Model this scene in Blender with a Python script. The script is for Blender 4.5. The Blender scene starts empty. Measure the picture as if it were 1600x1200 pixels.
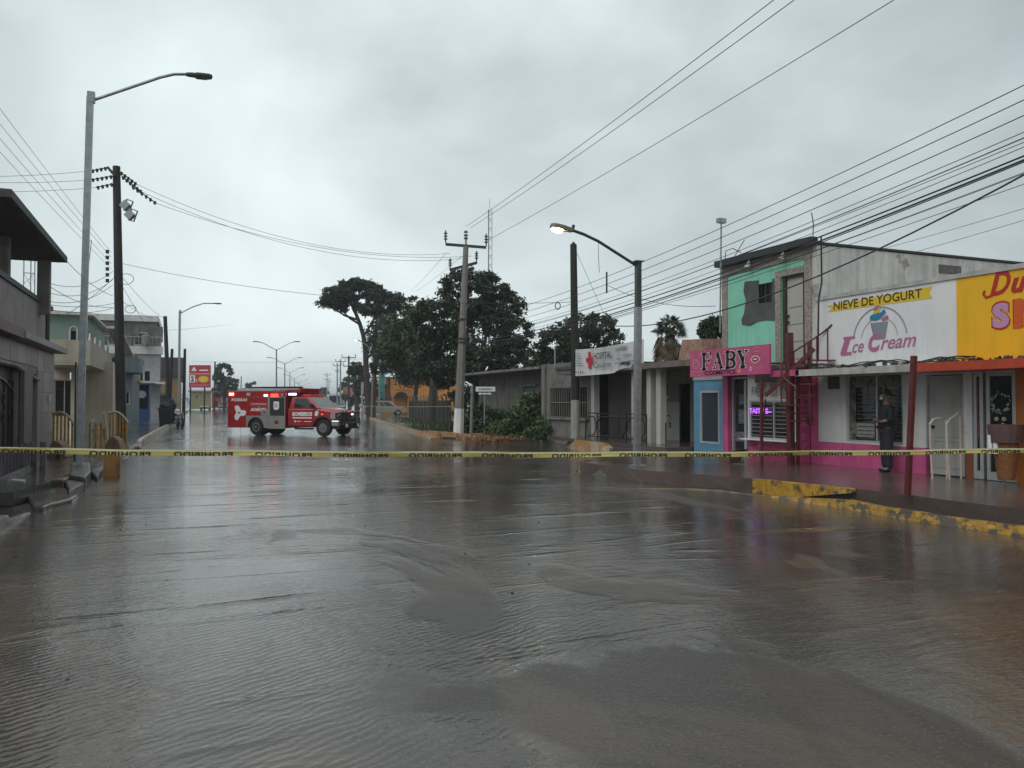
import bpy, bmesh, math, random
import numpy as np
from mathutils import Vector, Matrix
random.seed(7); rng = np.random.default_rng(7)
R = math.radians
S = bpy.context.scene
COL = S.collection
# ------------------------------------------------------------ camera, sky, light, exposure
CH = 1.7; FOC = 1232.0; HOR = 627.0
PITCH = math.atan((HOR-600)/FOC); YAW = R(22.5)
cd = bpy.data.cameras.new('camera'); cam = bpy.data.objects.new('camera', cd); COL.objects.link(cam)
cam.location = (0, 0, CH); cam.rotation_euler = (math.pi/2+PITCH, 0, -YAW)
cd.sensor_width = 36; cd.lens = 36*FOC/1600; cd.clip_start = .1; cd.clip_end = 6000
S.camera = cam
W = bpy.data.worlds.new('World'); S.world = W; W.use_nodes = True
nt = W.node_tree; N = nt.nodes; Lk = nt.links
bg = N['Background']; bg.inputs['Strength'].default_value = .1
sky = N.new('ShaderNodeTexSky'); sky.sky_type = 'NISHITA'; sky.sun_disc = False
sky.sun_elevation = R(52); sky.sun_rotation = R(242); sky.air_density = 1.5; sky.dust_density = 4
tc = N.new('ShaderNodeTexCoord')
mp = N.new('ShaderNodeMapping'); mp.inputs['Scale'].default_value = (1, 1, 1.5); mp.inputs['Location'].default_value = (.35, .1, .2)
Lk.new(tc.outputs['Generated'], mp.inputs[0])
n1 = N.new('ShaderNodeTexNoise'); n1.inputs['Scale'].default_value = 1.7; n1.inputs['Detail'].default_value = 7; n1.inputs['Roughness'].default_value = .5
n1.inputs['Distortion'].default_value = .35
Lk.new(mp.outputs[0], n1.inputs['Vector'])
cr = N.new('ShaderNodeValToRGB'); e = cr.color_ramp.elements
e[0].position = .28; e[0].color = (2.9, 3.35, 3.5, 1)
e[1].position = .74; e[1].color = (8.9, 10.0, 10.1, 1)
m_ = cr.color_ramp.elements.new(.5); m_.color = (5.4, 6.15, 6.35, 1)
# thinner cloud towards one part of the sky, thicker away from it
vd = N.new('ShaderNodeVectorMath'); vd.operation = 'DOT_PRODUCT'; vd.inputs[1].default_value = tuple(Vector((.28, .9, .33)).normalized())
Lk.new(tc.outputs['Generated'], vd.inputs[0])
vr = N.new('ShaderNodeMapRange'); vr.interpolation_type = 'SMOOTHSTEP'; vr.inputs['From Min'].default_value = .72; vr.inputs['From Max'].default_value = 1; vr.inputs['To Min'].default_value = -.11; vr.inputs['To Max'].default_value = .13
Lk.new(vd.outputs['Value'], vr.inputs['Value'])
va = N.new('ShaderNodeMath'); va.operation = 'ADD'; Lk.new(n1.outputs['Fac'], va.inputs[0]); Lk.new(vr.outputs['Result'], va.inputs[1])
Lk.new(va.outputs[0], cr.inputs[0])
mx = N.new('ShaderNodeMix'); mx.data_type = 'RGBA'; mx.inputs['Factor'].default_value = .95
Lk.new(sky.outputs[0], mx.inputs['A']); Lk.new(cr.outputs[0], mx.inputs['B'])
Lk.new(mx.outputs['Result'], bg.inputs['Color'])
sd = bpy.data.lights.new('sun', 'SUN'); sd.energy = 1.4; sd.angle = R(50); sd.color = (1, .97, .93)
sun = bpy.data.objects.new('sun', sd); COL.objects.link(sun); sun.rotation_euler = (R(40), 0, R(-62))
S.view_settings.view_transform = 'Standard'; S.view_settings.look = 'None'
S.view_settings.exposure = .14; S.view_settings.gamma = 1; S.view_settings.use_curve_mapping = False
# ------------------------------------------------------------ measuring helpers: sight line -> real place
def ray(px, py):
    u = (px-800)/FOC; v = (600-py)/FOC
    f = math.cos(PITCH)-v*math.sin(PITCH); z = math.sin(PITCH)+v*math.cos(PITCH)
    return u*math.cos(YAW)+f*math.sin(YAW), -u*math.sin(YAW)+f*math.cos(YAW), z
def gp(px, py, z=0):
    x, y, w = ray(px, py); t = (z-CH)/w; return Vector((x*t, y*t, z))
def onX(px, py, X0):
    x, y, w = ray(px, py); t = X0/x; return Vector((X0, y*t, CH+w*t))
def onY(px, py, Y0):
    x, y, w = ray(px, py); t = Y0/y; return Vector((x*t, Y0, CH+w*t))
def at(px, py, d):
    x, y, w = ray(px, py); return Vector((x*d, y*d, CH+w*d))
# ------------------------------------------------------------ materials
MATS = {}
GR_ = 1
def M(name, col, rough=.6, metal=0, var=.15, vs=3, streak=0, stain=None, bump=0, bs=40, emis=0, spec=.5, coat=0, trans=0, island=0, alpha=1):
    if name in MATS: return MATS[name]
    m = bpy.data.materials.new(name); m.use_nodes = True; t = m.node_tree; n = t.nodes; l = t.links
    b = n['Principled BSDF']; b.inputs['Roughness'].default_value = rough; b.inputs['Metallic'].default_value = metal
    b.inputs['Specular IOR Level'].default_value = spec; b.inputs['Coat Weight'].default_value = coat; b.inputs['Coat Roughness'].default_value = .08
    if trans: b.inputs['Transmission Weight'].default_value = trans
    if alpha < 1: b.inputs['Alpha'].default_value = alpha
    g = n.new('ShaderNodeNewGeometry'); cur = None
    def noise(scale, det=5, sc=(1, 1, 1)):
        mm = n.new('ShaderNodeMapping'); mm.inputs['Scale'].default_value = sc
        l.new(g.outputs['Position'], mm.inputs[0])
        q = n.new('ShaderNodeTexNoise'); q.inputs['Scale'].default_value = scale; q.inputs['Detail'].default_value = det; q.inputs['Roughness'].default_value = .6
        l.new(mm.outputs[0], q.inputs['Vector']); return q.outputs['Fac']
    def ramp(fac, a, bb):
        r = n.new('ShaderNodeMapRange'); r.inputs['From Min'].default_value = a; r.inputs['From Max'].default_value = bb
        l.new(fac, r.inputs['Value']); return r.outputs['Result']
    def mix(A, B, fac):
        q = n.new('ShaderNodeMix'); q.data_type = 'RGBA'
        for s, x in (('A', A), ('B', B)):
            if isinstance(x, tuple): q.inputs[s].default_value = (*x, 1)
            else: l.new(x, q.inputs[s])
        if isinstance(fac, (int, float)): q.inputs['Factor'].default_value = fac
        else: l.new(fac, q.inputs['Factor'])
        return q.outputs['Result']
    if var and not emis:
        lo = tuple(c*(1-var) for c in col); hi = tuple(min(1, c*(1+var)) for c in col)
        cur = mix(lo, hi, ramp(noise(vs, 6), .3, .7))
    else: cur = mix(col, col, .5)
    if island:
        lo = tuple(c*(1-island) for c in col)
        q = n.new('ShaderNodeMath'); q.operation = 'MULTIPLY'; q.inputs[1].default_value = .8
        l.new(g.outputs['Random Per Island'], q.inputs[0]); cur = mix(cur, lo, q.outputs[0])
    if streak:
        cur = mix(cur, tuple(c*.35 for c in col), (lambda f: (lambda q: (l.new(f, q.inputs[0]), setattr(q.inputs[1], 'default_value', streak), q.outputs[0])[2])(_mul(n)))(ramp(noise(1.0, 5, (5, 5, .35)), .48, .72)))
    if stain:
        sc_, amt, sscale, thr = stain
        cur = mix(cur, sc_, (lambda f: (lambda q: (l.new(f, q.inputs[0]), setattr(q.inputs[1], 'default_value', amt), q.outputs[0])[2])(_mul(n)))(ramp(noise(sscale, 8), thr, thr+.05)))
    l.new(cur, b.inputs['Base Color'])
    if emis: l.new(cur, b.inputs['Emission Color']); b.inputs['Emission Strength'].default_value = emis
    if bump:
        q = n.new('ShaderNodeBump'); q.inputs['Strength'].default_value = 1; q.inputs['Distance'].default_value = bump
        l.new(noise(bs, 4), q.inputs['Height']); l.new(q.outputs[0], b.inputs['Normal'])
    MATS[name] = m; return m
def _mul(n):
    q = n.new('ShaderNodeMath'); q.operation = 'MULTIPLY'; return q
# ------------------------------------------------------------ mesh helpers
def origin(o):
    v = Vector((0, 0, 0))
    while o is not None:
        v = v + Vector(o.location); o = o.parent
    return v
LOCAL = set()
def is_local(o):
    while o is not None:
        if o.name in LOCAL: return True
        o = o.parent
    return False
class MB:
    def __init__(s): s.v = []; s.f = []
    def add(s, vs, fs):
        k = len(s.v); s.v += [tuple(p) for p in vs]; s.f += [tuple(i+k for i in f) for f in fs]; return s
    def box(s, x0, x1, y0, y1, z0, z1):
        if x0 > x1: x0, x1 = x1, x0
        if y0 > y1: y0, y1 = y1, y0
        if z0 > z1: z0, z1 = z1, z0
        return s.hexa([(x0, y0, z0), (x1, y0, z0), (x1, y1, z0), (x0, y1, z0)], [(x0, y0, z1), (x1, y0, z1), (x1, y1, z1), (x0, y1, z1)])
    def hexa(s, b, t):
        n = len(b)
        return s.add(list(b)+list(t), [tuple(range(n))[::-1], tuple(range(n, 2*n))]+[(i, (i+1) % n, n+(i+1) % n, n+i) for i in range(n)])
    def ext(s, pts, vec):
        vec = Vector(vec); return s.hexa([Vector(p) for p in pts], [Vector(p)+vec for p in pts])
    def stroke(s, *a, **k): return s.pan.stroke(*a, mb=s, **k)
    def cyl(s, p0, p1, r0, r1=None, n=8, cap=True):
        r1 = r0 if r1 is None else r1; p0 = Vector(p0); p1 = Vector(p1); d = (p1-p0)
        if d.length < 1e-6: return s
        d.normalize(); a = d.orthogonal().normalized(); b = d.cross(a)
        vs = []
        for p, r in ((p0, r0), (p1, r1)):
            for i in range(n):
                t = 2*math.pi*i/n; vs.append(p+a*(r*math.cos(t))+b*(r*math.sin(t)))
        fs = [(i, (i+1) % n, n+(i+1) % n, n+i) for i in range(n)]
        if cap: fs += [tuple(range(n))[::-1], tuple(range(n, 2*n))]
        return s.add(vs, fs)
    def tube(s, pts, r, n=6, taper=None):
        pts = [Vector(p) for p in pts]; k = len(pts); vs = []; a = None
        for i, p in enumerate(pts):
            d = (pts[min(i+1, k-1)]-pts[max(i-1, 0)]).normalized()
            a = d.orthogonal().normalized() if a is None else (a-d*a.dot(d)).normalized()
            b = d.cross(a); rr = r if taper is None else r+(taper-r)*i/(k-1)
            for j in range(n):
                t = 2*math.pi*j/n; vs.append(p+a*(rr*math.cos(t))+b*(rr*math.sin(t)))
        fs = [(i*n+j, i*n+(j+1) % n, (i+1)*n+(j+1) % n, (i+1)*n+j) for i in range(k-1) for j in range(n)]
        fs += [tuple(range(n))[::-1], tuple(range((k-1)*n, k*n))]
        return s.add(vs, fs)
    def bar(s, p0, p1, w, h=None, up=(0, 0, 1)):
        h = h or w; p0 = Vector(p0); p1 = Vector(p1); d = (p1-p0).normalized(); u = Vector(up)
        if abs(d.dot(u)) > .95: u = Vector((1, 0, 0))
        a = d.cross(u).normalized()*w/2; b = a.cross(d).normalized()*h/2
        c = [a+b, -a+b, -a-b, a-b]
        return s.hexa([p0+q for q in c], [p1+q for q in c])
    def wall(s, ax, pos, th, a0, a1, z0, z1, holes=()):
        A = sorted(set([a0, a1]+[min(max(h[i], a0), a1) for h in holes for i in (0, 1)]))
        for i in range(len(A)-1):
            p, q = A[i], A[i+1]; 
            if q-p < 1e-4: continue
            hs = sorted([(max(h[2], z0), min(h[3], z1)) for h in holes if h[0] < (p+q)/2 < h[1]])
            z = z0
            for (ha, hb) in hs+[(z1, z1)]:
                if ha > z+1e-4:
                    if ax == 'x': s.box(pos, pos+th, p, q, z, ha)
                    else: s.box(p, q, pos, pos+th, z, ha)
                z = max(z, hb)
        return s
    def build(s, name, mat, parent=None, smooth=False, bevel=0, label=None, rel=True):
        me = bpy.data.meshes.new(name)
        o0 = Vector((0, 0, 0))
        if parent is not None and not is_local(parent): o0 = origin(parent)
        elif parent is None and s.v:
            A = np.array(s.v); c = (A.min(0)+A.max(0))/2; o0 = Vector((c[0], c[1], A[:, 2].min()))
        me.from_pydata([(x-o0.x, y-o0.y, z-o0.z) for x, y, z in s.v], [], s.f)
        if mat: me.materials.append(mat)
        if smooth:
            me.polygons.foreach_set('use_smooth', [True]*len(me.polygons))
        o = bpy.data.objects.new(name, me); COL.objects.link(o)
        if parent is not None: o.parent = parent
        else: o.location = o0
        if smooth:
            try: me.set_sharp_from_angle(angle=R(45))
            except Exception: pass
        if bevel:
            bm = o.modifiers.new('bevel', 'BEVEL'); bm.width = bevel; bm.segments = 2; bm.limit_method = 'ANGLE'; bm.angle_limit = R(35)
        if label: o['label'] = label
        return o
def tag(o, label=None, cat=None, group=None, kind=None):
    if label: o['label'] = label
    if cat: o['category'] = cat
    if group: o['group'] = group
    if kind: o['kind'] = kind
    return o
def thing(name, label, cat, loc=(0, 0, 0), rz=0, group=None, local=False):
    o = bpy.data.objects.new(name, None); COL.objects.link(o); o.location = loc; o.rotation_euler = (0, 0, rz); o.empty_display_size = .3
    if local or rz: LOCAL.add(o.name)
    return tag(o, label, cat, group)
def dup(o, parent=None, loc=None, rz=None, label=None):
    c = o.copy(); COL.objects.link(c)
    if parent is not None: c.parent = parent
    if loc is not None: c.location = loc
    if rz is not None: c.rotation_euler = (0, 0, rz)
    if label: c['label'] = label
    for ch in [k for k in o.children]: dup(ch, c)
    return c
def struct(o): o['kind'] = 'structure'; return o
# drawing on a flat surface: O corner, U right, V up, N outward
class Pan:
    def __init__(s, O, U, V=(0, 0, 1), Nn=None):
        s.O = Vector(O); s.U = Vector(U).normalized(); s.V = Vector(V).normalized(); s.N = Vector(Nn).normalized() if Nn else s.U.cross(s.V)
    def p(s, u, v, n=.004): return s.O+s.U*u+s.V*v+s.N*n
    def poly(s, pts, mb=None, n=.004, th=0):
        mb = mb if mb is not None else MB(); mb.pan = s; k = len(pts)
        if th: return mb.hexa([s.p(a, b, n-th) for a, b in pts], [s.p(a, b, n) for a, b in pts])
        return mb.add([s.p(a, b, n) for a, b in pts], [tuple(range(k))])
    def rect(s, u0, u1, v0, v1, mb=None, n=.004, th=0): return s.poly([(u0, v0), (u1, v0), (u1, v1), (u0, v1)], mb, n, th)
    def stroke(s, pts, w, mb=None, n=.005, w2=None):
        mb = mb if mb is not None else MB(); mb.pan = s; L = []; k = len(pts)
        for i, (a, b) in enumerate(pts):
            p, q = pts[max(i-1, 0)], pts[min(i+1, k-1)]; dx, dy = q[0]-p[0], q[1]-p[1]; m = math.hypot(dx, dy) or 1
            ww = w if w2 is None else w+(w2-w)*math.sin(math.pi*i/(k-1)); nx, ny = -dy/m*ww/2, dx/m*ww/2
            L += [s.p(a+nx, b+ny, n), s.p(a-nx, b-ny, n)]
        return mb.add(L, [(2*i, 2*i+1, 2*i+3, 2*i+2) for i in range(k-1)])
    def disc(s, u, v, ru, rv=None, mb=None, n=.004, k=20): 
        rv = rv or ru; return s.poly([(u+ru*math.cos(2*math.pi*i/k), v+rv*math.sin(2*math.pi*i/k)) for i in range(k)], mb, n)
def arc(u, v, r, a0, a1, k=24, rv=None):
    rv = rv or r; return [(u+r*math.cos(R(a0+(a1-a0)*i/k)), v+rv*math.sin(R(a0+(a1-a0)*i/k))) for i in range(k+1)]
def text(st, pan, u, v, w, h, mat, parent, name='lettering', bold=0, shear=0, mirror=False, n=.006, slope=0, space=1):
    c = bpy.data.curves.new('t', 'FONT'); c.body = st; c.size = 1; c.offset = bold; c.shear = shear; c.resolution_u = 3; c.space_character = space
    o = bpy.data.objects.new('t', c); COL.objects.link(o); bpy.context.view_layer.update()
    me = bpy.data.meshes.new_from_object(o.evaluated_get(bpy.context.evaluated_depsgraph_get()))
    V = [tuple(x.co) for x in me.vertices]; F = [tuple(p.vertices) for p in me.polygons]
    bpy.data.objects.remove(o); bpy.data.curves.remove(c); bpy.data.meshes.remove(me)
    if not V: return None
    A = np.array(V); lo = A.min(0); hi = A.max(0); sx = w/(hi[0]-lo[0]); sy = h/(hi[1]-lo[1])
    mb = MB(); L = []
    for x, y, z in V:
        a = (x-lo[0])*sx; b = (y-lo[1])*sy
        if mirror: a = w-a
        L.append(pan.p(u+a, v+b+slope*a, n))
    mb.add(L, F)
    return mb.build(name, mat, parent)
# ------------------------------------------------------------ ground
def wet(name, dry, mud, wlev, grain=1.0, dryspot=None):
    m = bpy.data.materials.new(name); m.use_nodes = True; t = m.node_tree; n = t.nodes; l = t.links
    b = n['Principled BSDF']; g = n.new('ShaderNodeNewGeometry')
    def mp(sc, rot=0):
        q = n.new('ShaderNodeMapping'); q.inputs['Scale'].default_value = sc; q.inputs['Rotation'].default_value = (0, 0, rot); l.new(g.outputs['Position'], q.inputs[0]); return q.outputs[0]
    def noise(v, sc, det=4, rough=.55, dist=0):
        q = n.new('ShaderNodeTexNoise'); q.inputs['Scale'].default_value = sc; q.inputs['Detail'].default_value = det; q.inputs['Roughness'].default_value = rough
        q.inputs['Distortion'].default_value = dist; l.new(v, q.inputs['Vector']); return q.outputs['Fac']
    def rng_(f, a, b_, c=0, d=1):
        q = n.new('ShaderNodeMapRange'); q.inputs['From Min'].default_value = a; q.inputs['From Max'].default_value = b_
        q.inputs['To Min'].default_value = c; q.inputs['To Max'].default_value = d
        if hasattr(f, 'links'): l.new(f, q.inputs['Value'])
        return q.outputs['Result']
    def math_(op, a, c):
        q = n.new('ShaderNodeMath'); q.operation = op
        for i, x in enumerate((a, c)):
            if isinstance(x, (int, float)): q.inputs[i].default_value = x
            else: l.new(x, q.inputs[i])
        return q.outputs[0]
    # standing / running water where the large noise is high
    flow = noise(mp((1, .55, 1), R(-14)), .33, 5, .55, .6)
    if dryspot:
        vm = n.new('ShaderNodeVectorMath'); vm.operation = 'SUBTRACT'; vm.inputs[1].default_value = (dryspot[0], dryspot[1], 0); l.new(g.outputs['Position'], vm.inputs[0])
        vs_ = n.new('ShaderNodeVectorMath'); vs_.operation = 'MULTIPLY'; vs_.inputs[1].default_value = (1/dryspot[2], 1/dryspot[3], 0); l.new(vm.outputs[0], vs_.inputs[0])
        vl = n.new('ShaderNodeVectorMath'); vl.operation = 'LENGTH'; l.new(vs_.outputs[0], vl.inputs[0])
        flow = math_('SUBTRACT', flow, rng_(vl.outputs['Value'], .1, 1.4, .13, -.05))
    water = rng_(flow, wlev-.012, wlev+.02)
    calm = rng_(noise(mp((1, .6, 1), R(20)), .22, 3), .42, .6)
    # ripples: two crossing trains and a fine chop
    r1 = noise(mp((1.6, 4.2, 1), R(-14)), 1.5, 3, .55, 1.4)
    r2 = noise(mp((4.5, 10, 1), R(16)), 1.9, 3, .6, 1.2)
    r4 = noise(mp((11, 20, 1), R(-34)), 2.2, 2, .6, .9)
    r3 = noise(mp((.25, 1.3, 1), R(6)), 1.1, 3, .6, 1.2)
    wv = n.new('ShaderNodeTexWave'); wv.inputs['Scale'].default_value = 4.6; wv.inputs['Distortion'].default_value = 7; wv.inputs['Detail'].default_value = 3; wv.inputs['Detail Scale'].default_value = .9
    l.new(mp((1, 1, 1), R(62)), wv.inputs['Vector'])
    wm = n.new('ShaderNodeVectorMath'); wm.operation = 'DISTANCE'; wm.inputs[1].default_value = (-.1, 4.2, 0); l.new(g.outputs['Position'], wm.inputs[0])
    arcs = math_('MULTIPLY', wv.outputs['Fac'], rng_(wm.outputs['Value'], 1.0, 4.5, .0036, .0004))
    crest = math_('POWER', rng_(r3, .35, .75), 4)
    rip = math_('ADD', math_('MULTIPLY', r1, .0055), math_('ADD', math_('MULTIPLY', r2, .0048), math_('MULTIPLY', r4, .0024)))
    rip = math_('ADD', rip, arcs)
    rip = math_('MULTIPLY', rip, rng_(calm, 0, 1, .4, 1.3))
    rip = math_('ADD', rip, math_('MULTIPLY', crest, .02))
    gr = math_('ADD', math_('MULTIPLY', noise(mp((1, 1, 1)), 42, 4, .75), .0055*grain), math_('MULTIPLY', noise(mp((1, 1, 1)), 9, 3, .6), .004*grain))
    q = n.new('ShaderNodeMix'); q.data_type = 'FLOAT'; l.new(water, q.inputs['Factor']); l.new(gr, q.inputs['A']); l.new(rip, q.inputs['B'])
    hgt = math_('ADD', q.outputs['Result'], math_('MULTIPLY', water, .006))
    bp = n.new('ShaderNodeBump'); bp.inputs['Strength'].default_value = .9; bp.inputs['Distance'].default_value = 1
    l.new(hgt, bp.inputs['Height']); l.new(bp.outputs[0], b.inputs['Normal'])
    l.new(rng_(water, 0, 1, .13, .035), b.inputs['Roughness'])
    c = n.new('ShaderNodeMix'); c.data_type = 'RGBA'; c.inputs['A'].default_value = (*dry, 1); c.inputs['B'].default_value = (*mud, 1)
    l.new(rng_(noise(mp((1, .45, 1), R(-10)), .55, 7, .7, .8), .44, .56), c.inputs['Factor'])
    sp = n.new('ShaderNodeMix'); sp.data_type = 'RGBA'; l.new(c.outputs['Result'], sp.inputs['A']); sp.inputs['B'].default_value = (dry[0]*2.6, dry[1]*2.5, dry[2]*2.3, 1)
    l.new(math_('MULTIPLY', rng_(noise(mp((1, 1, 1)), 48, 3, .6), .55, .66), .8 if grain > 1 else .2), sp.inputs['Factor'])
    l.new(sp.outputs['Result'], b.inputs['Base Color']); b.inputs['IOR'].default_value = 1.42
    return m
m_road = wet('wet_asphalt', (.046, .041, .037), (.082, .065, .052), .42, 1.2, (2.9, 3.6, 2.1, 3.2))
m_walk = wet('wet_concrete', (.115, .09, .08), (.08, .062, .056), .56, .5)
m_walkL = wet('wet_concrete_grey', (.12, .11, .1), (.08, .072, .065), .5, .6)
m_mud = wet('wet_mud', (.035, .03, .022), (.06, .045, .03), .47, 2)
def sheet(name, pts, z, mat, th=0, kind='structure'):
    mb = MB()
    if th: mb.ext([(x, y, z-th) for x, y in pts], (0, 0, th))
    else: mb.add([(x, y, z) for x, y in pts], [tuple(range(len(pts)))])
    return tag(mb.build(name, mat), kind=kind)
sheet('ground', [(-1500, -100), (1500, -100), (1500, 2500), (-1500, 2500)], -.03, m_mud)
road_pts = [(-3.0, -20), (-2.6, 14), (-1.7, 20), (-1.45, 32), (-.85, 60), (-.4, 90), (1.2, 175), (-40, 900), (-30, 2300), (420, 2300), (160, 900), (46, 260), (26, 125), (17.9, 83), (14.1, 59), (10.6, 34), (60, 36), (60, 27), (12.9, 26), (12.0, 21.6), (8.7, 17), (10.4, 12), (13, 8), (14, 4), (14, -20)]
sheet('road', road_pts, 0, m_road)
# right pavement, in three slabs with a broken edge
def jag(pts, amp=.05, step=.5):
    out = []
    for (x0, y0), (x1, y1) in zip(pts, pts[1:]):
        k = max(1, int(math.hypot(x1-x0, y1-y0)/step))
        for i in range(k): out.append((x0+(x1-x0)*i/k+random.uniform(-amp, amp), y0+(y1-y0)*i/k+random.uniform(-amp, amp)))
    return out+[pts[-1]]
edge = jag([(10.7, -6), (10.46, 7.2), (10.26, 10.0), (9.87, 11.9), (8.95, 14.3), (8.75, 16.8), (10.9, 19.4), (12.2, 21.4)], .04)
sheet('pavement', edge+[(12.5, 23.5), (13.2, 26.2), (24, 26.2), (24, -6)], .25, m_walk, .27)
sheet('corner_ground', [(10.9, 34.6), (13.4, 30.4), (16, 29.6), (60, 34), (60, 200), (30, 125), (18.4, 83), (14.6, 59)], .07, m_mud, .1)
# left pavement
eL = jag([(-2.6, 15.2), (-2.35, 16.9), (-1.95, 21), (-1.6, 31), (-1.0, 56), (-.7, 78), (1.0, 172)], .03, 1.0)
sheet('pavement', [(-2.62, -6), (-2.45, 12.4)]+jag([(-2.5, 13.1), (-2.75, 13.9)], .05, .3)+[(-3.1, 15.0), (-30, 15.0), (-30, -6)], .13, m_walkL, .16)
sheet('pavement', eL+[(-60, 178), (-60, 15.1)], .2, m_walkL, .22)
m_conc = M('concrete', (.2, .19, .175), .55, var=.25, vs=4, stain=((.06, .05, .045), .7, 2.5, .52), bump=.006, bs=30)
m_wconc = M('wet_concrete_lump', (.11, .1, .085), .35, var=.5, vs=6, bump=.03, bs=9)
# kerbs
def yellow(name, thr):
    return M(name, (.36, .2, .02), .35, var=.45, vs=7, stain=((.07, .058, .05), .97, 4.2, thr), bump=.015, bs=25)
m_yel = yellow('chipped_yellow_paint', .475); m_yel2 = yellow('yellow_kerb_paint', .52)
def kerb(pts, w, h, mat, name='kerb', label=None, z=0, amp=.02, inset=.05):
    mb = MB(); P = jag(pts, amp, .35); L = []
    for i, (x, y) in enumerate(P):
        a, b = P[max(0, i-1)], P[min(len(P)-1, i+1)]; d = Vector((b[0]-a[0], b[1]-a[1])).normalized(); nx, ny = -d.y, d.x
        t = min(1, i/4+.15, (len(P)-1-i)/4+.15); hh = (h+random.uniform(-.015, .015))*t
        L += [(x+nx*w/2, y+ny*w/2, z-.02), (x+nx*(w/2-inset), y+ny*(w/2-inset), z+hh), (x-nx*(w/2-inset), y-ny*(w/2-inset), z+hh), (x-nx*w/2, y-ny*w/2, z-.02)]
    k = len(P); mb.add(L, [(4*i+j, 4*i+j+1, 4*i+j+5, 4*i+j+4) for i in range(k-1) for j in range(3)]+[(0, 1, 2, 3), (4*k-1, 4*k-2, 4*k-3, 4*k-4)])
    o = mb.build(name, mat); o['kind'] = 'structure'
    if label: o['label'] = label
    return o
kerb([(9.78, 2.5), (9.77, 6.7), (9.66, 8.3), (9.72, 9.9), (9.68, 11.2)], .2, .13, m_yel, amp=.03)
kerb([(9.66, 11.3), (9.35, 12.3), (8.9, 12.8), (8.1, 13.4)], .12, .035, M('worn_kerb_brown', (.16, .11, .05), .4, var=.4, vs=4, stain=((.07, .058, .05), .95, 3, .48)))
kz = lambda y: .19-.19*min(1, (y-9.9)/1.1)
yk = MB(); YP = [(10.25+(9.87-10.25)*i/16+.012*math.sin(i*2.3), 9.9+2.0*i/16) for i in range(17)]
for (xa, ya_), (xb, yb_) in zip(YP, YP[1:]): yk.hexa([(xa-.09, ya_, kz(ya_)), (xa, ya_, kz(ya_)), (xb, yb_, kz(yb_)), (xb-.09, yb_, kz(yb_))], [(xa-.07, ya_, .255+.01*math.sin(ya_*5)), (xa, ya_, .262), (xb, yb_, .262), (xb-.07, yb_, .255+.01*math.sin(yb_*5))])
struct(yk.build('kerb', m_yel2))
kerb([(9.05, 14.4), (8.85, 15.6), (8.8, 17)], .12, .27, m_wconc)
kerb([(10.45, 34.6), (11.2, 39.5), (14.0, 59), (17.8, 83), (25.6, 125)], .32, .16, M('orange_kerb_paint', (.3, .19, .1), .45, stain=((.1, .09, .075), .8, 3, .5)))
kerb([(-.86, 58), (-1.1, 52), (-1.42, 40), (-1.6, 32)], .25, .26, M('faded_kerb', (.3, .2, .14), .4, stain=((.42, .4, .36), .9, 1.6, .5)))
kerb([(-.3, 95), (-.86, 60)], .25, .26, m_conc)
kerb([(-2.5, 13.6), (-2.55, 11), (-2.65, 5)], .25, .2, m_wconc); kerb([(-2.2, 13.9), (-2.3, 11), (-2.4, 5)], .16, .09, m_wconc)
# painted corner kerb lumps on the right corner
def lump(name, c, rx, ry, h, mat, seed=0, sq=2.0, parent=None):
    bm = bmesh.new(); bmesh.ops.create_icosphere(bm, subdivisions=3, radius=1); rr = random.Random(seed)
    from mathutils import noise as mn
    mb = MB(); vs = []
    for v in bm.verts:
        k = 1+.25*mn.noise(v.co*2.2+Vector((seed*3.1, 0, 0)))+.12*mn.noise(v.co*6+Vector((0, seed, 0)))
        vs.append((c[0]+v.co.x*rx*k, c[1]+v.co.y*ry*k, c[2]+max(-.1, v.co.z)*h*k))
    fs = [tuple(v.index for v in f.verts) for f in bm.faces]; bm.free(); mb.add(vs, fs); return mb.build(name, mat, parent, smooth=True)
m_rub = M('painted_rubble', (.36, .3, .22), .5, var=.3, vs=5, stain=((.3, .15, .02), .9, 2.2, .5), bump=.02, bs=12)
kerb([(12.2, 20.8), (12.35, 22.5), (12.75, 24.5), (13.3, 26.5)], .4, .36, M('white_orange_kerb', (.36, .32, .27), .4, var=.2, stain=((.36, .17, .03), .95, 1.1, .47), bump=.015, bs=14), amp=.06)
for i, (px, py, s) in enumerate([(893, 698, .2), (905, 699, .22)]):
    p = gp(px, py, 0); tag(lump('rubble_block', (p.x, p.y, .05), s, s*.8, s*.9, m_rub, i+1), ['rounded painted concrete lump at the far tip of the yellow corner kerb', 'smaller painted concrete lump just right of the rounded one on the corner kerb'][i], 'rubble')
# orange earth spill by the concrete pole
m_earth = M('orange_earth', (.17, .075, .028), .6, var=.45, vs=4, bump=.03, bs=10)
m_earthk = M('earth_kerb', (.33, .17, .07), .5, var=.3, vs=3, stain=((.1, .06, .04), .8, 2.5, .55), bump=.02, bs=12)
kerb([(12.15, 32.3), (11.5, 33.9), (11.0, 36.4), (10.9, 39)], .4, .26, m_earthk, z=0)
tag(lump('earth_mound', (12.7, 34.0, 0), 1.1, 1.5, .24, m_earth, 11), kind='stuff')
ch = MB()
for i in range(420):
    x = random.gauss(12.9, .75); y = random.gauss(32.6, .7); s = random.uniform(.02, .1); z = .05+.1*math.exp(-((x-12.9)**2+(y-33.6)**2)/2)
    ch.cyl((x, y, z-.05), (x+random.uniform(-s, s), y+random.uniform(-s, s), z+s), s, s*.4, 5)
tag(ch.build('soil_clods', m_earth), kind='stuff')
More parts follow.
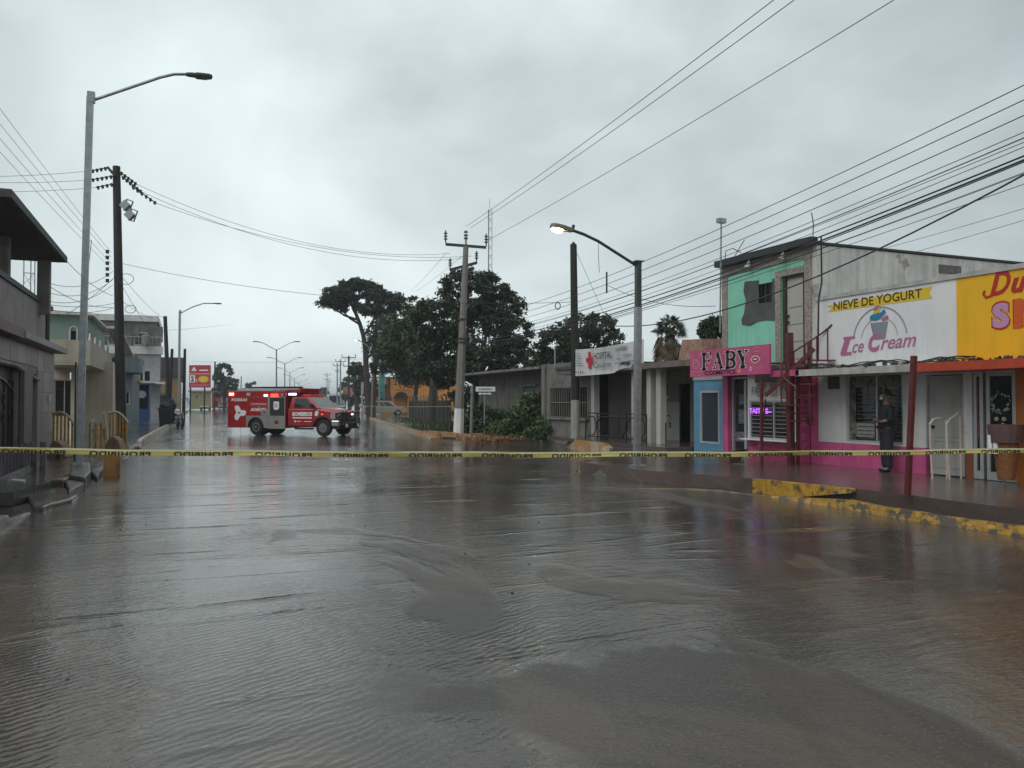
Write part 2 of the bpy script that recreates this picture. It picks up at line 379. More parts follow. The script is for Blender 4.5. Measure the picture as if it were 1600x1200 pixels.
# faded centre line
cl = MB(); a = gp(1130, 985, .004); b = gp(1330, 1215, .004); d = (b-a); nrm = Vector((-d.y, d.x, 0)).normalized()*.06
m_line = M('faded_yellow_line', (.11, .09, .055), .3, var=.3, vs=8, alpha=.2)
cl.add([a+nrm, a-nrm, b-nrm, b+nrm], [(0, 1, 2, 3)]); struct(cl.build('faded_centre_line', m_line))
# left broken slabs and gutter blocks
def slabp(name, px, z, th, mat, label, cat=None, dz=0):
    P = [gp(x, y, z) for x, y in px]; mb = MB().hexa([(p.x, p.y, z-th) for p in P], [tuple(p) for p in P])
    return tag(mb.build(name, mat, bevel=.03), label, cat or 'slab')
slabp('broken_slab', [(38, 768), (52, 791), (68, 792), (82, 786), (112, 779), (122, 773), (100, 760), (62, 752), (40, 757)], .06, .1, m_walkL, 'cracked grey ramp slab jutting into the water at left')
m_brn = M('wet_brown_slab', (.13, .085, .06), .25, var=.3, vs=5, bump=.006, bs=20)
slabp('ditch_cover', [(36, 749), (100, 750), (128, 737), (70, 734)], .18, .2, m_brn, 'reddish brown concrete ditch cover behind the cracked ramp slab')
slabp('kerb_block', [(102, 752), (108, 768), (134, 752), (131, 741), (122, 741)], .14, .2, m_wconc, 'dark mossy kerb block at the end of the brown ditch cover')
slabp('kerb_block', [(108, 742), (133, 746), (142, 736), (140, 722), (112, 722)], .23, .3, m_wconc, 'dark rough concrete block around the foot of the tall left lamp')
slabp('kerb_block', [(142, 736), (152, 745), (166, 724), (160, 716), (143, 716)], .12, .2, m_conc, 'grey concrete gutter block beside the orange footbridge post')
slabp('plastic_lid', [(10, 749), (38, 752), (40, 749), (14, 747)], .215, .03, M('white_paint', (.6, .6, .58), .4), 'flat white plastic lid lying on the left pavement', 'lid')
# ------------------------------------------------------------ common materials
m_white = M('white_wall', (.62, .63, .62), .55, var=.1, vs=1.5, streak=.42, stain=((.3, .28, .24), .4, 1.3, .62), bump=.002, bs=60)
m_oldwhite = M('weathered_white_wall', (.6, .59, .56), .7, var=.2, vs=1.6, streak=.55, stain=((.17, .13, .1), .75, 1.1, .6), bump=.005, bs=25)
m_pink = M('pink_wall', (.55, .09, .24), .5, var=.2, vs=2, streak=.4, bump=.002, bs=60)
m_sgnw = M('sign_white', (.72, .73, .74), .5, var=.06, vs=1, streak=.2, bump=.001, bs=80)
m_sgny = M('sign_yellow', (.8, .45, .008), .5, var=.08, vs=1, streak=.2)
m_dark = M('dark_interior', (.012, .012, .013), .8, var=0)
m_glass = M('dark_glass', (.018, .02, .022), .06, var=.2, spec=.6)
m_alu = M('aluminium', (.5, .51, .52), .4, metal=.4, var=.08)
m_galv = M('galvanised_steel', (.32, .34, .36), .38, metal=.65, var=.2, vs=8, streak=.2)
m_black = M('black_paint', (.012, .012, .013), .35, var=.3)
m_creo = M('tarred_wood', (.016, .013, .011), .65, var=.4, vs=10, streak=.4, bump=.006, bs=20)
m_red = M('red_oxide_paint', (.1, .018, .02), .45, var=.35, vs=6)
m_grey = M('grey_render', (.17, .16, .15), .75, var=.25, vs=2, streak=.6, stain=((.08, .07, .06), .6, 1.5, .55), bump=.006, bs=20)
m_text = M('black_print', (.012, .01, .012), .6, var=0)
m_blackrub = M('black_rubber', (.015, .015, .016), .75, var=.2)
m_dwall = M('inner_wall', (.14, .14, .135), .8)
X0 = 13.6
def Y(px, x=X0): return onX(px, 600, x).y
def Z(px, py, x=X0): return onX(px, py, x).z
FL = .25
# ------------------------------------------------------------ ice cream shop
yR = 3.0; yL = Y(1270)-.17
s1 = thing('ice_cream_shop', 'white and yellow ice cream shop with pink base and hand painted parapet', 'shop', (X0, 9, FL))
wy0, wy1 = Y(1410), Y(1322); wz0, wz1 = Z(1322, 690), Z(1322, 585)
dy0, dy1 = Y(1505), Y(1447); gy0, gy1 = Y(1585), Y(1518)
zp = Z(1320, 692); ztop = 2.45
MB().wall('x', X0, .2, yR, yL, zp, ztop, [(wy0, wy1, wz0, wz1), (dy0, dy1, 0, 2.22), (gy0, gy1, 0, 2.24)]).build('wall', m_white, s1)
MB().wall('x', X0-.012, .2, Y(1447)+.01, yL, FL, zp, []).build('wall_base', m_pink, s1, label='pink painted base of the wall')
MB().box(X0+.02, X0+.24, Y(1518), Y(1505)-.0, FL, 2.25).build('wall_pier', M('brown_orange_wall', (.2, .07, .03), .5), s1, label='narrow brown orange pier')
MB().box(X0-.015, X0+.02, yR, Y(1587), FL, 2.25).build('wall_panel', M('orange_wall', (.42, .12, .015), .5), s1, label='orange panel right of the glass door')
MB().box(X0+.16, X0+3.5, yR, yL-.1, FL-.0, FL+.02).build('shop_floor', m_dwall, s1)
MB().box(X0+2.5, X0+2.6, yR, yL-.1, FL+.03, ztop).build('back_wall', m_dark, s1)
# louvre window with figures behind
m_pap = M('window_stickers', (.2, .17, .12), .6, var=.5, vs=9, stain=((.04, .05, .045), .9, 7, .5))
f = MB().box(X0+.03, X0+.09, wy0, wy0+.05, wz0, wz1).box(X0+.03, X0+.09, wy1-.05, wy1, wz0, wz1).box(X0+.03, X0+.09, wy0+.05, wy1-.05, wz0, wz0+.05).box(X0+.03, X0+.09, wy0+.05, wy1-.05, wz1-.05, wz1)
ym = Y(1368); f.box(X0+.025, X0+.085, ym-.02, ym+.02, wz0+.05, wz1-.05)
win = f.build('window', m_alu, s1)
MB().box(X0+.1, X0+.11, wy0+.05, wy1-.05, wz0+.05, wz1-.05).build('pane', m_glass, win)
MB().box(X0+.07, X0+.08, wy0+.05, wy1-.05, wz1-.3, wz1-.06).box(X0+.07, X0+.08, wy1-.2, wy1-.06, wz0+.06, wz1-.31).build('sticker_band', m_pap, win)
m_slat = M('dusty_slat', (.1, .1, .1), .5)
nS = 13; sm = None
for half in ((wy0+.08, ym-.05), (ym+.05, wy1-.23)):
    for i in range(nS):
        z = wz0+.09+i*(wz1-wz0-.46)/(nS-1)
        MB().bar((X0+.085, half[0], z), (X0+.085, half[1], z), .012, .02).build('louvre', m_slat, win)
wb = MB().box(X0+.09, X0+.098, ym+.12, ym+.62, wz0+.12, wz0+.42).build('notice', M('pale_paper', (.3, .31, .3), .7, var=.3, vs=15), win)
MB().box(X0-.008, X0+.004, Y(1312), Y(1294), Z(1300, 608), Z(1300, 587)).build('vent_patch', M('sooty_vent', (.09, .085, .08), .8, var=.5, vs=14), s1)
# white metal door
d1 = MB().box(X0+.05, X0+.1, dy0+.03, dy1-.03, FL+.02, 2.2).build('door', M('dirty_white_door', (.36, .36, .34), .5, var=.12, streak=.4), s1)
for (za, zb) in ((FL+.15, .95), (1.0, 1.52), (1.58, 2.1)):
    MB().wall('x', X0+.04, .01, dy0+.1, dy1-.1, za, zb, [(dy0+.14, dy1-.14, za+.04, zb-.04)]).build('door_panel', MATS['dirty_white_door'], d1)
MB().cyl((X0-.01, dy1-.12, 1.2), (X0+.05, dy1-.12, 1.2), .03).build('handle', m_black, d1)
# glass front: sidelight with posters, glazed door with wreath
m_post = M('red_poster', (.24, .07, .04), .5, var=.6, vs=11, stain=((.3, .2, .12), .8, 8, .52))
gf = MB(); ya, yb, yc = gy0, Y(1536), gy1
for (p, q) in ((ya, yb-.03), (yb+.03, yc)):
    gf.wall('x', X0+.03, .06, p, q, FL+.01, 2.24, [(p+.07, q-.07, FL+.16, 2.16)])
gfo = gf.build('shop_front', m_alu, s1)
MB().box(X0+.055, X0+.065, ya+.07, yb-.1, FL+.16, 2.16).build('pane', m_glass, gfo)
MB().box(X0+.055, X0+.065, yb+.1, yc-.07, FL+.16, 2.16).build('pane', m_glass, gfo)
MB().box(X0+.025, X0+.08, ya+.07, yb-.1, 1.18, 1.24).build('door_rail', m_alu, gfo)
for za, zb in ((1.55, 2.0), (1.02, 1.5)):
    MB().box(X0+.04, X0+.05, yb+.13, yc-.09, za, zb).build('poster', m_post, gfo)
MB().box(X0+.04, X0+.05, yb+.18, yb+.36, .6, .88).build('handle', M('pale_handle', (.3, .3, .3), .4), gfo)
mb = MB(); cy, cz = (ya+yb)/2-.02, 1.68
for i in range(60):
    a = 2*math.pi*i/60+random.uniform(-.1, .1); r = .17+random.uniform(-.035, .035); s = random.uniform(.02, .045)
    c = Vector((X0+.02+random.uniform(-.02, .01), cy+r*math.cos(a), cz+r*math.sin(a)))
    mb.add([c+Vector((random.uniform(-.01, .01), random.uniform(-s, s), random.uniform(-s, s))) for _ in range(4)], [(0, 1, 2), (0, 2, 3), (0, 1, 3)])
wr = tag(mb.build('door_wreath', M('pale_green_flowers', (.34, .4, .28), .6, var=.4, vs=20)), 'pale green and white flower wreath hung on the glass door', 'wreath')
for s_ in (-1, 1): MB().cyl((X0+.0, cy+s_*.07, cz-.3), (X0+.03, cy+s_*.07, cz-.3), .04, n=8).build('pompom', MATS['pale_green_flowers'], wr)
# awning slab and parapet sign wall
m_awn = M('awning_white', (.42, .42, .4), .6, var=.25, vs=3, streak=.4, bump=.004, bs=20)
m_awr = M('awning_red', (.42, .055, .02), .5, var=.2, vs=2, streak=.3)
XA = 12.62; za0, za1 = 2.26, 2.40; ysp = Y(1425, XA); yaL = Y(1243, XA)
MB().box(XA, X0+.2, ysp, yaL, za0, za1).build('awning_slab', m_awn, s1)
MB().box(XA-.01, X0+.2, yR, ysp-.003, za0-.01, za1+.01).build('awning_slab', m_awr, s1, label='red painted awning slab')
mb = MB()
for i in range(120):
    y = random.uniform(yR, yaL-.3); x = XA+random.uniform(.02, .3); s = random.uniform(.03, .12)
    mb.cyl((x, y, za1+.005), (x+random.uniform(-.03, .03), y+random.uniform(-s, s), za1+random.uniform(.02, .08)), s*.6, s*.3, 5)
tag(mb.build('roof_litter', M('leaf_litter', (.05, .042, .035), .8, var=.5, vs=9)), kind='stuff')
mb = MB(); 
for k in range(3): mb.tube([(XA+.2+k*.03, Y(1243+i*30, XA), za1+.07+.05*math.sin(i*1.7+k)) for i in range(10)], .012)
tag(mb.build('loose_cable', m_black), 'loose black cables lying along the top of the white awning', 'cable')
zs0, zs1 = 2.405, Z(1280, 470); ysy = Y(1497); ysl = Y(1279)
MB().box(X0-.02, X0+.15, ysy, ysl, zs0, zs1).build('parapet', m_sgnw, s1)
MB().box(X0-.02, X0+.15, yR, ysy-.002, zs0, zs1).build('parapet', m_sgny, s1, label='yellow half of the parapet')
MB().box(X0-.05, X0+.18, yR, ysl+.03, zs1+.002, zs1+.09).build('coping', m_awn, s1)
MB().box(X0+.2, X0+7, yR, ysl, ztop, ztop+.1).build('roof', m_grey, s1)
pn = Pan((X0-.021, ysl, zs0), (0, -1, 0), (0, 0, 1), (-1, 0, 0))
def uv(px, py): p = onX(px, py, X0-.021); return (ysl-p.y, p.z-zs0)
def UVs(L): return [uv(*p) for p in L]
m_ygold = M('ribbon_yellow', (.68, .5, .03), .5, var=.05); m_brn2 = M('dark_brown_print', (.05, .02, .015), .6, var=0)
m_mau = M('mauve_print', (.42, .14, .28), .5, var=.05); m_gl = M('grey_line', (.16, .18, .2), .6, var=0)
sgp = s1
pn.poly(UVs([(1292, 478), (1457, 447), (1452, 458), (1457, 466), (1293, 488), (1300, 482)])).build('ribbon', m_ygold, sgp)
def txt_px(st, x0, yb0, x1, yb1, hpx, mat, **k):
    u0, v0 = uv(x0, yb0); u1, v1 = uv(x1, yb1); _, v2 = uv(x0, yb0-hpx)
    return text(st, pn, u0, v0, u1-u0, v2-v0, mat, sgp, slope=(v1-v0)/(u1-u0), **k)
txt_px('NIEVE DE YOGURT', 1303, 485, 1441, 465, 13, m_brn2, bold=.012, n=.008)
cu, cv = uv(1374, 530)
r_u = uv(1418, 530)[0]-cu
for rr, w in ((r_u, .014), (r_u*.97, .007), (r_u*.68, .012)):
    pn.stroke([(a, b) for a, b in arc(cu, cv-.02, rr, 8, 172)], w).build('ring_line', m_gl, sgp)
pn.poly(UVs([(1360, 505), (1388, 502), (1383, 530), (1366, 531)])).build('cup', M('cup_grey', (.22, .25, .28), .5, var=.05), sgp)
pn.stroke(UVs([(1359, 500), (1389, 497)]), .012).stroke(UVs([(1361, 504), (1367, 531)]), .01).build('cup_rim', m_gl, sgp)
def blob(L, mat, name='swirl'):
    P = []; k = len(L)
    for i in range(k):
        p0, p1, p2, p3 = L[i-1], L[i], L[(i+1) % k], L[(i+2) % k]
        for t in (0, .25, .5, .75):
            P.append(tuple(.5*((2*p1[j])+(-p0[j]+p2[j])*t+(2*p0[j]-5*p1[j]+4*p2[j]-p3[j])*t*t+(-p0[j]+3*p1[j]-3*p2[j]+p3[j])*t**3) for j in (0, 1)))
    return pn.poly(UVs(P), n=.009).build(name, mat, sgp)
blob([(1361, 500), (1360, 494), (1368, 490), (1377, 488), (1381, 483), (1384, 489), (1376, 496), (1370, 501)], M('swirl_blue', (.02, .2, .36), .5, var=0))
blob([(1378, 501), (1382, 494), (1388, 493), (1386, 500)], m_mau); blob([(1364, 490), (1369, 484), (1376, 481), (1374, 487), (1369, 490)], m_ygold)
blob([(1366, 486), (1367, 480), (1374, 477), (1373, 482)], m_mau)
txt_px('I', 1313, 553, 1331, 552, 26, m_mau, bold=.05, shear=.25)
pn.stroke(UVs([(1314, 554), (1331, 552)]), .07, n=.007).build('lettering', m_mau, sgp); pn.stroke(UVs([(1318, 529), (1336, 527)]), .06, n=.007).build('lettering', m_mau, sgp)
txt_px('ce', 1332, 552, 1350, 550, 14, m_mau, bold=.01, shear=.35)
txt_px('C', 1357, 551, 1378, 549, 29, m_mau, bold=.05, shear=.3)
txt_px('ream', 1376, 547, 1432, 541, 15, m_mau, bold=.012, shear=.35)
m_rtx = M('sign_red', (.42, .02, .015), .5, var=.03); m_pk = M('sign_pink', (.5, .28, .45), .5, var=.03); m_or = M('sign_orange', (.6, .1, .015), .5, var=.03)
pn.stroke(UVs([(1539, 454), (1537, 460), (1541, 465), (1550, 462), (1556, 448), (1560, 430)]), .05, n=.008).build('lettering', m_rtx, sgp)
txt_px('D', 1547, 463, 1580, 459, 37, m_rtx, bold=.02, shear=.35); txt_px('u', 1580, 459, 1606, 455, 24, m_rtx, bold=.04, shear=.35)
txt_px('S', 1549, 517, 1580, 514, 45, m_rtx, bold=.07); txt_px('S', 1551, 514, 1578, 511, 39, m_pk, bold=.06, n=.009)
txt_px('N', 1583, 513, 1640, 505, 45, m_rtx, bold=.07); txt_px('N', 1585, 511, 1638, 504, 41, m_or, bold=.06, n=.009)
pn.stroke(UVs([(1583, 511), (1597, 509)]), .07, n=.01).build('lettering', m_or, sgp); pn.stroke(UVs([(1586, 471), (1598, 469)]), .07, n=.01).build('lettering', m_or, sgp)
# ------------------------------------------------------------ cosmetics shop + teal upper floor
s2 = thing('cosmetics_building', 'two storey building with pink cosmetics shop below and mint green upper floor', 'building', (X0, 16.5, FL))
yT0, yT1 = Y(1270), Y(1130); zT = Z(1130, 412); zB = Z(1270, 568); yw = yL
m_mint = M('mint_wall', (.24, .62, .46), .55, var=.12, vs=1.5, streak=.25)
m_stone = M('stone_strip', (.3, .26, .23), .7, var=.5, vs=16, bump=.02, bs=30)
m_cement = M('fresh_cement', (.085, .085, .085), .8, var=.3, vs=3, bump=.01, bs=25)
ud0, ud1 = Y(1258), Y(1222); udz = Z(1258, 425); uz0 = zB
uw0, uw1 = Y(1208), Y(1185); uwz0, uwz1 = Z(1208, 473), Z(1208, 440)
MB().wall('x', X0, .2, yT0, yT1, zB, zT-.12, [(ud0, ud1, 0, udz), (uw0, uw1, uwz0, uwz1)]).build('wall', m_mint, s2)
MB().box(X0, 24, yT0-.16, yT0-.001, zB, zT-.05).box(X0+.21, 24, yT0-.16, yT0-.001, FL, zB-.001).build('side_wall', m_oldwhite, s2)
MB().box(X0+.2, 24, yT1-.2, yT1, FL, zT-.12).build('side_wall', m_grey, s2)
MB().box(X0, 24, yT0-.16, yT1, zT-.12, zT-.051).build('roof', m_grey, s2)
MB().box(X0+1, X0+1.1, yT0, yT1-.2, zB, zT-.13).build('back_wall', m_dark, s2)
MB().box(X0-.22, X0-.0, yT0-.2, yT1+.08, zT-.11, zT+.06).build('cornice', M('dark_cornice', (.025, .024, .026), .5), s2)
MB().box(X0-.02, 24, yT0-.19, yT0-.165, zT-.1, zT-.045).build('roof_edge', M('stained_edge', (.05, .045, .045), .8), s2)
for px in (1163, 1216):
    p = onX(px, 395, X0-.3); hl = MB().cyl((X0-.15, p.y, zT-.12), (X0-.15, p.y, zT-.2), .03).build('spotlight', m_alu, s2)
    MB().cyl((X0-.15, p.y, zT-.2), (X0-.21, p.y+.02, zT-.32), .05, .08).build('lamp_head', m_alu, hl)
st = MB(); w = .18
def srect(ya, yb, za, zb): st.box(X0-.03, X0-.002, ya, yb, za, zb)
srect(yT1-.22, yT1, zB, zT-.12); srect(yT0, yT0+.22, zB, zT-.12); srect(yT0+.22, yT1-.22, zT-.36, zT-.12)
for nm, (ya, yb, za, zb) in {'a': (ud1, ud1+.2, uz0, udz+.16), 'b': (ud0, ud1, udz, udz+.16)}.items(): srect(ya, yb, za, zb)
st.build('stone_trim', m_stone, s2)
pc = Pan((X0-.004, yT1, zB), (0, -1, 0), (0, 0, 1), (-1, 0, 0))
def uvc(px, py, x=X0-.004): p = onX(px, py, x); return (yT1-p.y, p.z-zB)
CP = [(1164, 440), (1185, 438)]+[(1186, 438), (1186, 474), (1207, 472), (1207, 436), (1212, 434), (1212, 501), (1198, 500), (1185, 502), (1172, 509), (1160, 507), (1159, 500), (1163, 490), (1166, 470), (1162, 455)]
pc.poly([uvc(*p) for p in CP], n=.012, th=.01).build('cement_patch', m_cement, s2)
wn = MB().wall('x', X0+.04, .04, uw0, uw1, uwz0, uwz1, [(uw0+.03, (uw0+uw1)/2-.015, uwz0+.03, uwz1-.03), ((uw0+uw1)/2+.015, uw1-.03, uwz0+.03, uwz1-.03)]).build('window', M('dark_bronze', (.03, .028, .028), .4), s2)
MB().box(X0+.08, X0+.09, uw0, uw1, uwz0, uwz1).build('pane', m_glass, wn)
for k in range(3):
    y = uw0+(k+1)*(uw1-uw0)/4; MB().bar((X0+.02, y, uwz0), (X0+.02, y, uwz1), .015).build('window_bar', m_black, wn)
ud = MB().box(X0+.08, X0+.13, ud0+.06, ud1-.12, uz0+.05, udz-.05).build('upper_door', M('cream_door', (.42, .41, .37), .5, var=.06), s2)
MB().wall('x', X0+.01, .12, ud0, ud1-.04, uz0, udz, [(ud0+.06, ud1-.12, uz0, udz-.05)]).build('door_frame', M('brown_frame', (.04, .03, .025), .6), s2)
for k in range(4):
    z = uz0+.15+k*.42; MB().box(X0+.065, X0+.08, ud0+.12, ud1-.18, z, z+.34).build('door_panel', MATS['cream_door'], ud)
for z in (1.05, 1.2): MB().cyl((X0+.03, ud1-.18, uz0+z), (X0+.08, ud1-.18, uz0+z), .035).build('door_knob', m_black, ud)
# ledge under the upper floor, rough
MB().box(X0-.45, X0+.0, yT0+.25, Y(1200), zB-.1, zB).build('landing', m_conc, s2)
MB().box(X0-.45, X0+.1, yT0+.3, Y(1202), zB-.42, zB-.102).build('ledge_beam', M('stained_dark_render', (.07, .06, .055), .8, var=.4, vs=4, streak=.5), s2)
# utility stain on the white side wall: small window hole + pipe
p = onY(1478, 420, yT0-.17); MB().box(p.x-.25, p.x+.55, yT0-.17, yT0-.163, p.z-.12, p.z+.1).build('wall_patch', M('exposed_block', (.13, .12, .11), .8, var=.5, vs=9), s2)
p = onY(1417, 400, yT0-.17); MB().box(p.x-.06, p.x+.06, yT0-.2, yT0-.163, 4.2, p.z-.02).build('wall_post', m_oldwhite, s2)
# ground floor: blue shop front, pink column, door, booth
yb0, yb1 = Y(1131), Y(1084); m_blue = M('blue_wall', (.1, .26, .4), .5, var=.1, streak=.25)
bw0, bw1, bz0, bz1 = Y(1127), Y(1094), FL+.26, 2.0
MB().wall('x', X0, .2, yb0, yb1, FL, 2.3, [(bw0+.08, bw1, bz0, bz1)]).build('shop_front', m_blue, s2, label='blue painted narrow shop front')
wn = MB().wall('x', X0-.01, .06, bw0+.08, bw1, bz0, bz1, [(bw0+.14, bw1-.06, bz0+.06, bz1-.06)]).build('window', M('pale_frame', (.35, .38, .4), .5), s2)
MB().box(X0+.03, X0+.04, bw0+.1, bw1, bz0+.05, bz1-.05).build('pane', M('blue_glass', (.03, .04, .06), .12), wn)
MB().box(X0-.03, X0+.1, yb0, yb1, 2.3, 2.42).build('lintel', M('pale_teal', (.3, .38, .36), .6), s2)
yp0, yp1 = Y(1139), Y(1131)-.003
MB().box(X0-.05, X0+.2, yp0, yp1, FL, 2.42).build('column', m_pink, s2)
yd0, yd1 = Y(1168), Y(1141)
df = MB().wall('x', X0+.05, .08, yd0, yd1, FL, 2.35, [(yd0+.05, yd1-.05, FL+.05, 2.3)]).build('door', m_alu, s2, label='white framed glass shop door standing half open')
MB().box(X0+.12, X0+.13, yd0, yd1, FL, 2.35).build('pane', m_glass, df)
MB().box(X0+.05, X0+.09, yd0+.12, yd0+.2, FL+.1, 2.25).build('door_post', m_alu, df)
m_goods = M('packed_goods', (.12, .12, .14), .5, var=.7, vs=13, stain=((.22, .2, .3), .9, 9, .54))
for (a, b, c, d_) in ((1143, 1166, 690, 675), (1150, 1166, 662, 640), (1151, 1163, 632, 615)):
    MB().box(X0+.08, X0+.118, Y(b), Y(a), Z(1155, c), Z(1155, d_)).build('goods_display', m_goods, df)
MB().box(X0+.21, X0+.3, Y(1245), yb1, FL, 2.42).build('back_wall', m_dark, s2)
XB = 13.25; yB0, yB1 = Y(1243, XB), Y(1168, XB); zsh = Z(1165, 686, XB); zw1 = Z(1172, 626, XB)
MB().wall('x', XB, .1, yB0, yB1, zsh, 2.4, [(yB0+.1, yB1-.06, zsh+.03, zw1)]).build('wall', m_white, s2, label='white wall around the booth window')
MB().box(XB-.005, XB+.1, yB0, yB1, FL, zsh-.002).build('wall_base', m_pink, s2, label='pink base of the booth')
m_brick = M('pink_brick', (.36, .045, .12), .5, var=.25, vs=7)
mb0 = MB(); 
for r_ in range(5):
    for c_ in range(9):
        y = yB0+.08+c_*.26+(r_ % 2)*.13
        if y+.24 < yB1-.02 and c_ < 4+random.randint(0, 4): MB().box(XB-.022, XB-.006, y, y+.235, zsh-.1-.075*r_-.06, zsh-.1-.075*r_).build('brick', m_brick, s2)
MB().box(XB-.22, XB+.02, yB0-.05, yB1+.05, zsh, zsh+.03).build('counter_shelf', m_sgnw, s2)
MB().box(XB, X0+.2, yB0-.08, yB0-.001, FL, 2.4).build('side_wall', m_pink, s2, label='pink booth side with doodled stars')
MB().box(X0-.013, X0+.2, yL+.002, yB0-.082, FL, 2.4).build('wall', m_pink, s2, label='pink wall strip beside the booth')
MB().box(XB+.35, XB+.36, yB0, yB1, FL, 2.4).build('back_wall', m_dark, s2)
wn = MB().wall('x', XB+.02, .04, yB0+.1, yB1-.06, zsh+.03, zw1, [(yB0+.14, (yB0+yB1)/2-.1, zsh+.07, zw1-.04), ((yB0+yB1)/2-.06, yB1-.1, zsh+.07, zw1-.04)]).build('window', m_alu, s2)
MB().box(XB+.07, XB+.08, yB0+.1, yB1-.06, zsh+.03, zw1).build('pane', m_glass, wn)
m_ls = M('pale_slat', (.25, .24, .24), .4)
for k in range(9):
    z = zsh+.12+k*(zw1-zsh-.2)/8
    MB().bar((XB+.012, yB0+.14, z), (XB+.012, yB1-.1, z), .012, .016).build('louvre', m_ls, wn)
pb = Pan((XB+.005, yB1, 0), (0, -1, 0), (0, 0, 1), (-1, 0, 0)); yl = onX(1176, 640, XB)
m_led = M('purple_led', (.45, .1, 1), emis=1.6, var=0)
lz = Z(1176, 646, XB); us = yB1-Y(1172, XB); ue = yB1-Y(1206, XB)
for st_, a, b in (('TAST', 0, .52), ('IS-', .6, 1)):
    o = text(st_, pb, us+(ue-us)*a, lz, (ue-us)*(b-a), .13, m_led, wn, name='led_lettering', bold=.03, n=.03)
for k, (a, b) in enumerate(((.05, .3), (.42, .62), (.68, 1.0))): MB().box(XB-.012, XB-.004, yB1-.3-b*1.3, yB1-.3-a*1.3, zw1+.1, zw1+.42).build('sketch_panel', M('sketch_grey', (.3, .28, .29), .6, var=.35, vs=22), s2)
text('FA', pb, .18, zw1+.15, .22, .2, m_gl, s2, n=.02)
MB().box(XB-.1, X0+.1, yB0-.08, Y(1131), 2.402, 2.44).build('ceiling_slab', m_pink, s2)
MB().box(XA, XB+.2, Y(1248, XA), Y(1203, XA), 2.27, 2.41).build('awning_edge', m_pink, s2, label='pink awning edge beside the sign')
# doodles on the booth side (Y plane facing the street corner)
pd = Pan((XB, yB0-.081, FL), (1, 0, 0), (0, 0, 1), (0, -1, 0)); m_dood = M('pink_doodle', (.75, .4, .55), .5, var=0)
def star(u, v, r, mb=None, pan=pd): 
    P = [(u+(r if i % 2 == 0 else r*.42)*math.sin(math.pi*i/5), v+(r if i % 2 == 0 else r*.42)*math.cos(math.pi*i/5)) for i in range(11)]; return pan.stroke(P, .014, mb)
star(.17, .62, .09).build('star_doodle', m_dood, s2); pd.stroke(arc(.2, .42, .05, 0, 270), .014).stroke([(.15, .37), (.12, .25)], .014).build('doodle', m_dood, s2)
pd.stroke(arc(.15, .98, .05, 0, 360), .014).stroke([(.15, .93), (.24, .8)], .014).stroke([(.06, .88), (.28, .9)], .014).build('doodle', m_dood, s2)
# ------------------------------------------------------------ FABY sign
XS = 12.5; f0 = onX(1078, 549, XS); f1 = onX(1202, 539, XS); f2 = onX(1078, 591, XS)
fw = f0.y-f1.y; fh = 3.03-2.34
s3 = thing('shop_sign', 'pink sign board reading FABY COSMETICS with red lips', 'shop sign', (XS, (f0.y+f1.y)/2, 2.34))
MB().box(XS, XS+.06, f1.y, f0.y, 2.34, 3.03).build('board', M('sign_pink_board', (.52, .08, .2), .4, var=.1, vs=2), s3)
MB().bar((XS+.06, f0.y-.3, 2.6), (X0, f0.y-.3, 2.6), .04).bar((XS+.06, f1.y+.3, 2.6), (X0, f1.y+.3, 2.6), .04).build('bracket', m_black, s3)
pf = Pan((XS-.001, f0.y, 2.34), (0, -1, 0), (0, 0, 1), (-1, 0, 0))
m_pkl = M('pale_pink_print', (.72, .42, .52), .5, var=0); m_wpr = M('white_print', (.75, .74, .76), .5, var=0)
def serif(ch, u, v, w, h, mat, dn, grow=0):
    mb = MB(); t = w*.26; s_ = h*.07; g = grow
    def bx(a, b, c, d): pf.rect(u+a-g, u+b+g, v+c-g, v+d+g, mb, n=dn)
    if ch in 'FB': bx(w*.14, w*.14+t, 0, h); bx(0, w*.55, 0, s_); bx(0, w*.5, h-s_, h)
    if ch == 'F': bx(w*.5, w*.95, h-s_, h); bx(w*.9, w*.97, h*.72, h); bx(w*.4, w*.75, h*.5, h*.5+s_); bx(w*.7, w*.76, h*.42, h*.62)
    if ch == 'B':
        for c, hh in ((.75, .25), (.26, .26)):
            P = arc(u+w*.5, v+h*c, w*.42, -90, 90, 14, h*(hh-.03)); pf.stroke(P, w*.06+2*g, mb, n=dn, w2=t+2*g)
        bx(w*.4, w*.6, h*.48, h*.48+s_)
    if ch == 'A':
        pf.stroke([(u+w*.12, v), (u+w*.47, v+h)], w*.07+2*g, mb, n=dn); pf.stroke([(u+w*.47, v+h), (u+w*.85, v)], t+2*g, mb, n=dn)
        bx(0, w*.28, 0, s_); bx(w*.62, w, 0, s_); bx(w*.25, w*.7, h*.33, h*.33+s_)
    if ch == 'Y':
        pf.stroke([(u+w*.15, v+h), (u+w*.5, v+h*.45)], t+2*g, mb, n=dn); pf.stroke([(u+w*.88, v+h), (u+w*.52, v+h*.45)], w*.07+2*g, mb, n=dn)
        bx(w*.38, w*.38+t, 0, h*.5); bx(w*.25, w*.78, 0, s_); bx(0, w*.35, h-s_, h); bx(w*.7, w, h-s_, h)
    return mb
for i, chh in enumerate('FABY'):
    u = fw*(.165+.155*i); w_ = fw*.135; serif(chh, u, fh*.27, w_, fh*.6, None, .006, .018).build('lettering', m_wpr, s3); serif(chh, u, fh*.27, w_, fh*.6, None, .009).build('lettering', m_text, s3)
text('COSMETICS', pf, fw*.21, fh*.06, fw*.4, fh*.15, m_text, s3, bold=.02, n=.007); 
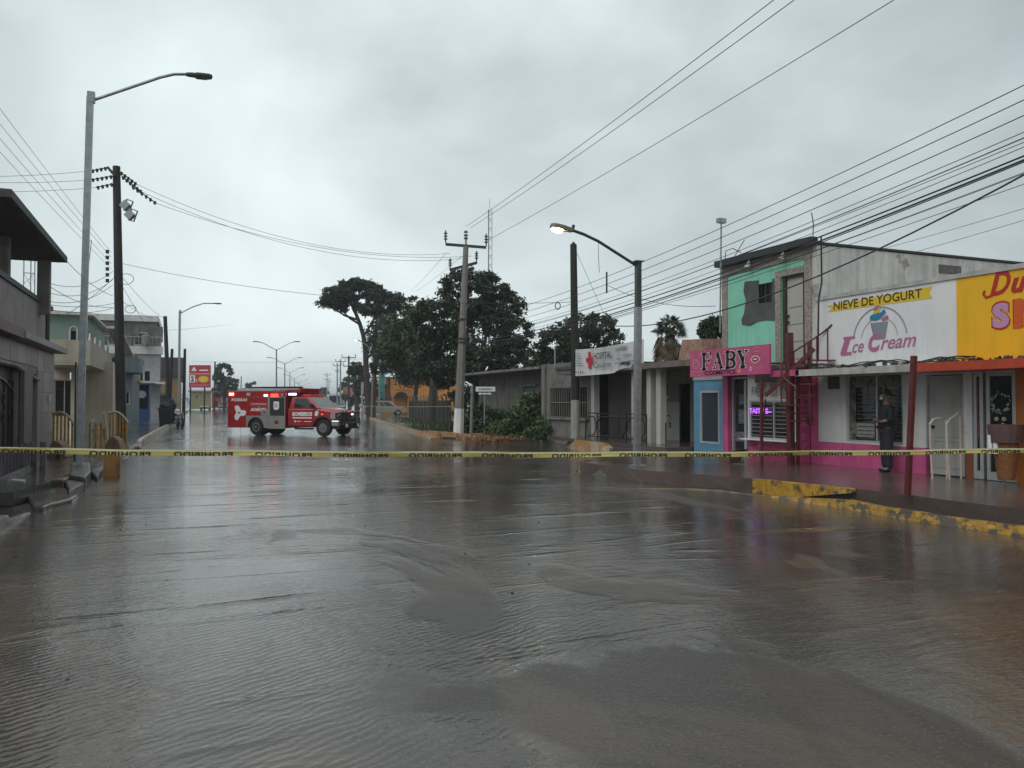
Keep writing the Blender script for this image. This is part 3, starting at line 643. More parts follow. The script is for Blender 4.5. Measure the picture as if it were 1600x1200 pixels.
def lips(pan, u, v, w, h, mats, par):
    up = [(u-w/2, v), (u-w*.25, v+h*.42), (u-w*.1, v+h*.5), (u, v+h*.38), (u+w*.1, v+h*.5), (u+w*.25, v+h*.42), (u+w/2, v), (u+w*.3, v-h*.35), (u, v-h*.55), (u-w*.3, v-h*.35)]
    c = [(u+(a-u)*1.22, v+(b-v)*1.3) for a, b in up]
    pan.poly(c, n=.006).build('lips_outline', mats[0], par); pan.poly(up, n=.009).build('lips', mats[1], par)
    pan.poly([(u-w*.3, v), (u-w*.1, v+h*.14), (u+w*.1, v+h*.14), (u+w*.3, v), (u, v-h*.15)], n=.012).build('teeth', mats[0], par)
m_lip = M('lip_red', (.4, .015, .05), .4, var=0); m_gold = M('gold_print', (.6, .35, .1), .5, var=0)
lips(pf, fw*.845, fh*.52, fw*.095, fh*.2, (m_wpr, m_lip), s3); lips(pf, fw*.085, fh*.52, fw*.07, fh*.18, (m_pkl, m_lip), s3)
pf.stroke([(fw*.085+fw*.05*math.cos(R(a)), fh*.5+fh*.2*math.sin(R(a))) for a in range(0, 361, 60)], .012).build('doodle', m_pkl, s3)
for (u, v, r) in ((.9, .22, .055), (.79, .2, .05)): star(fw*u, fh*v, r*1.3, None, pf).build('star_doodle', m_gold if u > .85 else m_wpr, s3)
for (u, v, w_, h_) in ((.035, .8, .02, .07), (.14, .8, .015, .08), (.05, .15, .03, .06), (.13, .14, .02, .08), (.77, .75, .015, .1), (.86, .85, .03, .06)):
    pf.stroke([(fw*(u-w_), fh*(v-h_)), (fw*(u+w_), fh*(v-h_)), (fw*(u+w_), fh*(v+h_)), (fw*(u-w_), fh*(v+h_)), (fw*(u-w_), fh*(v-h_))], .01).build('doodle', m_pkl, s3)
pf.disc(fw*.655, fh*.14, .05, .05).build('heart_doodle', m_gold, s3)
# ------------------------------------------------------------ steel posts and spiral stair
for (px, py, pt, X, w_, lab) in ((1418, 775, 556, None, .07, 'leaning dark red steel post on the pavement before the ice cream shop'), (1190, 728, 592, None, .055, 'thin dark red post left of the spiral stair before the cosmetics window'), (1236, 727, 520, None, .13, 'thickest and tallest dark red post carrying the spiral stair'), (1247, 727, 588, None, .06, 'slim dark red post right of the thick stair post')):
    b_ = gp(px, py, FL); dd = math.hypot(b_.x, b_.y); t = at(px+(10 if px == 1418 else -3 if px == 1236 else 0), pt, 1); k = dd/math.hypot(t.x, t.y)
    tt = at(px+(10 if px == 1418 else -3 if px == 1236 else 0), pt, k); 
    tag(MB().bar(b_, tt, w_).build('steel_post', m_red), lab, 'post', 'dark red steel posts')
sc = onX(1268, 600, 13.0); SX, SY = 12.95, sc.y
s4 = thing('spiral_staircase', 'dark red spiral steel staircase squeezed between the two shops', 'staircase', (SX, SY, FL))
MB().cyl((SX, SY, 1.3), (SX, SY, 3.05), .05, n=10).build('newel_post', m_red, s4)
MB().cyl((SX, SY, 1.15), (SX, SY, 1.35), .04, .1, n=10).build('newel_foot', m_red, s4)
MB().tube([(SX, SY, 1.2), (SX+.01, SY, FL)], .012).build('drain_pipe', m_black, s4)
for k in range(9):
    a0 = R(200-k*24); z = 1.25+k*.17; r = .62
    P = [(SX, SY, z), (SX+r*math.cos(a0), SY+r*math.sin(a0), z), (SX+r*math.cos(a0-.42), SY+r*math.sin(a0-.42), z)]
    MB().ext(P, (0, 0, .03)).build('tread', m_red, s4)
    q = Vector(P[1]); MB().bar(q, q+Vector((0, 0, .75)), .02).build('baluster', m_red, s4)
MB().tube([(SX+.62*math.cos(R(200-k*12)), SY+.62*math.sin(R(200-k*12)), 2.0+k*.085) for k in range(18)], .02).build('handrail', m_red, s4)
a = at(1196, 618, 1); k = 12.4/a.x; a = at(1196, 618, k); b_ = at(1272, 545, 12.9/at(1272, 545, 1).x); MB().bar(a, b_, .05, .09).build('stringer', m_red, s4)
for (p, q) in (((1196, 624), (1193, 660)), ((1250, 600), (1275, 600)), ((1250, 618), (1272, 618)), ((1255, 618), (1254, 632)), ((1195, 690), (1240, 702)), ((1196, 702), (1240, 708))):
    A_ = at(*p, 12.5/at(*p, 1).x); B_ = at(*q, 12.5/at(*q, 1).x); MB().bar(A_, B_, .03).build('railing_bar', m_red, s4)
# ------------------------------------------------------------ rails and stand before the ice cream shop
m_cream = M('cream_pipe', (.55, .48, .42), .4)
def handrail(pxs, lab):
    P = [at(x, y, 1) for x, y in pxs]; b_ = gp(*pxs[0], FL); b2 = gp(*pxs[-1], FL)
    out = []
    for i, p in enumerate(P):
        t = i/(len(P)-1); dd = (b_*(1-t)+b2*t); k = dd.y/p.y; out.append(at(*pxs[i], k))
    out[0].z = FL; out[-1].z = FL
    return tag(MB().tube(out, .018, 8).build('handrail', m_cream), lab, 'handrail', 'cream bent pipe rails before the ice cream shop')
handrail([(1457, 748), (1454, 700), (1453, 662), (1458, 655), (1468, 653), (1478, 655), (1480, 748)], 'low cream bent pipe rail nearest the leaning red post')
handrail([(1484, 749), (1480, 700), (1479, 662), (1484, 655), (1497, 646), (1500, 650), (1502, 748)], 'tall cream bent pipe rail, middle one of the three')
handrail([(1570, 758), (1566, 700), (1565, 664), (1567, 662), (1571, 664), (1576, 700), (1582, 752)], 'cream pipe rail under the cone stand at the right edge')
m_cone = M('wafer_brown', (.2, .08, .03), .5, var=.35, vs=16)
def cone_stand(px, py, h, r, lab):
    b_ = gp(px, py, FL); t = thing('cone_display', lab, 'cone display', b_)
    MB().cyl((b_.x, b_.y, FL), (b_.x, b_.y, FL+h*.55), .02).build('pole', m_black, t)
    MB().cyl((b_.x, b_.y, FL), (b_.x, b_.y, FL+.03), .2, n=14).build('base', m_black, t)
    MB().cyl((b_.x, b_.y, FL+h*.55), (b_.x, b_.y, FL+h*.9), r*.2, r, n=12).build('cone', m_cone, t)
    MB().cyl((b_.x, b_.y, FL+h*.9), (b_.x, b_.y, FL+h), r*1.1, r*1.1, n=12).build('rim', M('brown_rim', (.13, .06, .045), .5), t)
cone_stand(1467, 738, 1.32, .15, 'slim upside down cone display before the white metal door')
# big cup/cone stand at right edge
b_ = gp(1588, 758, FL); b_.x -= .25; t = thing('cone_display', 'large brown cone display with two white tubes at the right edge', 'cone display', b_)
MB().cyl((b_.x, b_.y, FL+.1), (b_.x, b_.y, .98), .13, .2, n=14).build('barrel', m_cone, t)
MB().cyl((b_.x, b_.y, .99), (b_.x, b_.y, 1.3), .25, .28, n=14).build('hood', M('brown_hood', (.11, .06, .06), .6), t)
for s_ in (-1, 1): MB().cyl((b_.x-.2, b_.y+.09+s_*.05, .8), (b_.x-.2, b_.y+.09+s_*.05, 1.12), .04, n=10).build('tube', m_sgnw, t)
# potted plant / dark bush by the brown pier
def leaves(pts, size, seed=0, flat=.0, sizes=None):
    r = np.random.default_rng(seed); n = len(pts); P = np.asarray(pts)
    a = r.normal(size=(n, 3)); a /= np.linalg.norm(a, axis=1)[:, None]; b = r.normal(size=(n, 3)); b -= (a*b).sum(1)[:, None]*a; b /= np.linalg.norm(b, axis=1)[:, None]
    s = size*r.uniform(.6, 1.4, n)[:, None]
    v = np.empty((n, 4, 3)); v[:, 0] = P-a*s; v[:, 1] = P-b*s*.45; v[:, 2] = P+a*s; v[:, 3] = P+b*s*.45
    return v.reshape(-1, 3)
def leafmesh(name, v, mat, parent=None, kind=None):
    n = len(v)//4; me = bpy.data.meshes.new(name)
    o0 = origin(parent) if parent is not None else Vector((v[:, 0].mean(), v[:, 1].mean(), v[:, 2].min()))
    vv = (v-np.array(o0)).astype(np.float32)
    me.vertices.add(4*n); me.vertices.foreach_set('co', vv.ravel()); me.loops.add(4*n); me.loops.foreach_set('vertex_index', np.arange(4*n, dtype=np.int32))
    me.polygons.add(n); me.polygons.foreach_set('loop_start', np.arange(0, 4*n, 4, dtype=np.int32)); me.update(calc_edges=True); me.materials.append(mat)
    o = bpy.data.objects.new(name, me); COL.objects.link(o)
    if parent is not None: o.parent = parent
    else: o.location = o0
    if kind: o['kind'] = kind
    return o
def cloud(c, r, n, clumps=0, rr=.3, seed=0, shell=.55, flat=1):
    g = np.random.default_rng(seed); c = np.array(c); clumps = clumps or max(6, n//22)
    d = g.normal(size=(clumps, 3)); d /= np.linalg.norm(d, axis=1)[:, None]; cc = d*(g.uniform(shell, 1, clumps)**.6)[:, None]*np.array(r)
    i = g.integers(0, clumps, n); p = cc[i]+g.normal(size=(n, 3))*rr*np.array([1, 1, .7])
    return p+c
m_leaf = M('dark_leaves', (.027, .048, .018), .5, var=.45, vs=.9, island=.5)
m_leaf2 = M('green_leaves', (.05, .08, .025), .55, var=.4, vs=1.0, island=.5)
m_leaf3 = M('pine_needles', (.03, .048, .026), .6, var=.4, vs=.8, island=.45)
m_grass = M('wet_grass', (.065, .115, .03), .5, var=.5, vs=1.2, island=.5)
p = gp(1490, 735, FL); bt = thing('potted_plant', 'dark bushy potted plant between the pipe rails and the brown pier', 'plant', p)
leafmesh('foliage', leaves(cloud((p.x+.25, p.y, FL+1.1), (.2, .2, .25), 260, 20, .06, 3), .05, 3), m_leaf, bt)
MB().cyl((p.x+.25, p.y, FL), (p.x+.25, p.y, FL+.95), .1, .07, n=10).build('pot', M('terracotta', (.16, .07, .04), .6), bt)
# cardboard box on the pavement
cb = gp(1140, 722, FL); t = thing('cardboard_box', 'crumpled cardboard box lying on the pavement before the pink column', 'box', (cb.x, cb.y, FL), R(25))
m_card = M('cardboard', (.2, .12, .08), .7, var=.2)
MB().hexa([(-.28, -.15, .01), (.24, -.15, .01), (.24, .15, .01), (-.28, .15, .01)], [(-.36, -.2, .26), (.34, -.2, .22), (.34, .2, .22), (-.36, .2, .27)]).build('box_body', m_card, t)
MB().hexa([(-.36, -.2, .27), (.34, -.2, .23), (.3, -.36, .3), (-.3, -.36, .33)], [(-.36, -.2, .28), (.34, -.2, .24), (.3, -.36, .31), (-.3, -.36, .34)]).build('flap', m_card, t)
# ------------------------------------------------------------ veranda building with white columns
XV = 13.75
s5 = thing('veranda_building', 'low cream building with white square columns and shaded porch behind the phone banner', 'building', (XV, 22, FL))
ya, yb = Y(1083), 27.6
m_cream_w = M('cream_render', (.3, .28, .26), .7, var=.12, streak=.45)
XK = 15.6
dk0, dk1 = onX(1078, 600, XK).y, onX(1060, 600, XK).y
MB().wall('x', XK, .2, ya-1.5, yb, FL, 2.9, [(onX(1078, 600, XK).y, onX(1057, 600, XK).y, FL, 2.3), (onX(1044, 600, XK).y, onX(1038, 600, XK).y, 1.2, 2.3)]).build('wall', m_cream_w, s5)
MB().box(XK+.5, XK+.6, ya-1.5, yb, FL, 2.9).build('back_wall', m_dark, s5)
MB().box(XV+.1, XK, ya-.25, ya-.05, FL, 2.9).build('side_wall', m_cream_w, s5)
MB().box(XV-.45, XK+4, ya-.25, yb, 2.72, 2.9).build('roof_slab', M('stained_slab', (.17, .14, .13), .7, var=.3, vs=3, streak=.5), s5)
MB().box(XV-.5, XK+4, yb-5.5, yb, 2.9, 3.0).build('roof_sheet', M('dark_roof_sheet', (.04, .045, .05), .35), s5)
m_col = M('column_white', (.48, .47, .45), .6, var=.06, streak=.3)
for px in (1033, 1018, 994, 930):
    y = Y(px, XV); MB().box(XV-.11, XV+.11, y-.12, y+.12, FL, 2.72).build('column', m_col, s5)
def stuck(name, px0, px1, py0, py1, X, mat, par, n=.01): return MB().box(X-n-.01, X-n, Y(px1, X), Y(px0, X), Z(px0, py1, X), Z(px0, py0, X)).build(name, mat, par)
po = stuck('poster', 1041, 1062, 628, 690, XK, M('white_board', (.42, .41, .4), .6, var=.05), s5)
stuck('poster', 1048, 1062, 597, 627, XK, M('price_list', (.22, .19, .17), .6, var=.4, vs=14), s5)
pz = Pan((XK-.025, Y(1041, XK), 0), (0, -1, 0), (0, 0, 1), (-1, 0, 0))
pz.disc(.18, Z(1041, 652, XK), .11, .1).build('red_mark', m_lip, po); text('O', pz, .2, Z(1041, 668, XK), .14, .2, m_text, po, bold=.06)
text('N', pz, .1, Z(1041, 656, XK), .15, .13, m_wpr, po, bold=.04, n=.012)
text('?', Pan((XK-.02, Y(1038, XK), 0), (0, -1, 0), (0, 0, 1), (-1, 0, 0)), .1, Z(1041, 630, XK), .16, .3, m_wpr, s5, bold=.03)
tag(MB().box(XV-1.0, XV+1.9, ya+.1, yb-.3, FL+.003, FL+.12).build('porch_step', m_walk), kind='structure')
# railing
rl = thing('iron_railing', 'black wrought iron railing with rounded panels on the porch edge', 'railing', (XV-.3, 23, FL))
XR = XV-.35
def rp(px, py): p = onX(px, py, XR); return p
yr0, yr1 = Y(1010, XR), Y(915, XR); zr0, zr1 = FL+.12, Z(950, 646, XR)
for z in (zr1, zr0+.08): MB().bar((XR, yr0, z), (XR, yr1, z), .035).build('rail', m_black, rl)
for y in (yr0, yr1, yr0+(yr1-yr0)*.3, yr0+(yr1-yr0)*.78): MB().bar((XR, y, FL+.1), (XR, y, zr1), .03).build('post', m_black, rl)
nb = 15
for i in range(1, nb):
    y = yr0+(yr1-yr0)*(.32+.44*i/nb); MB().bar((XR, y, zr0+.08), (XR, y, zr1-.12), .014).build('bar', m_black, rl)
MB().bar((XR, yr0+(yr1-yr0)*.32, zr1-.13), (XR, yr0+(yr1-yr0)*.76, zr1-.13), .03).build('rail', m_black, rl)
for f0_, f1_ in ((.02, .28), (.8, .98), (.31, .77)):
    a, b = yr0+(yr1-yr0)*f0_, yr0+(yr1-yr0)*f1_; q = min(.2, (b-a)*.3); zt, zb_ = zr1-.12, zr0+.14
    MB().tube([(XR-.01, a+q, zt), (XR-.01, b-q, zt), (XR-.01, b, zt-q), (XR-.01, b, zb_+q), (XR-.01, b-q, zb_), (XR-.01, a+q, zb_), (XR-.01, a, zb_+q), (XR-.01, a, zt-q), (XR-.01, a+q, zt)], .022).build('scroll', m_black, rl)
mb = MB(); Xd = onX(1040, 690, 13.6).x
tag(MB().tube([(13.5, Y(1040, 13.5), FL), (13.5, Y(1040, 13.5), 1.05)], .02).build('short_post', m_black), 'short thin black rail end before the white poster', 'post')
# sloping roof lump with tiles above (pinkish) behind banner
MB_ = MB().hexa([(15.2, 22.2, 3.01), (15.2, 20.9, 3.01), (17.5, 20.9, 3.01), (17.5, 22.2, 3.01)], [(15.3, 22.1, 3.75), (15.3, 21.0, 3.7), (17.5, 21.0, 3.8), (17.5, 22.1, 3.8)])
tag(MB_.build('roof_tank', M('pink_block', (.3, .17, .13), .8, var=.4, vs=6)), 'pinkish block standing on the roof right of the phone banner', 'block')
# ------------------------------------------------------------ phone repair banner
A_ = Vector((12.9, 25.2, 0)); zbt, zbb = 3.55, 2.6
B_ = at(1006, 555, 1); B_ = B_*1; kk = 21.4/B_.y; B_ = Vector((B_.x*kk, 21.4, 0))
LB = (B_-A_).length; ub = (B_-A_).normalized()
bn = thing('banner', 'torn white hospital banner with red cross tied to the black pole', 'banner', (A_.x, A_.y, 2.5))
nrm = Vector((-ub.y, ub.x, 0)); nrm = nrm if nrm.dot(A_) < 0 else -nrm
K = 36; mb = MB(); L = []
def bz(t, top): return (zbt+.12*t-.06*math.sin(math.pi*t)) if top else (zbb+.16*t-.05*math.sin(math.pi*t)+(.1*max(0, math.sin(9*t-5)) if t > .6 else 0))
for i in range(K+1):
    t = i/K
    for j in range(7):
        s_ = j/6; z = bz(t, True)*(s_)+bz(t, False)*(1-s_); off = .05*math.sin(7*t+3*s_)*math.sin(math.pi*t)
        L.append(A_+ub*(LB*t)+nrm*off+Vector((0, 0, z)))
mb.add(L, [(i*7+j, (i+1)*7+j, (i+1)*7+j+1, i*7+j+1) for i in range(K) for j in range(6)]); 
bo = mb.build('banner_sheet', M('banner_white', (.6, .61, .62), .55, var=.1, vs=2, streak=.35), bn, smooth=True)
pbn = Pan(A_+Vector((0, 0, zbb))+nrm*.075, ub, (0, 0, 1), nrm)
hB = zbt-zbb; m_navy = M('navy_print', (.02, .03, .06), .6, var=0); m_bred = M('cross_red', (.5, .012, .02), .5, var=0); m_gp = M('grey_print', (.14, .15, .17), .6, var=0)
pbn.rect(LB*.235, LB*.275, hB*.25, hB*.86).build('red_cross', m_bred, bo); pbn.rect(LB*.2, LB*.31, hB*.47, hB*.65, n=.006).build('red_cross', m_bred, bo)
text('HOSPITAL', pbn, LB*.325, hB*.56, LB*.26, hB*.23, m_navy, bo, bold=.02, slope=.03)
text('Celulares', pbn, LB*.325, hB*.24, LB*.26, hB*.22, m_gp, bo, bold=.012, shear=.3, slope=.03); text('de', pbn, LB*.31, hB*.3, LB*.03, hB*.08, m_gp, bo)
mbx = MB()
for k in range(6): pbn.rect(LB*.03, LB*(.09+.02*(k % 3)+.03*(k > 3)), hB*(.82-.09*k), hB*(.84-.09*k)-.0, mbx)
for k in range(4): pbn.rect(LB*(.035+.035*k), LB*(.05+.035*k), hB*.1, hB*.18, mbx)
mbx.build('small_print', m_gp, bo)
mbx = MB(); 
for k, (u, v, w_) in enumerate(((.63, .85, .16), (.7, .9, .1), (.74, .62, .12), (.8, .4, .1), (.65, .5, .06), (.63, .35, .07))): pbn.rect(LB*u, LB*(u+w_), hB*v, hB*(v+.045), mbx)
mbx.build('small_print', M('faint_print', (.28, .29, .3), .6, var=.2), bo); pbn.disc(LB*.775, hB*.32, .04).build('small_print', m_gp, bo)
# ------------------------------------------------------------ grey building with barred opening
XG = 14.2; yg0, yg1 = 27.9, Y(850, XG)
s6 = thing('grey_building', 'bare grey concrete building with a barred gate opening on the side street corner', 'building', (XG, yg0, 0))
zg = Z(870, 568, XG); oy0, oy1 = Y(917, XG), Y(859, XG); oz0, oz1 = Z(880, 653, XG), Z(880, 605, XG)
yg0 = oy0-.5
MB().wall('x', XG, .2, yg0, yg1, 0, zg, [(oy0, oy1, oz0, oz1)]).build('wall', m_grey, s6)
MB().box(XG, XG+7, yg1-.2, yg1-.002+.2, 0, zg-.01).build('side_wall', m_grey, s6)
MB().box(XG+.2, XG+7, yg0, yg1-.21, zg-.25, zg-.1).build('roof', m_grey, s6); MB().box(XG+1.5, XG+1.6, yg0, yg1-.25, 0, zg-.26).build('back_wall', m_dark, s6)
m_bars = M('pinkish_bars', (.2, .17, .165), .5, var=.2)
for i in range(17):
    y = oy0+.03+(oy1-oy0-.06)*i/16; MB().bar((XG+.05, y, oz0), (XG+.05, y, oz1), .03).build('bar', m_bars, s6)
for z in (oz0+.03, (oz0+oz1)/2, oz1-.02): MB().bar((XG+.03, oy0, z), (XG+.03, oy1, z), .03).build('rail', m_bars, s6)
MB().box(XG-.1, XG-.002, oy0-.2, oy1+.1, oz0-.07, oz0-.005).build('sill', m_conc, s6)
MB().box(XG-.08, XG-.002, yg1-.25, yg1+.1, 0, zg).build('corner_pillar', m_grey, s6)
# ------------------------------------------------------------ dark shop with roller shutter
XQ = 15.2; yq0, yq1 = yg1+.25, Y(748, XQ)
s7 = thing('shuttered_shop', 'long dark shop with a grey roller shutter half hidden by the bushes', 'building', (XQ, yq0, 0))
sh0, sh1 = Y(837, XQ), Y(818, XQ); zq = Z(840, 580, XQ); shz = Z(825, 604, XQ)
MB().wall('x', XQ, .2, yq0, yq1, 0, zq, [(sh0, sh1, 0, shz)]).build('wall', m_grey, s7)
MB().box(XQ-1.1, XQ+5, yq0, yq1, zq+.0, zq+.12).build('roof_slab', m_conc, s7)
MB().box(XQ-.15, XQ-.01, sh0-.3, sh1+.2, shz, shz+.1).build('shutter_box', m_conc, s7)
for k in range(24):
    z = .1+k*(shz-.12)/24; MB().box(XQ+.05, XQ+.09-(k % 2)*.015, sh0, sh1, z, z+(shz-.12)/24-.012).build('shutter_slat', M('shutter_grey', (.16, .17, .17), .5, metal=.2), s7)
MB().box(XQ+.1, XQ+.12, sh0, sh1, 0, shz).build('shutter_back', m_dark, s7)
# ------------------------------------------------------------ street sign, poles
def sgn():
    b_ = gp(757, 683, .05); t = thing('street_name_sign', 'white street name sign over a two way arrow on a thin post', 'street sign', b_)
    d = b_.y; kx = b_.length
    def w(px, py): q = at(px, py, 1); return q*(1)+Vector((0, 0, 0))
    k = b_.y/at(757, 640, 1).y
    P = lambda px, py: Vector(((ray(px, py)[0])*k, (ray(px, py)[1])*k, CH+ray(px, py)[2]*k))
    MB().cyl((b_.x, b_.y, 0), (b_.x, b_.y, P(757, 612).z), .035, n=8).build('post', m_galv, t)
    U = Vector((math.cos(-YAW), math.sin(-YAW), 0)); c = P(758.5, 608); pan = Pan(c-U*.45+Vector((0, 0, -.11)), U, (0, 0, 1)); 
    pan.rect(0, .9, 0, .22, n=.02, th=.02).build('name_plate', m_sgnw, t); text('GUERRERO', pan, .12, .06, .66, .1, m_gp, t, n=.028, bold=.02)
    pan.poly([(.1, -.1), (.22, -.03), (.22, -.07), (.62, -.07), (.62, -.03), (.74, -.1), (.62, -.17), (.62, -.13), (.22, -.13), (.22, -.17)], n=.02, th=.015).build('arrow_plate', m_sgnw, t)
sgn()
def tops(b, px, py):
    k = math.hypot(b.x, b.y)/math.hypot(*ray(px, py)[:2]); r = ray(px, py); return Vector((r[0]*k, r[1]*k, CH+r[2]*k))
def xarm(c, U, L, dz0, dz1, mat, par, insul=(-.95, .95), ih=.42):
    a = c-U*L+Vector((0, 0, dz0)); b_ = c+U*L+Vector((0, 0, dz1)); MB().bar(a, b_, .1, .12).build('crossarm', mat, par)
    for s_ in insul:
        p = c+U*(L*s_)+Vector((0, 0, (dz0+dz1)/2+(dz1-dz0)/2*s_+.05)); mb = MB().cyl(p, p+Vector((0, 0, ih)), .03, n=6)
        for q in range(3): mb.cyl(p+Vector((0, 0, ih*(.3+.22*q))), p+Vector((0, 0, ih*(.4+.22*q))), .1, .06, n=8)
        mb.build('insulator', m_ins, par)
m_ins = M('insulator_brown', (.03, .028, .027), .3)
m_pole = M('concrete_pole', (.2, .185, .165), .7, var=.2, vs=5, streak=.5, bump=.004, bs=30)
UR = Vector((math.cos(-YAW), math.sin(-YAW), 0))
pb1 = gp(716, 680, .12); pt1 = tops(pb1, 728, 385)
t = thing('utility_pole', 'tall concrete utility pole with two crossarms and white painted foot', 'utility pole', pb1)
mid = pb1.lerp(pt1, .14); MB().cyl(mid, pt1, .235, .13, n=8).build('shaft', m_pole, t); MB().cyl(pb1-Vector((0, 0, .3)), mid, .262, .24, n=8).build('painted_base', m_sgnw, t)
MB().cyl(pt1, pt1+Vector((0, 0, .55)), .05).build('top_pin', m_galv, t)
mbi = MB(); 
for q in range(3): mbi.cyl(pt1+Vector((0, 0, .35+.15*q)), pt1+Vector((0, 0, .43+.15*q)), .11, .07, n=8)
mbi.build('insulator', m_ins, t)
xarm(pt1+Vector((0, 0, 0)), UR, .95, 0.1, -.05, m_ins, t, (-1, 1), .6)
l2 = tops(pb1, 724, 412); xarm(l2, UR, .65, -.3, .05, m_ins, t, (-.95, .1, .95), .5)
for py in (500, 530, 536): q = tops(pb1, 722, py); MB().cyl(q, q+Vector((0, 0, .06)), .24, n=8).build('band', m_ins, t)
q = tops(pb1, 731, 531); MB().tube([q+Vector((0, -.1, .3)), q+Vector((.15, -.1, 0)), q+Vector((.05, -.1, -.15))], .04).build('clamp', m_galv, t)
b_ = gp(736, 684, .1); tag(MB().tube([b_, tops(b_, 737, 640), tops(b_, 738, 612)], .07, 7).cyl(tops(b_, 737, 615), tops(b_, 738, 602), .1, .05).build('short_pole', m_pole), 'short thin grey post close right of the tall concrete utility pole', 'post')
# black wooden pole with white base (banner)
pb2 = Vector((13.0, 25.45, .1)); pt2 = tops(pb2, 896, 382); pm = tops(pb2, 899, 625)
t = thing('utility_pole', 'tarred wooden pole with pale painted foot holding the phone banner', 'utility pole', pb2)
MB().cyl(pm, pt2, .15, .12, n=10).build('shaft', m_creo, t); MB().cyl(pb2-Vector((0, 0, .2)), pm, .17, .152, n=10).build('painted_base', M('dirty_white_paint', (.34, .33, .31), .6, streak=.5), t)
MB().cyl(pt2, pt2+Vector((0, 0, .1)), .1, .02, n=8).build('pole_tip', m_creo, t)
# right street lamp (lit)
def bulb_head(parent, tip, dirv, L=.62, w=.26, lit=0, hmat=None, h=.1):
    d = Vector(dirv).normalized(); s_ = Vector((-d.y, d.x, 0)).normalized(); up = d.cross(s_)*-1 if d.cross(s_).z < 0 else d.cross(s_)
    b0 = []; b1 = []
    prof = [(0, .3), (.12, .55), (.35, .7), (.4, 1), (.85, 1), (1, .55)]
    top = []; bot = []
    for (a, c) in prof: top.append(tip+d*(L*a)+s_*(w/2*c)); 
    for (a, c) in prof[::-1]: top.append(tip+d*(L*a)-s_*(w/2*c))
    bd = MB().hexa([p-up*(h*.5) for p in top], [p+up*(h*.5) for p in top]).build('lamp_head', hmat or m_galv, parent, bevel=.02)
    return d, s_, up
m_lit = bpy.data.materials.new('lit_lamp_glass'); m_lit.use_nodes = True
b__ = m_lit.node_tree.nodes['Principled BSDF']; b__.inputs['Emission Color'].default_value = (1, .86, .6, 1); b__.inputs['Emission Strength'].default_value = 60; b__.inputs['Base Color'].default_value = (.8, .8, .75, 1)
pbl = gp(995, 728, FL); ptl = tops(pbl, 997, 409); pmd = tops(pbl, 997, 480)
t = thing('street_lamp', 'street lamp with lit lamp head on a square post beside the phone banner', 'street lamp', pbl)
MB().bar(pbl-Vector((0, 0, .2)), pmd, .13).build('post', m_galv, t); MB().bar(pmd, ptl, .115).build('upper_post', M('dark_green_steel', (.035, .045, .045), .4), t)
MB().box(ptl.x-.11, ptl.x+.11, ptl.y-.11, ptl.y+.11, ptl.z, ptl.z+.02).build('post_cap', m_galv, t); MB().box(ptl.x-.16, ptl.x+.14, ptl.y-.15, ptl.y+.15, FL+.001, FL+.02).build('base_plate', m_galv, t)
def towards(bp, px, py, dirxy):  # point on the vertical plane through bp along dirxy
    r = ray(px, py); dx, dy = dirxy; det = r[0]*(-dy)-r[1]*(-dx); tt = (bp.x*(-dy)-bp.y*(-dx))/det; return Vector((r[0]*tt, r[1]*tt, CH+r[2]*tt))
DA = (-1.0, 0.12); 
ar = [towards(pbl, x, y, DA) for x, y in ((993, 414), (960, 393), (935, 377), (912, 366), (895, 360))]
MB().tube(ar, .035, 8).build('arm', MATS['dark_green_steel'], t)
dh = (ar[-1]-ar[-2]); dh = Vector((dh.x, dh.y, dh.z*.55)).normalized()
hd, s_, up = bulb_head(t, ar[-1], dh, .52, .26, hmat=M('beige_housing', (.2, .18, .13), .5))
c = ar[-1]+hd*.36
bm = bmesh.new(); bmesh.ops.create_uvsphere(bm, u_segments=16, v_segments=10, radius=1); mb = MB()
mb.add([c-up*.05+hd*(v.co.x*.13)+s_*(v.co.y*.1)+up*(v.co.z*.085) for v in bm.verts], [tuple(v.index for v in f.verts) for f in bm.faces]); bm.free()
mb.build('lamp_glass', m_lit, t, smooth=True)
MB().cyl(ar[-1]+hd*.0+up*.04, ar[-1]+up*.12, .035).build('photocell', m_black, t)
MB().tube([ar[2], ar[2]+Vector((0, 0, -.28)), ar[2]+Vector((.02, 0, -.7))], .006).build('hanging_wire', m_black, t)
# tall left street lamp (off)
def lamp(name, bx, b, top, armpts, dirxy, lab, r=.085, group=None, head=.62, lit=False, cell=True):
    t = thing(name, lab, 'street lamp', b, group=group); pt = tops(b, *top)
    MB().bar(b-Vector((0, 0, .2)), pt, r*1.7, up=(0, 1, 0)).build('post', m_galv, t)
    ap = [towards(b, x, y, dirxy) for x, y in armpts]
    MB().tube(ap, r*.42, 8).build('arm', m_galv, t)
    MB().box(pt.x-.06, pt.x+.1, pt.y-.08, pt.y+.08, pt.z-.12, pt.z+.12).build('arm_bracket', m_galv, t)
    d = Vector((ap[-1].x-ap[-2].x, ap[-1].y-ap[-2].y, (ap[-1].z-ap[-2].z)*.4)).normalized()
    hd, s_, up = bulb_head(t, ap[-1], d, head, head*.42, h=head*.13, hmat=M('lamp_grey_housing', (.05, .055, .055), .4))
    c = ap[-1]+hd*head*.6; q = s_*head*.17; MB().hexa([c+q+hd*head*.2-up*head*.09, c-q+hd*head*.2-up*head*.09, c-q-hd*head*.2-up*head*.09, c+q-hd*head*.2-up*head*.09], [c+q+hd*head*.2-up*head*.066, c-q+hd*head*.2-up*head*.066, c-q-hd*head*.2-up*head*.066, c+q-hd*head*.2-up*head*.066]).build('lamp_glass', m_lit if lit else M('lamp_lens_grey', (.1, .1, .1), .5), t)
    return t
lb_ = gp(124, 722, .3)
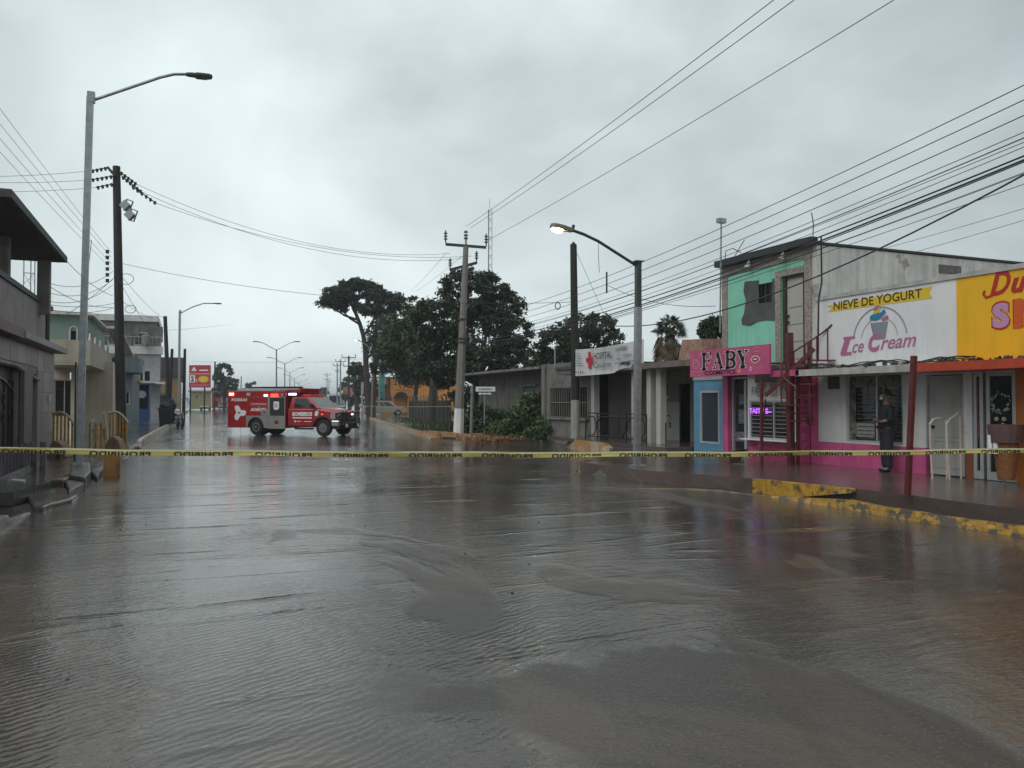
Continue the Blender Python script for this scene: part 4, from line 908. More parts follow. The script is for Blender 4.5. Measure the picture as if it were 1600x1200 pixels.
lamp('street_lamp', 0, lb_, (141, 152), [(141, 158), (200, 138), (250, 121), (272, 116), (290, 116)], (1, 0.1), 'tallest galvanised street lamp at left, unlit, above the orange footbridges', .085, head=.62)
tag(MB().box(lb_.x-.11, lb_.x-.074, lb_.y-.05, lb_.y+.05, .3, 2.6).build('cable_conduit', m_black), 'black conduit strapped to the foot of the tall left lamp', 'conduit')
# ------------------------------------------------------------ trees
def trunk(parent, segs, mat=None, name='trunk'):
    mb = MB()
    for pts, r0, r1 in segs: mb.tube(pts, r0, 8, taper=r1)
    return mb.build(name, mat or m_bark, parent, smooth=True)
m_bark = M('bark', (.05, .04, .032), .85, var=.35, vs=6, bump=.02, bs=12)
def pxtree(name, lab, basepx, d, lobes, leaf, n, mat, trunkpx=None, cat='tree', group=None, tr=.3, seed=1, dz=None, bare=0, rr=.2, cln=45):
    b = at(basepx[0], basepx[1], d); b.z = 0
    t = thing(name, lab, cat, b, group=group); pts = []; g = np.random.default_rng(seed); tot = sum(r*r for *_, r in lobes)
    limbs = []
    for i, (px, py, dd, r) in enumerate(lobes):
        c = at(px, py, d+dd); m = r*d/FOC*1.0
        nn = int(n*r*r/tot); rv = m*(dz if dz else .85)
        pts.append(cloud(c, (m, m, rv), nn, max(8, nn//cln), rr*m*.55+.05, seed*50+i))
        limbs.append(([b+Vector((0, 0, .0)), b.lerp(c, .45)+Vector((0, 0, (c.z)*.1)), c], tr*.45, .03))
    P = np.concatenate(pts); leafmesh('crown', leaves(P, leaf, seed), mat, t)
    if trunkpx:
        tp = [at(x, y, d) for x, y in trunkpx]; tp[0].z = -.1
        e_ = tp[-1]; limbs = [([e_, e_.lerp(Vector(l[0][2]), .5)+Vector((0, 0, -.2)), l[0][2]], tr*.45, .03) for l in limbs]
        limbs.append((tp, tr, tr*.6))
    else: limbs.append(([b-Vector((0, 0, .1)), b+Vector((0, 0, 2.2))], tr, tr*.8))
    trunk(t, limbs); return t
pxtree('broadleaf_tree', 'largest dark broadleaf tree, round topped, right behind the concrete utility pole', (745, 680), 46,
  [(732, 458, 0, 48), (785, 488, 0, 40), (694, 500, 0, 48), (770, 455, 0, 30), (805, 520, 0, 28), (755, 520, 1, 56), (690, 560, 0, 50), (795, 545, 0, 30), (740, 585, 0, 54), (790, 605, 0, 42), (735, 630, 1, 30), (835, 610, 1, 30), (818, 640, 1, 26), (660, 545, 2, 34)], .115, 52000, m_leaf, trunkpx=[(745, 680), (744, 640), (746, 600)], tr=.42, seed=2, rr=.14, cln=85)
pxtree('broadleaf_tree', 'feathery mid green tree between the stone pine and the largest dark tree', (640, 655), 62,
  [(650, 500, 0, 30), (625, 540, 0, 38), (660, 560, 0, 36), (600, 565, 0, 24), (642, 578, 2, 22), (685, 580, 0, 30), (628, 515, 1, 28), (612, 540, 1, 26), (650, 480, 1, 20)], .13, 20000, m_leaf2, cln=70, rr=.16, trunkpx=[(650, 655), (649, 620), (652, 592)], tr=.22, seed=3)
# stone pine: flat lobes
b = at(578, 655, 78); b.z = 0
t = thing('stone_pine', 'tall stone pine with flat dark umbrella crown on a leaning bare trunk', 'tree', b)
pl = []; lob = [(560, 455, 40, 15), (530, 458, 24, 10), (515, 472, 20, 9), (590, 462, 26, 12), (612, 468, 22, 9), (555, 446, 26, 9), (575, 482, 26, 9), (540, 478, 22, 7), (620, 482, 14, 7), (600, 490, 20, 8)]
for i, (px, py, rx, ry) in enumerate(lob):
    c = at(px, py, 78+random.uniform(-1, 1)); s_ = 78/FOC; pl.append(cloud(c, (rx*s_, rx*s_, ry*s_), rx*rx*3, 34, .17, 70+i, .3))
leafmesh('crown', leaves(np.concatenate(pl), .17, 9), m_leaf3, t)
tp = [at(x, y, 78) for x, y in ((578, 656), (574, 610), (572, 575), (571, 548), (568, 525), (562, 505), (556, 490))]; tp[0].z = -.1
sg = [(tp, .34, .17)]
for (p, q) in (((571, 548), (600, 490)), ((568, 525), (590, 485)), ((564, 508), (530, 480)), ((560, 500), (516, 478)), ((556, 490), (560, 460)), ((558, 495), (545, 465)), ((570, 540), (615, 478)), ((573, 560), (610, 520))):
    A_, B_ = at(*p, 78), at(*q, 78+random.uniform(-1.5, 1.5)); sg.append(([A_, A_.lerp(B_, .5)+Vector((0, 0, -.25)), B_], .13, .05))
trunk(t, sg)
pxtree('casuarina_tree', 'drooping mid height tree just below the stone pine crown', (592, 655), 74, [(600, 520, 0, 26), (620, 555, 0, 30), (590, 545, 0, 18), (640, 580, 0, 26)], .13, 12000, m_leaf3, trunkpx=[(584, 655), (585, 600), (588, 560)], tr=.18, seed=14, rr=.35)
pxtree('broadleaf_tree', 'rounded tree behind the black pole, left part lower', (900, 600), 44, [(905, 520, 0, 34), (935, 515, 0, 28), (870, 540, 0, 34), (845, 560, 1, 30), (900, 560, 1, 38), (950, 530, 1, 24), (880, 575, 0, 34), (840, 590, 1, 30)], .1, 22000, m_leaf, tr=.25, seed=5, cln=70, rr=.15)
pxtree('broadleaf_tree', 'small dark tree peeking out left of the mint green house', (1115, 600), 36, [(1113, 508, 0, 17), (1105, 520, 0, 12), (1120, 530, 0, 14)], .12, 2200, m_leaf, tr=.12, seed=6)
pxtree('shrub', 'low feathery green shrub above the roof between palm and pink sign', (1088, 600), 34, [(1082, 545, 0, 14), (1095, 552, 0, 14), (1108, 556, 0, 14), (1070, 560, 0, 16)], .13, 1800, m_leaf2, tr=.06, seed=7)
# palm with skirt of dead fronds
b = at(1047, 600, 33); b.z = 0; s_ = 33/FOC
t = thing('fan_palm', 'fan palm with shaggy skirt of dead fronds above the porch roof', 'palm tree', b)
cc = at(1047, 512, 33); trunk(t, [([b-Vector((0, 0, .1)), cc], .25, .2)])
def frond(c, dirv, L, droop, n=14, w=.05):
    mb = []
    d = Vector(dirv).normalized(); sd_ = Vector((-d.y, d.x, 0)).normalized() if abs(d.z) < .95 else Vector((1, 0, 0)); hub = c+d*L*.55+Vector((0, 0, -droop*.2))
    for i in range(n):
        a = R(-75+150*i/(n-1)); v = (d*math.cos(a)+sd_*math.sin(a)).normalized(); e_ = hub+v*L*.5+Vector((0, 0, -droop*(.5+.5*abs(math.sin(a))))); q = v.cross(Vector((0, 0, 1))).normalized()*w*.5
        m1 = hub.lerp(e_, .5)+Vector((0, 0, droop*.12)); mb += [hub, m1-q, e_, m1+q]
    return mb
gr_ = []; dd_ = []
for i in range(60):
    a = random.uniform(0, 6.28); el = random.uniform(-.1, 1.3); gr_ += frond(cc, (math.cos(a)*math.cos(el), math.sin(a)*math.cos(el), math.sin(el)), random.uniform(.65, .85), .2+.25*random.random())
for i in range(75):
    a = random.uniform(0, 6.28); h_ = random.uniform(-1.35, .1); dd_ += frond(cc+Vector((math.cos(a)*.22, math.sin(a)*.22, h_)), (math.cos(a)*.5, math.sin(a)*.5, -.7), random.uniform(.7, 1.0), .3, 10)
leafmesh('fronds', np.array([tuple(v) for v in gr_]), M('palm_green', (.06, .08, .03), .5, var=.3, island=.5), t)
leafmesh('dead_fronds', np.array([tuple(v) for v in dd_]), M('palm_dead', (.16, .125, .07), .7, var=.4, island=.6), t)
# hedge/bushes at the side street
def bush(lab, spec, leaf, n, mat, seed, name='bush'):
    c0 = spec[0][0]; t = thing(name, lab, 'bush', (c0[0], c0[1], 0)); pts = []
    for i, (c, r) in enumerate(spec): pts.append(cloud(c, r, n//len(spec), 0, .12, seed*10+i, .2))
    P = np.concatenate(pts); P[:, 2] = np.abs(P[:, 2]); leafmesh('foliage', leaves(P, leaf, seed), mat, t)
    mb = MB()
    for c, r in spec:
        for k in range(6): mb.tube([(c[0], c[1], 0), (c[0]+random.uniform(-.5, .5)*r[0], c[1]+random.uniform(-.5, .5)*r[1], c[2]+r[2]*.5)], .02, 5)
    mb.build('stems', m_bark, t)
g_ = lambda px, py: gp(px, py, 0)
p = g_(815, 688); bush('green weedy bush heaped before the roller shutter', [((p.x+.6, p.y+.8, .5), (1.2, 1.2, 1.1)), ((p.x+.9, p.y-1, .4), (1, 1, .7)), ((p.x, p.y+1.8, .35), (1.2, 1, .6)), ((p.x+.8, p.y+.6, 1.5), (.5, .5, .5))], .09, 9000, m_grass, 21)
p = g_(770, 684); bush('low dark bush right behind the street name sign', [((p.x+1.2, p.y+2.4, .4), (1.3, 1.3, .9)), ((p.x+.6, p.y+4, .5), (1.5, 1.5, 1.2))], .1, 6000, m_leaf, 22)
gpts = []
for (px, py, rx, ry, n_) in ((870, 688, 1.2, 1.6, 5000), (820, 685, 1.2, 1.8, 5000), (765, 680, .8, 2.0, 3000), (690, 672, 1.5, 4, 4500), (650, 662, 1.2, 5, 3500)):
    p = g_(px, py); q = rng.normal(size=(n_, 3))*np.array([rx*.5, ry*.6, .0])+np.array([p.x+.9, p.y+.6, .12]); q[:, 2] += rng.uniform(0, .22, n_); q = q[q[:, 0] > 11.2+.0*q[:, 1]+np.maximum(0, (q[:, 1]-40)*.15)]; gpts.append(q)
leafmesh('grass', leaves(np.concatenate(gpts), .075, 31), m_grass, kind='stuff')
# ------------------------------------------------------------ radio mast
def mast(lab, px, ptop, pbot, d, w, H=None):
    b = at(px, 627, d); b.z = 0; top = at(px, ptop, d).z; t = thing('radio_mast', lab, 'radio mast', b); mb = MB(); z0 = at(px, pbot, d).z
    z0 = 0
    for k in range(3):
        a = R(90+120*k); mb.cyl((b.x+w*math.cos(a), b.y+w*math.sin(a), z0), (b.x+w*math.cos(a), b.y+w*math.sin(a), top), .03, n=5)
    mb.build('mast_legs', m_galv, t); mb = MB(); n_ = int((top-z0)/(w*2)); 
    for i in range(n_):
        for k in range(3):
            a, c = R(90+120*k), R(210+120*k); z = z0+i*(top-z0)/n_; z2 = z+(top-z0)/n_
            mb.cyl((b.x+w*math.cos(a), b.y+w*math.sin(a), z), (b.x+w*math.cos(c), b.y+w*math.sin(c), z2 if i % 2 else z), .014, n=4, cap=False)
    mb.build('lattice', m_galv, t); MB().cyl((b.x, b.y, top), (b.x, b.y, top+1.0), .02, n=5).build('antenna_rod', m_galv, t)
    return t
mast('thin lattice radio mast rising behind the largest tree', 765, 326, 460, 70, .2)
mast('triangular lattice tower behind the left balcony roof', 44, 390, 460, 40, .28)
# ------------------------------------------------------------ left side: mauve house with roof canopy
XL = -3.7; LZ = .2
m_mauve = M('mauve_stucco', (.23, .185, .185), .7, var=.2, vs=2, streak=.35, stain=((.26, .23, .23), .7, .9, .52), bump=.004, bs=30)
m_mauve2 = M('mauve_upper', (.27, .23, .225), .75, var=.2, vs=1.5, streak=.6, stain=((.3, .28, .28), .6, .8, .6), bump=.004, bs=30)
s8 = thing('corner_house', 'mauve plastered house with iron gate, balcony wall and dark roof canopy at left', 'house', (XL, 20, LZ))
yA1 = Y(84, XL); zled = Z(84, 552, XL); yA0 = 12.0
ga1 = Y(31, XL); ga0 = Y(-30, XL); gz = Z(15, 572, XL); gb0, gb1 = Y(44, XL), Y(57, XL); gzb = Z(50, 584, XL)
MB().wall('x', XL-.2, .2, yA0, yA1, LZ, zled, [(ga0, ga1, LZ, gz), (gb0, gb1, LZ, gzb)]).build('wall', m_mauve, s8)
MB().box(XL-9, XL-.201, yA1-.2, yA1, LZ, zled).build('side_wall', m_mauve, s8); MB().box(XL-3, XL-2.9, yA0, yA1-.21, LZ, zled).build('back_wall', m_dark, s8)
MB().box(XL-9, XL+.0, yA0, yA1+.0, zled, zled+.06).build('floor_slab', m_mauve2, s8)
MB().box(XL-.02, XL+.32, Y(38, XL+.3), yA1+.35, zled-.0, zled+.16).build('ledge', M('pale_ledge', (.3, .29, .3), .6, streak=.4), s8)
MB().box(XL-.02, XL+.3, yA0, Y(38, XL+.3)-.01, zled-.02, zled+.2).build('ledge', M('maroon_ledge', (.08, .025, .03), .5), s8, label='maroon front part of the ledge')
zpar = Z(0, 432, XL); yU1 = Y(70, XL)
MB().box(XL-.2, XL-.001, yA0, yU1, zled+.161, zpar).build('parapet', m_mauve2, s8); MB().box(XL-.28, XL+.05, yA0, Y(79, XL), zpar+.001, zpar+.12).build('coping', M('dark_coping', (.03, .028, .03), .6), s8)
MB().box(XL-9, XL-.21, yU1-.15, yU1, zled+.07, zpar).build('parapet', m_mauve2, s8)
MB().cyl((XL+.03, yU1+.1, zled+.16), (XL+.03, yU1+.1, zpar), .06).build('downpipe', m_black, s8)
XCn = -3.1; ycn = Y(103, XCn); zc0, zc1 = Z(103, 408, XCn), Z(103, 401, XCn); ycf = Y(14, XCn)
m_can = M('dark_slab_edge', (.06, .055, .055), .7, var=.5, vs=5, streak=.4); 
MB().box(XCn-7, XCn, ycf, ycn, zc0, zc0+.16).build('canopy', m_can, s8); MB().box(XCn-6.9, XCn-.15, ycf+.15, ycn-.15, zc0-.03, zc0-.001).build('canopy_soffit', M('brown_soffit', (.05, .035, .028), .8, var=.3), s8)
for px in (69, 3):
    y = ycn-.45 if px == 69 else ycn-3.6; xc = onY(px, 440, y).x; MB().box(xc-.15, xc+.15, y-.14, y+.14, zpar-.3, zc0-.031).build('column', m_grey, s8)
gt = MB(); 
m_iron = M('dark_iron', (.012, .01, .012), .4, var=.3)
def arched_gate(y0, y1, z0, z1, nb, par):
    for i in range(nb+1):
        y = y0+(y1-y0)*i/nb; zt = z1-.5*abs((y-(y0+y1)/2)/(y1-y0)*1.4)**2; MB().bar((XL-.12, y, z0), (XL-.12, y, zt), .025).build('gate_bar', m_iron, par)
    for z in (z0+.1, z0+1.0, z0+1.7): MB().bar((XL-.12, y0, z), (XL-.12, y1, z), .04).build('gate_rail', m_iron, par)
g1 = MB().box(XL-.18, XL-.16, ga0, ga1, LZ, gz).build('gate', M('gate_sheet', (.02, .018, .02), .5, var=.4, vs=3), s8)
for i in range(9): y = ga0+(ga1-ga0)*i/8; MB().bar((XL-.14, y, LZ), (XL-.14, y, gz-.3), .03).build('gate_bar', m_iron, g1)
for k in range(6):
    cy = ga1-.35-.8*(k % 3); cz_ = gz-.75-.42*(k//3); MB().tube([(XL-.13, cy+.16*math.cos(a_*.5)*(1-a_*.04), cz_+.16*math.sin(a_*.5)*(1-a_*.04)) for a_ in range(16)], .016, 5).build('scroll', m_iron, g1)
MB().tube([(XL-.13, ga0+(ga1-ga0)*i/12, gz-.55+.3*math.sin(math.pi*i/12)) for i in range(13)], .025, 6).build('gate_arch', M('arch_bar', (.12, .11, .12), .4), g1)
g2 = MB().box(XL-.18, XL-.14, gb0, gb1, LZ, gzb).build('door', MATS['gate_sheet'], s8)
MB().box(XL-.02, XL+.1, ga1, gb0-.0, LZ, gz-.05).build('pilaster', M('pilaster', (.15, .12, .12), .6, streak=.4), s8)
pts = [(XL+.03, ga0+(gb1-ga0)*i/16, gz+.05-(.0 if i < 8 else (i-8)*.035)) for i in range(17)]
MB().tube(pts, .05, 6).build('arch_moulding', m_mauve2, s8)
MB().box(XL+.02, XL+.07, Y(76, XL), Y(73, XL), Z(74, 628, XL), Z(74, 618, XL)).build('doorbell', m_col, s8)
m_tiles = [M('mauve_tile_'+k, c_, .45, var=.15, vs=3, streak=.3) for k, c_ in (('brown', (.2, .15, .14)), ('grey', (.24, .21, .21)), ('plum', (.17, .13, .135)))]
tr_ = random.Random(5)
for (ya_t, yb_t, za_t, zb_t) in ((gb1+.04, yA1-.02, LZ+.02, zled-.05), (ga0, gb1, gz+.12, zled-.05)):
    ny = max(1, round((yb_t-ya_t)/.85)); nz = max(1, round((zb_t-za_t)/.6))
    for i in range(ny):
        for k in range(nz):
            y0_, y1_ = ya_t+(yb_t-ya_t)*i/ny, ya_t+(yb_t-ya_t)*(i+1)/ny; z0_, z1_ = za_t+(zb_t-za_t)*k/nz, za_t+(zb_t-za_t)*(k+1)/nz
            MB().box(XL+.001, XL+.014+tr_.uniform(0, .006), y0_+.006, y1_-.006, z0_+.006, z1_-.006).build('tile', tr_.choice(m_tiles), s8)
# low dark fence before the gate
xf = -3.25; fa, fb = Y(-8, xf), Y(55, xf); lf = thing('low_fence', 'low dark board fence along the front of the mauve house', 'fence', (xf, fa, LZ))
nbd = 13
for i in range(nbd):
    y = fa+(fb-fa)*i/nbd; MB().box(xf, xf+.04, y, y+(fb-fa)/nbd-.06, LZ, LZ+.55+.03*(i % 2)).build('board', M('dark_plum_board', (.06, .045, .055), .5, var=.3), lf)
MB().box(xf-.1, xf-.001, fa, fb, LZ, LZ+.5).build('backing', m_dark, lf); MB().box(xf-.12, xf+.22, fa, fb+.2, LZ-.05, LZ+.07).build('plinth', m_conc, lf)
for (px, pt) in ((67, 690), (53, 700)):
    b_ = gp(px, 735, LZ); tag(MB().box(b_.x-.06, b_.x+.06, b_.y-.06, b_.y+.06, LZ, tops(b_, px, pt).z).build('short_post', m_wconc), 'dark short gate post %s the end of the low board fence' % ('right of' if px == 67 else 'close to'), 'post')
# ------------------------------------------------------------ green and cream house with balcony
s9 = thing('balcony_house', 'cream house with projecting balcony and sage green upper floor', 'house', (-4, 34, LZ))
m_cre = M('cream_wall', (.5, .44, .34), .65, var=.08, streak=.25); m_sage = M('sage_wall', (.2, .28, .24), .65, var=.1, streak=.2); m_beige = M('beige_balcony', (.42, .38, .3), .65, var=.08, streak=.35)
yF = 33.5; zb0, zb1 = onY(110, 566, yF).z, onY(110, 531, yF).z; xb0, xb1 = onY(60, 550, yF).x, onY(141, 550, yF).x
MB().box(xb0, xb1, yF, yF+.15, zb0, zb1).box(xb1-.15, xb1, yF+.15, 43, zb0, zb1).build('balcony_wall', m_beige, s9); MB().box(xb0, xb1-.002, yF+.01, 43, zb0-.1, zb0-.001).build('balcony_floor', m_beige, s9)
yW = 39.5; xw0, xw1 = onY(120, 600, yW).x, onY(176, 600, yW).x
MB().box(xw0-.2, xw1, yW, yW+.2, LZ, zb0+.3).box(xw1-.2, xw1, yW+.201, 46, LZ, zb0+.3).build('wall', m_cre, s9)
yV = 37; wx0, wx1 = onY(85, 600, yV).x, onY(112, 600, yV).x; wz0, wz1 = onY(100, 652, yV).z, onY(100, 593, yV).z
MB().wall('y', yV, .2, wx0-4, xw0, LZ, zb0-.11, [(wx0, wx1, wz0, wz1)]).build('wall', m_cre, s9)
wn = MB().wall('y', yV+.04, .05, wx0, wx1, wz0, wz1, [(wx0+.04, wx0+(wx1-wx0)*.55, wz0+.05, wz1-.05), (wx0+(wx1-wx0)*.6, wx1-.04, wz0+.05, wz1-.05)]).build('window', m_col, s9); MB().box(wx0, wx1, yV+.1, yV+.11, wz0, wz1).build('pane', m_glass, wn)
cx = onY(116, 600, 36.6).x; MB().box(cx-.1, cx+.1, 36.5, 36.7, LZ, zb0-.1).build('column', m_cre, s9)
yS = 37.5; xs0, xs1 = onY(60, 510, yS).x, onY(134, 510, yS).x; zs_ = onY(100, 492, yS).z
MB().wall('y', yS, .2, xs0-4, xs1, zb0, zs_, [(onY(111, 520, yS).x, onY(119, 520, yS).x, onY(115, 531, yS).z, onY(115, 517, yS).z)]).build('upper_wall', m_sage, s9)
MB().box(xs1-.2, xs1, yS+.2, 46, zb0, zs_).build('upper_wall', m_sage, s9)
MB().hexa([(xs0-4, yS-.3, zs_), (xs1+.3, yS-.3, zs_), (xs1+.3, 46, zs_), (xs0-4, 46, zs_)], [(xs0-4, yS-.3, zs_+.28), (xs1+.25, yS-.3, zs_+.1), (xs1+.25, 46, zs_+.1), (xs0-4, 46, zs_+.28)]).build('roof', m_oldwhite, s9)
ax = (onY(111, 520, yS).x+onY(119, 520, yS).x)/2; az = onY(115, 517, yS).z; r_ = .14
aw = MB().tube([(ax-r_, yS-.03, az-.45), (ax-r_, yS-.03, az)]+[(ax+r_*math.cos(a_), yS-.03, az+r_*1.3*math.sin(a_)) for a_ in (2.6, 2.1, 1.57, 1.0, .5)]+[(ax+r_, yS-.03, az), (ax+r_, yS-.03, az-.45)], .03, 5).build('arched_window', m_oldwhite, s9); MB().box(ax-r_, ax+r_, yS+.05, yS+.06, az-.45, az+.18).build('pane', m_glass, aw)
MB().hexa([(xb1+.0, 40, zs_-.2), (xb1+.2, 46, zb1+.1), (xb1+.2, 46, zb1), (xb1, 40, zs_-.3)], [(xb1+.6, 40, zs_-.2), (xb1+.8, 46, zb1+.1), (xb1+.8, 46, zb1), (xb1+.6, 40, zs_-.3)]).build('sloped_awning', m_oldwhite, s9)
for i in range(5): y = 34+i*1.9; MB().cyl((xb1-.07, y, zb1), (xb1-.07, y, zb1+.3), .05, .03, n=8).build('baluster', m_oldwhite, s9)
# bench before it
bx = gp(143, 688, LZ); bt = thing('stone_bench', 'small pale bench on the pavement before the cream wall', 'bench', bx)
MB().box(bx.x-.05, bx.x+.45, bx.y, bx.y+.9, .62, .68).build('seat', m_conc, bt)
for q in ((0, .1), (.36, .1), (0, .75), (.36, .75)): MB().box(bx.x+q[0]-.02, bx.x+q[0]+.04, bx.y+q[1], bx.y+q[1]+.06, LZ, .62).build('leg', m_conc, bt)
# ------------------------------------------------------------ blue grey house and big grey building behind
def facehouse(name, lab, Yf, px0, px1, ptop, mat, wins, depth=8, cat='house', doorpx=None, roof=None, z0=LZ, roofh=.25, over=.3):
    a = onY(px0, 600, Yf).x; b = onY(px1, 600, Yf).x; zt = onY((px0+px1)/2, ptop, Yf).z; t = thing(name, lab, cat, (b, Yf, z0))
    H = [(onY(w[0], 600, Yf).x, onY(w[1], 600, Yf).x, onY(w[0], w[3], Yf).z, onY(w[0], w[2], Yf).z) for w in wins]; H = [(h[0], h[1], max(h[2], z0), h[3]) for h in H]
    MB().wall('y', Yf, .2, a, b, z0, zt, H).build('wall', mat, t); MB().box(b-.2, b, Yf+.201, Yf+depth, z0, zt).build('side_wall', mat, t)
    MB().box(a-over, b+over, Yf-over, Yf+depth, zt+.001, zt+roofh).build('roof', roof or m_conc, t)
    for h in H:
        f = MB().wall('y', Yf+.05, .05, h[0], h[1], h[2], h[3], [(h[0]+.05, h[1]-.05, h[2]+.05, h[3]-.05)]).build('window', m_col, t); MB().box(h[0], h[1], Yf+.11, Yf+.12, h[2], h[3]).build('pane', m_glass, f)
    return t, a, b, zt
m_bg = M('blue_grey_wall', (.15, .18, .2), .65, var=.15, streak=.4); m_bgr = M('burnt_grey_wall', (.15, .14, .135), .75, var=.4, vs=1.2, streak=.7, stain=((.04, .035, .035), .8, .6, .52))
t, a, b_, zt = facehouse('blue_grey_house', 'narrow blue grey house with small balcony left of the yellow kiosk', 50, 165, 206, 560, m_bg, [(196, 203, 612, 632)], 8)
p0, p1 = onY(188, 560, 48.6), onY(219, 582, 48.6); MB().box(p0.x, p1.x, 48.6, 52, p1.z, p0.z).build('balcony', M('slate_blue', (.12, .16, .17), .6, streak=.4), t)
t, a, b_, zt = facehouse('grey_block', 'large stained grey two storey building with white roof rim and tall windows', 72, 120, 244, 501, m_bgr, [], 14, 'building', roof=m_white, roofh=.5, over=.15)
za_, zb_ = onY(200, 541, 72).z, onY(200, 553, 72).z; MB().box(a, b_+.5, 71.4, 71.98, zb_, za_).build('cornice', m_white, t)
z2 = onY(200, 600, 72).z; m_lil = M('pale_lilac_wall', (.32, .32, .34), .6, streak=.2)
wl = [(onY(x0, 0, 71.6).x, onY(x1, 0, 71.6).x, onY(x0, 595, 71.6).z, onY(x0, y0, 71.6).z) for x0, x1, y0 in ((214, 221, 565), (225, 229, 565), (232, 240, 580))]
MB().wall('y', 71.6, .37, a, b_+.3, LZ, zb_-.001, wl).build('lower_wall', m_lil, t)
for h in wl: MB().box(h[0], h[1], 71.8, 71.82, h[2], h[3]).build('window', m_glass, t)
MB().box(onY(215, 0, 70.8).x, b_+1.2, 70.2, 71.59, onY(230, 600, 70.8).z, onY(230, 597, 70.8).z).build('awning', m_white, t)
for k in range(3):
    wx = b_-1.2-1.9*k; f_ = MB().wall('y', 71.93, .06, wx-.5, wx+.5, zt-2.0, zt-.9, [(wx-.42, wx+.42, zt-1.92, zt-.98)]).build('window', m_col, t); MB().box(wx-.42, wx+.42, 71.95, 71.96, zt-1.92, zt-.98).build('pane', m_glass, f_)
for k in range(16): MB().bar((b_+.35-.33*k, 71.45, za_), (b_+.35-.33*k, 71.45, za_+.75), .04).build('baluster', m_lil, t)
MB().bar((b_+.4, 71.45, za_+.78), (b_-4.8, 71.45, za_+.78), .07).build('handrail', m_lil, t)
for k in range(3): x = a+2.2+1.8*k; MB().box(x, x+.5, 71.9, 71.99, zt-.1-1.6, zt-.4).build('pilaster', m_bgr, t)
tk = onY(228, 535, 71); tag(MB().cyl((tk.x, 71.0, za_+.0), (tk.x, 71.0, za_+.8), .35, n=12).cyl((tk.x, 71, za_+.8), (tk.x, 71, za_+.95), .35, .12, n=12).build('water_tank', m_conc), 'small grey water tank on the ledge of the stained grey building', 'tank')
# kiosks
def kiosk(lab, Yf, px0, px1, py1, py0, mat, mat2, seed):
    a = onY(px0, 0, Yf).x; b = onY(px1, 0, Yf).x; z1 = onY(px0, py0, Yf).z; t = thing('kiosk', lab, 'kiosk', ((a+b)/2, Yf, LZ))
    MB().box(a, b, Yf, Yf+2, LZ, LZ+(z1-LZ)*.35).build('counter', mat, t); MB().box(a, a+.12, Yf+.0, Yf+2, LZ+(z1-LZ)*.351, z1).box(b-.12, b, Yf, Yf+2, LZ+(z1-LZ)*.351, z1).build('post', mat, t)
    MB().box(a+.13, b-.13, Yf+.6, Yf+.7, LZ+(z1-LZ)*.351, z1-.01).build('screen', mat2, t); MB().box(a-.3, b+.35, Yf-.6, Yf+2, z1, z1+.12).build('roof', mat2 if seed else m_ygold, t); return t, a, b, z1
kiosk('yellow stall with open front beside the blue grey house', 56, 203, 217, 655, 597, M('mustard_paint', (.35, .2, .06), .6, var=.3), M('brown_shade', (.09, .06, .035), .7), 0)
t, a, b_, z1 = kiosk('dark blue stall with a round white dish under the awning', 62, 221, 240, 655, 601, M('navy_paint', (.015, .06, .16), .5, var=.2), M('slate_panel', (.05, .07, .1), .6, var=.3), 1)
MB().cyl((a+.3, 61.9, 1.9+.3), (a+.3, 61.95, 1.9+.3), .28, n=14).build('dish', m_lil, t)
facehouse('far_house', 'low grey house with posts between the blue stall and the black bins', 82, 236, 262, 618, m_bg, [(244, 248, 632, 650), (252, 256, 632, 650)], 8, roof=m_lil)
facehouse('far_house', 'dark roofed house beyond the leaning poles', 100, 240, 283, 588, M('ochre_wall', (.26, .18, .08), .7), [(250, 254, 598, 606)], 10, roof=M('dark_roof', (.05, .05, .05), .7), roofh=2.2)
facehouse('far_house', 'pale orange house right behind the thin grey lamp post', 104, 266, 282, 595, M('pale_orange_wall', (.4, .24, .12), .6), [(270, 274, 606, 618)], 10, roof=m_lil)
facehouse('far_house', 'long pale yellow wall building under the red billboard', 165, 297, 330, 612, M('pale_yellow_wall', (.3, .28, .14), .7, var=.2), [(306, 309, 617, 623)], 10, roof=m_lil)
facehouse('far_shop', 'small crimson fronted shop right of the pale yellow building', 185, 331, 346, 614, M('crimson_wall', (.35, .03, .07), .5), [(336, 341, 626, 636)], 10, roof=m_lil, cat='shop')
facehouse('far_house', 'white boxy building left of the rescue truck', 200, 344, 362, 611, m_lil, [(350, 354, 618, 625)], 10)
# ------------------------------------------------------------ red billboard
b_ = gp(313, 646, 0); b_ = at(313, 640, 120); b_.z = 0; s_ = 120/FOC
t = thing('billboard', 'red roadside billboard with a large 2 and a yellow starburst', 'billboard', b_)
c = at(313, 588, 120); pan = Pan(c-UR*(17.5*s_)-Vector((0, 0, 17.5*s_)), UR, (0, 0, 1)); Wb, Hb = 33*s_, 35*s_
pan.rect(0, Wb, 0, Hb, n=.02, th=.25).build('board', M('billboard_red', (.42, .02, .03), .5, var=.1), t)
pan.rect(.02*Wb, .98*Wb, Hb*.6, Hb*.62, n=.03).build('white_line', m_wpr, t); pan.rect(.04*Wb, .28*Wb, Hb*.22, Hb*.55, n=.03).build('white_box', m_wpr, t)
text('2', pan, .09*Wb, Hb*.26, .14*Wb, Hb*.25, m_text, t, bold=.05, n=.04); text('L', pan, .32*Wb, Hb*.26, .08*Wb, Hb*.14, m_wpr, t, bold=.05, n=.04)
pan.poly([(Wb*.68+Wb*(.27 if i % 2 else .22)*math.cos(math.pi*i/12), Hb*.37+Hb*(.17 if i % 2 else .13)*math.sin(math.pi*i/12)) for i in range(24)], n=.03).build('starburst', m_ygold, t)
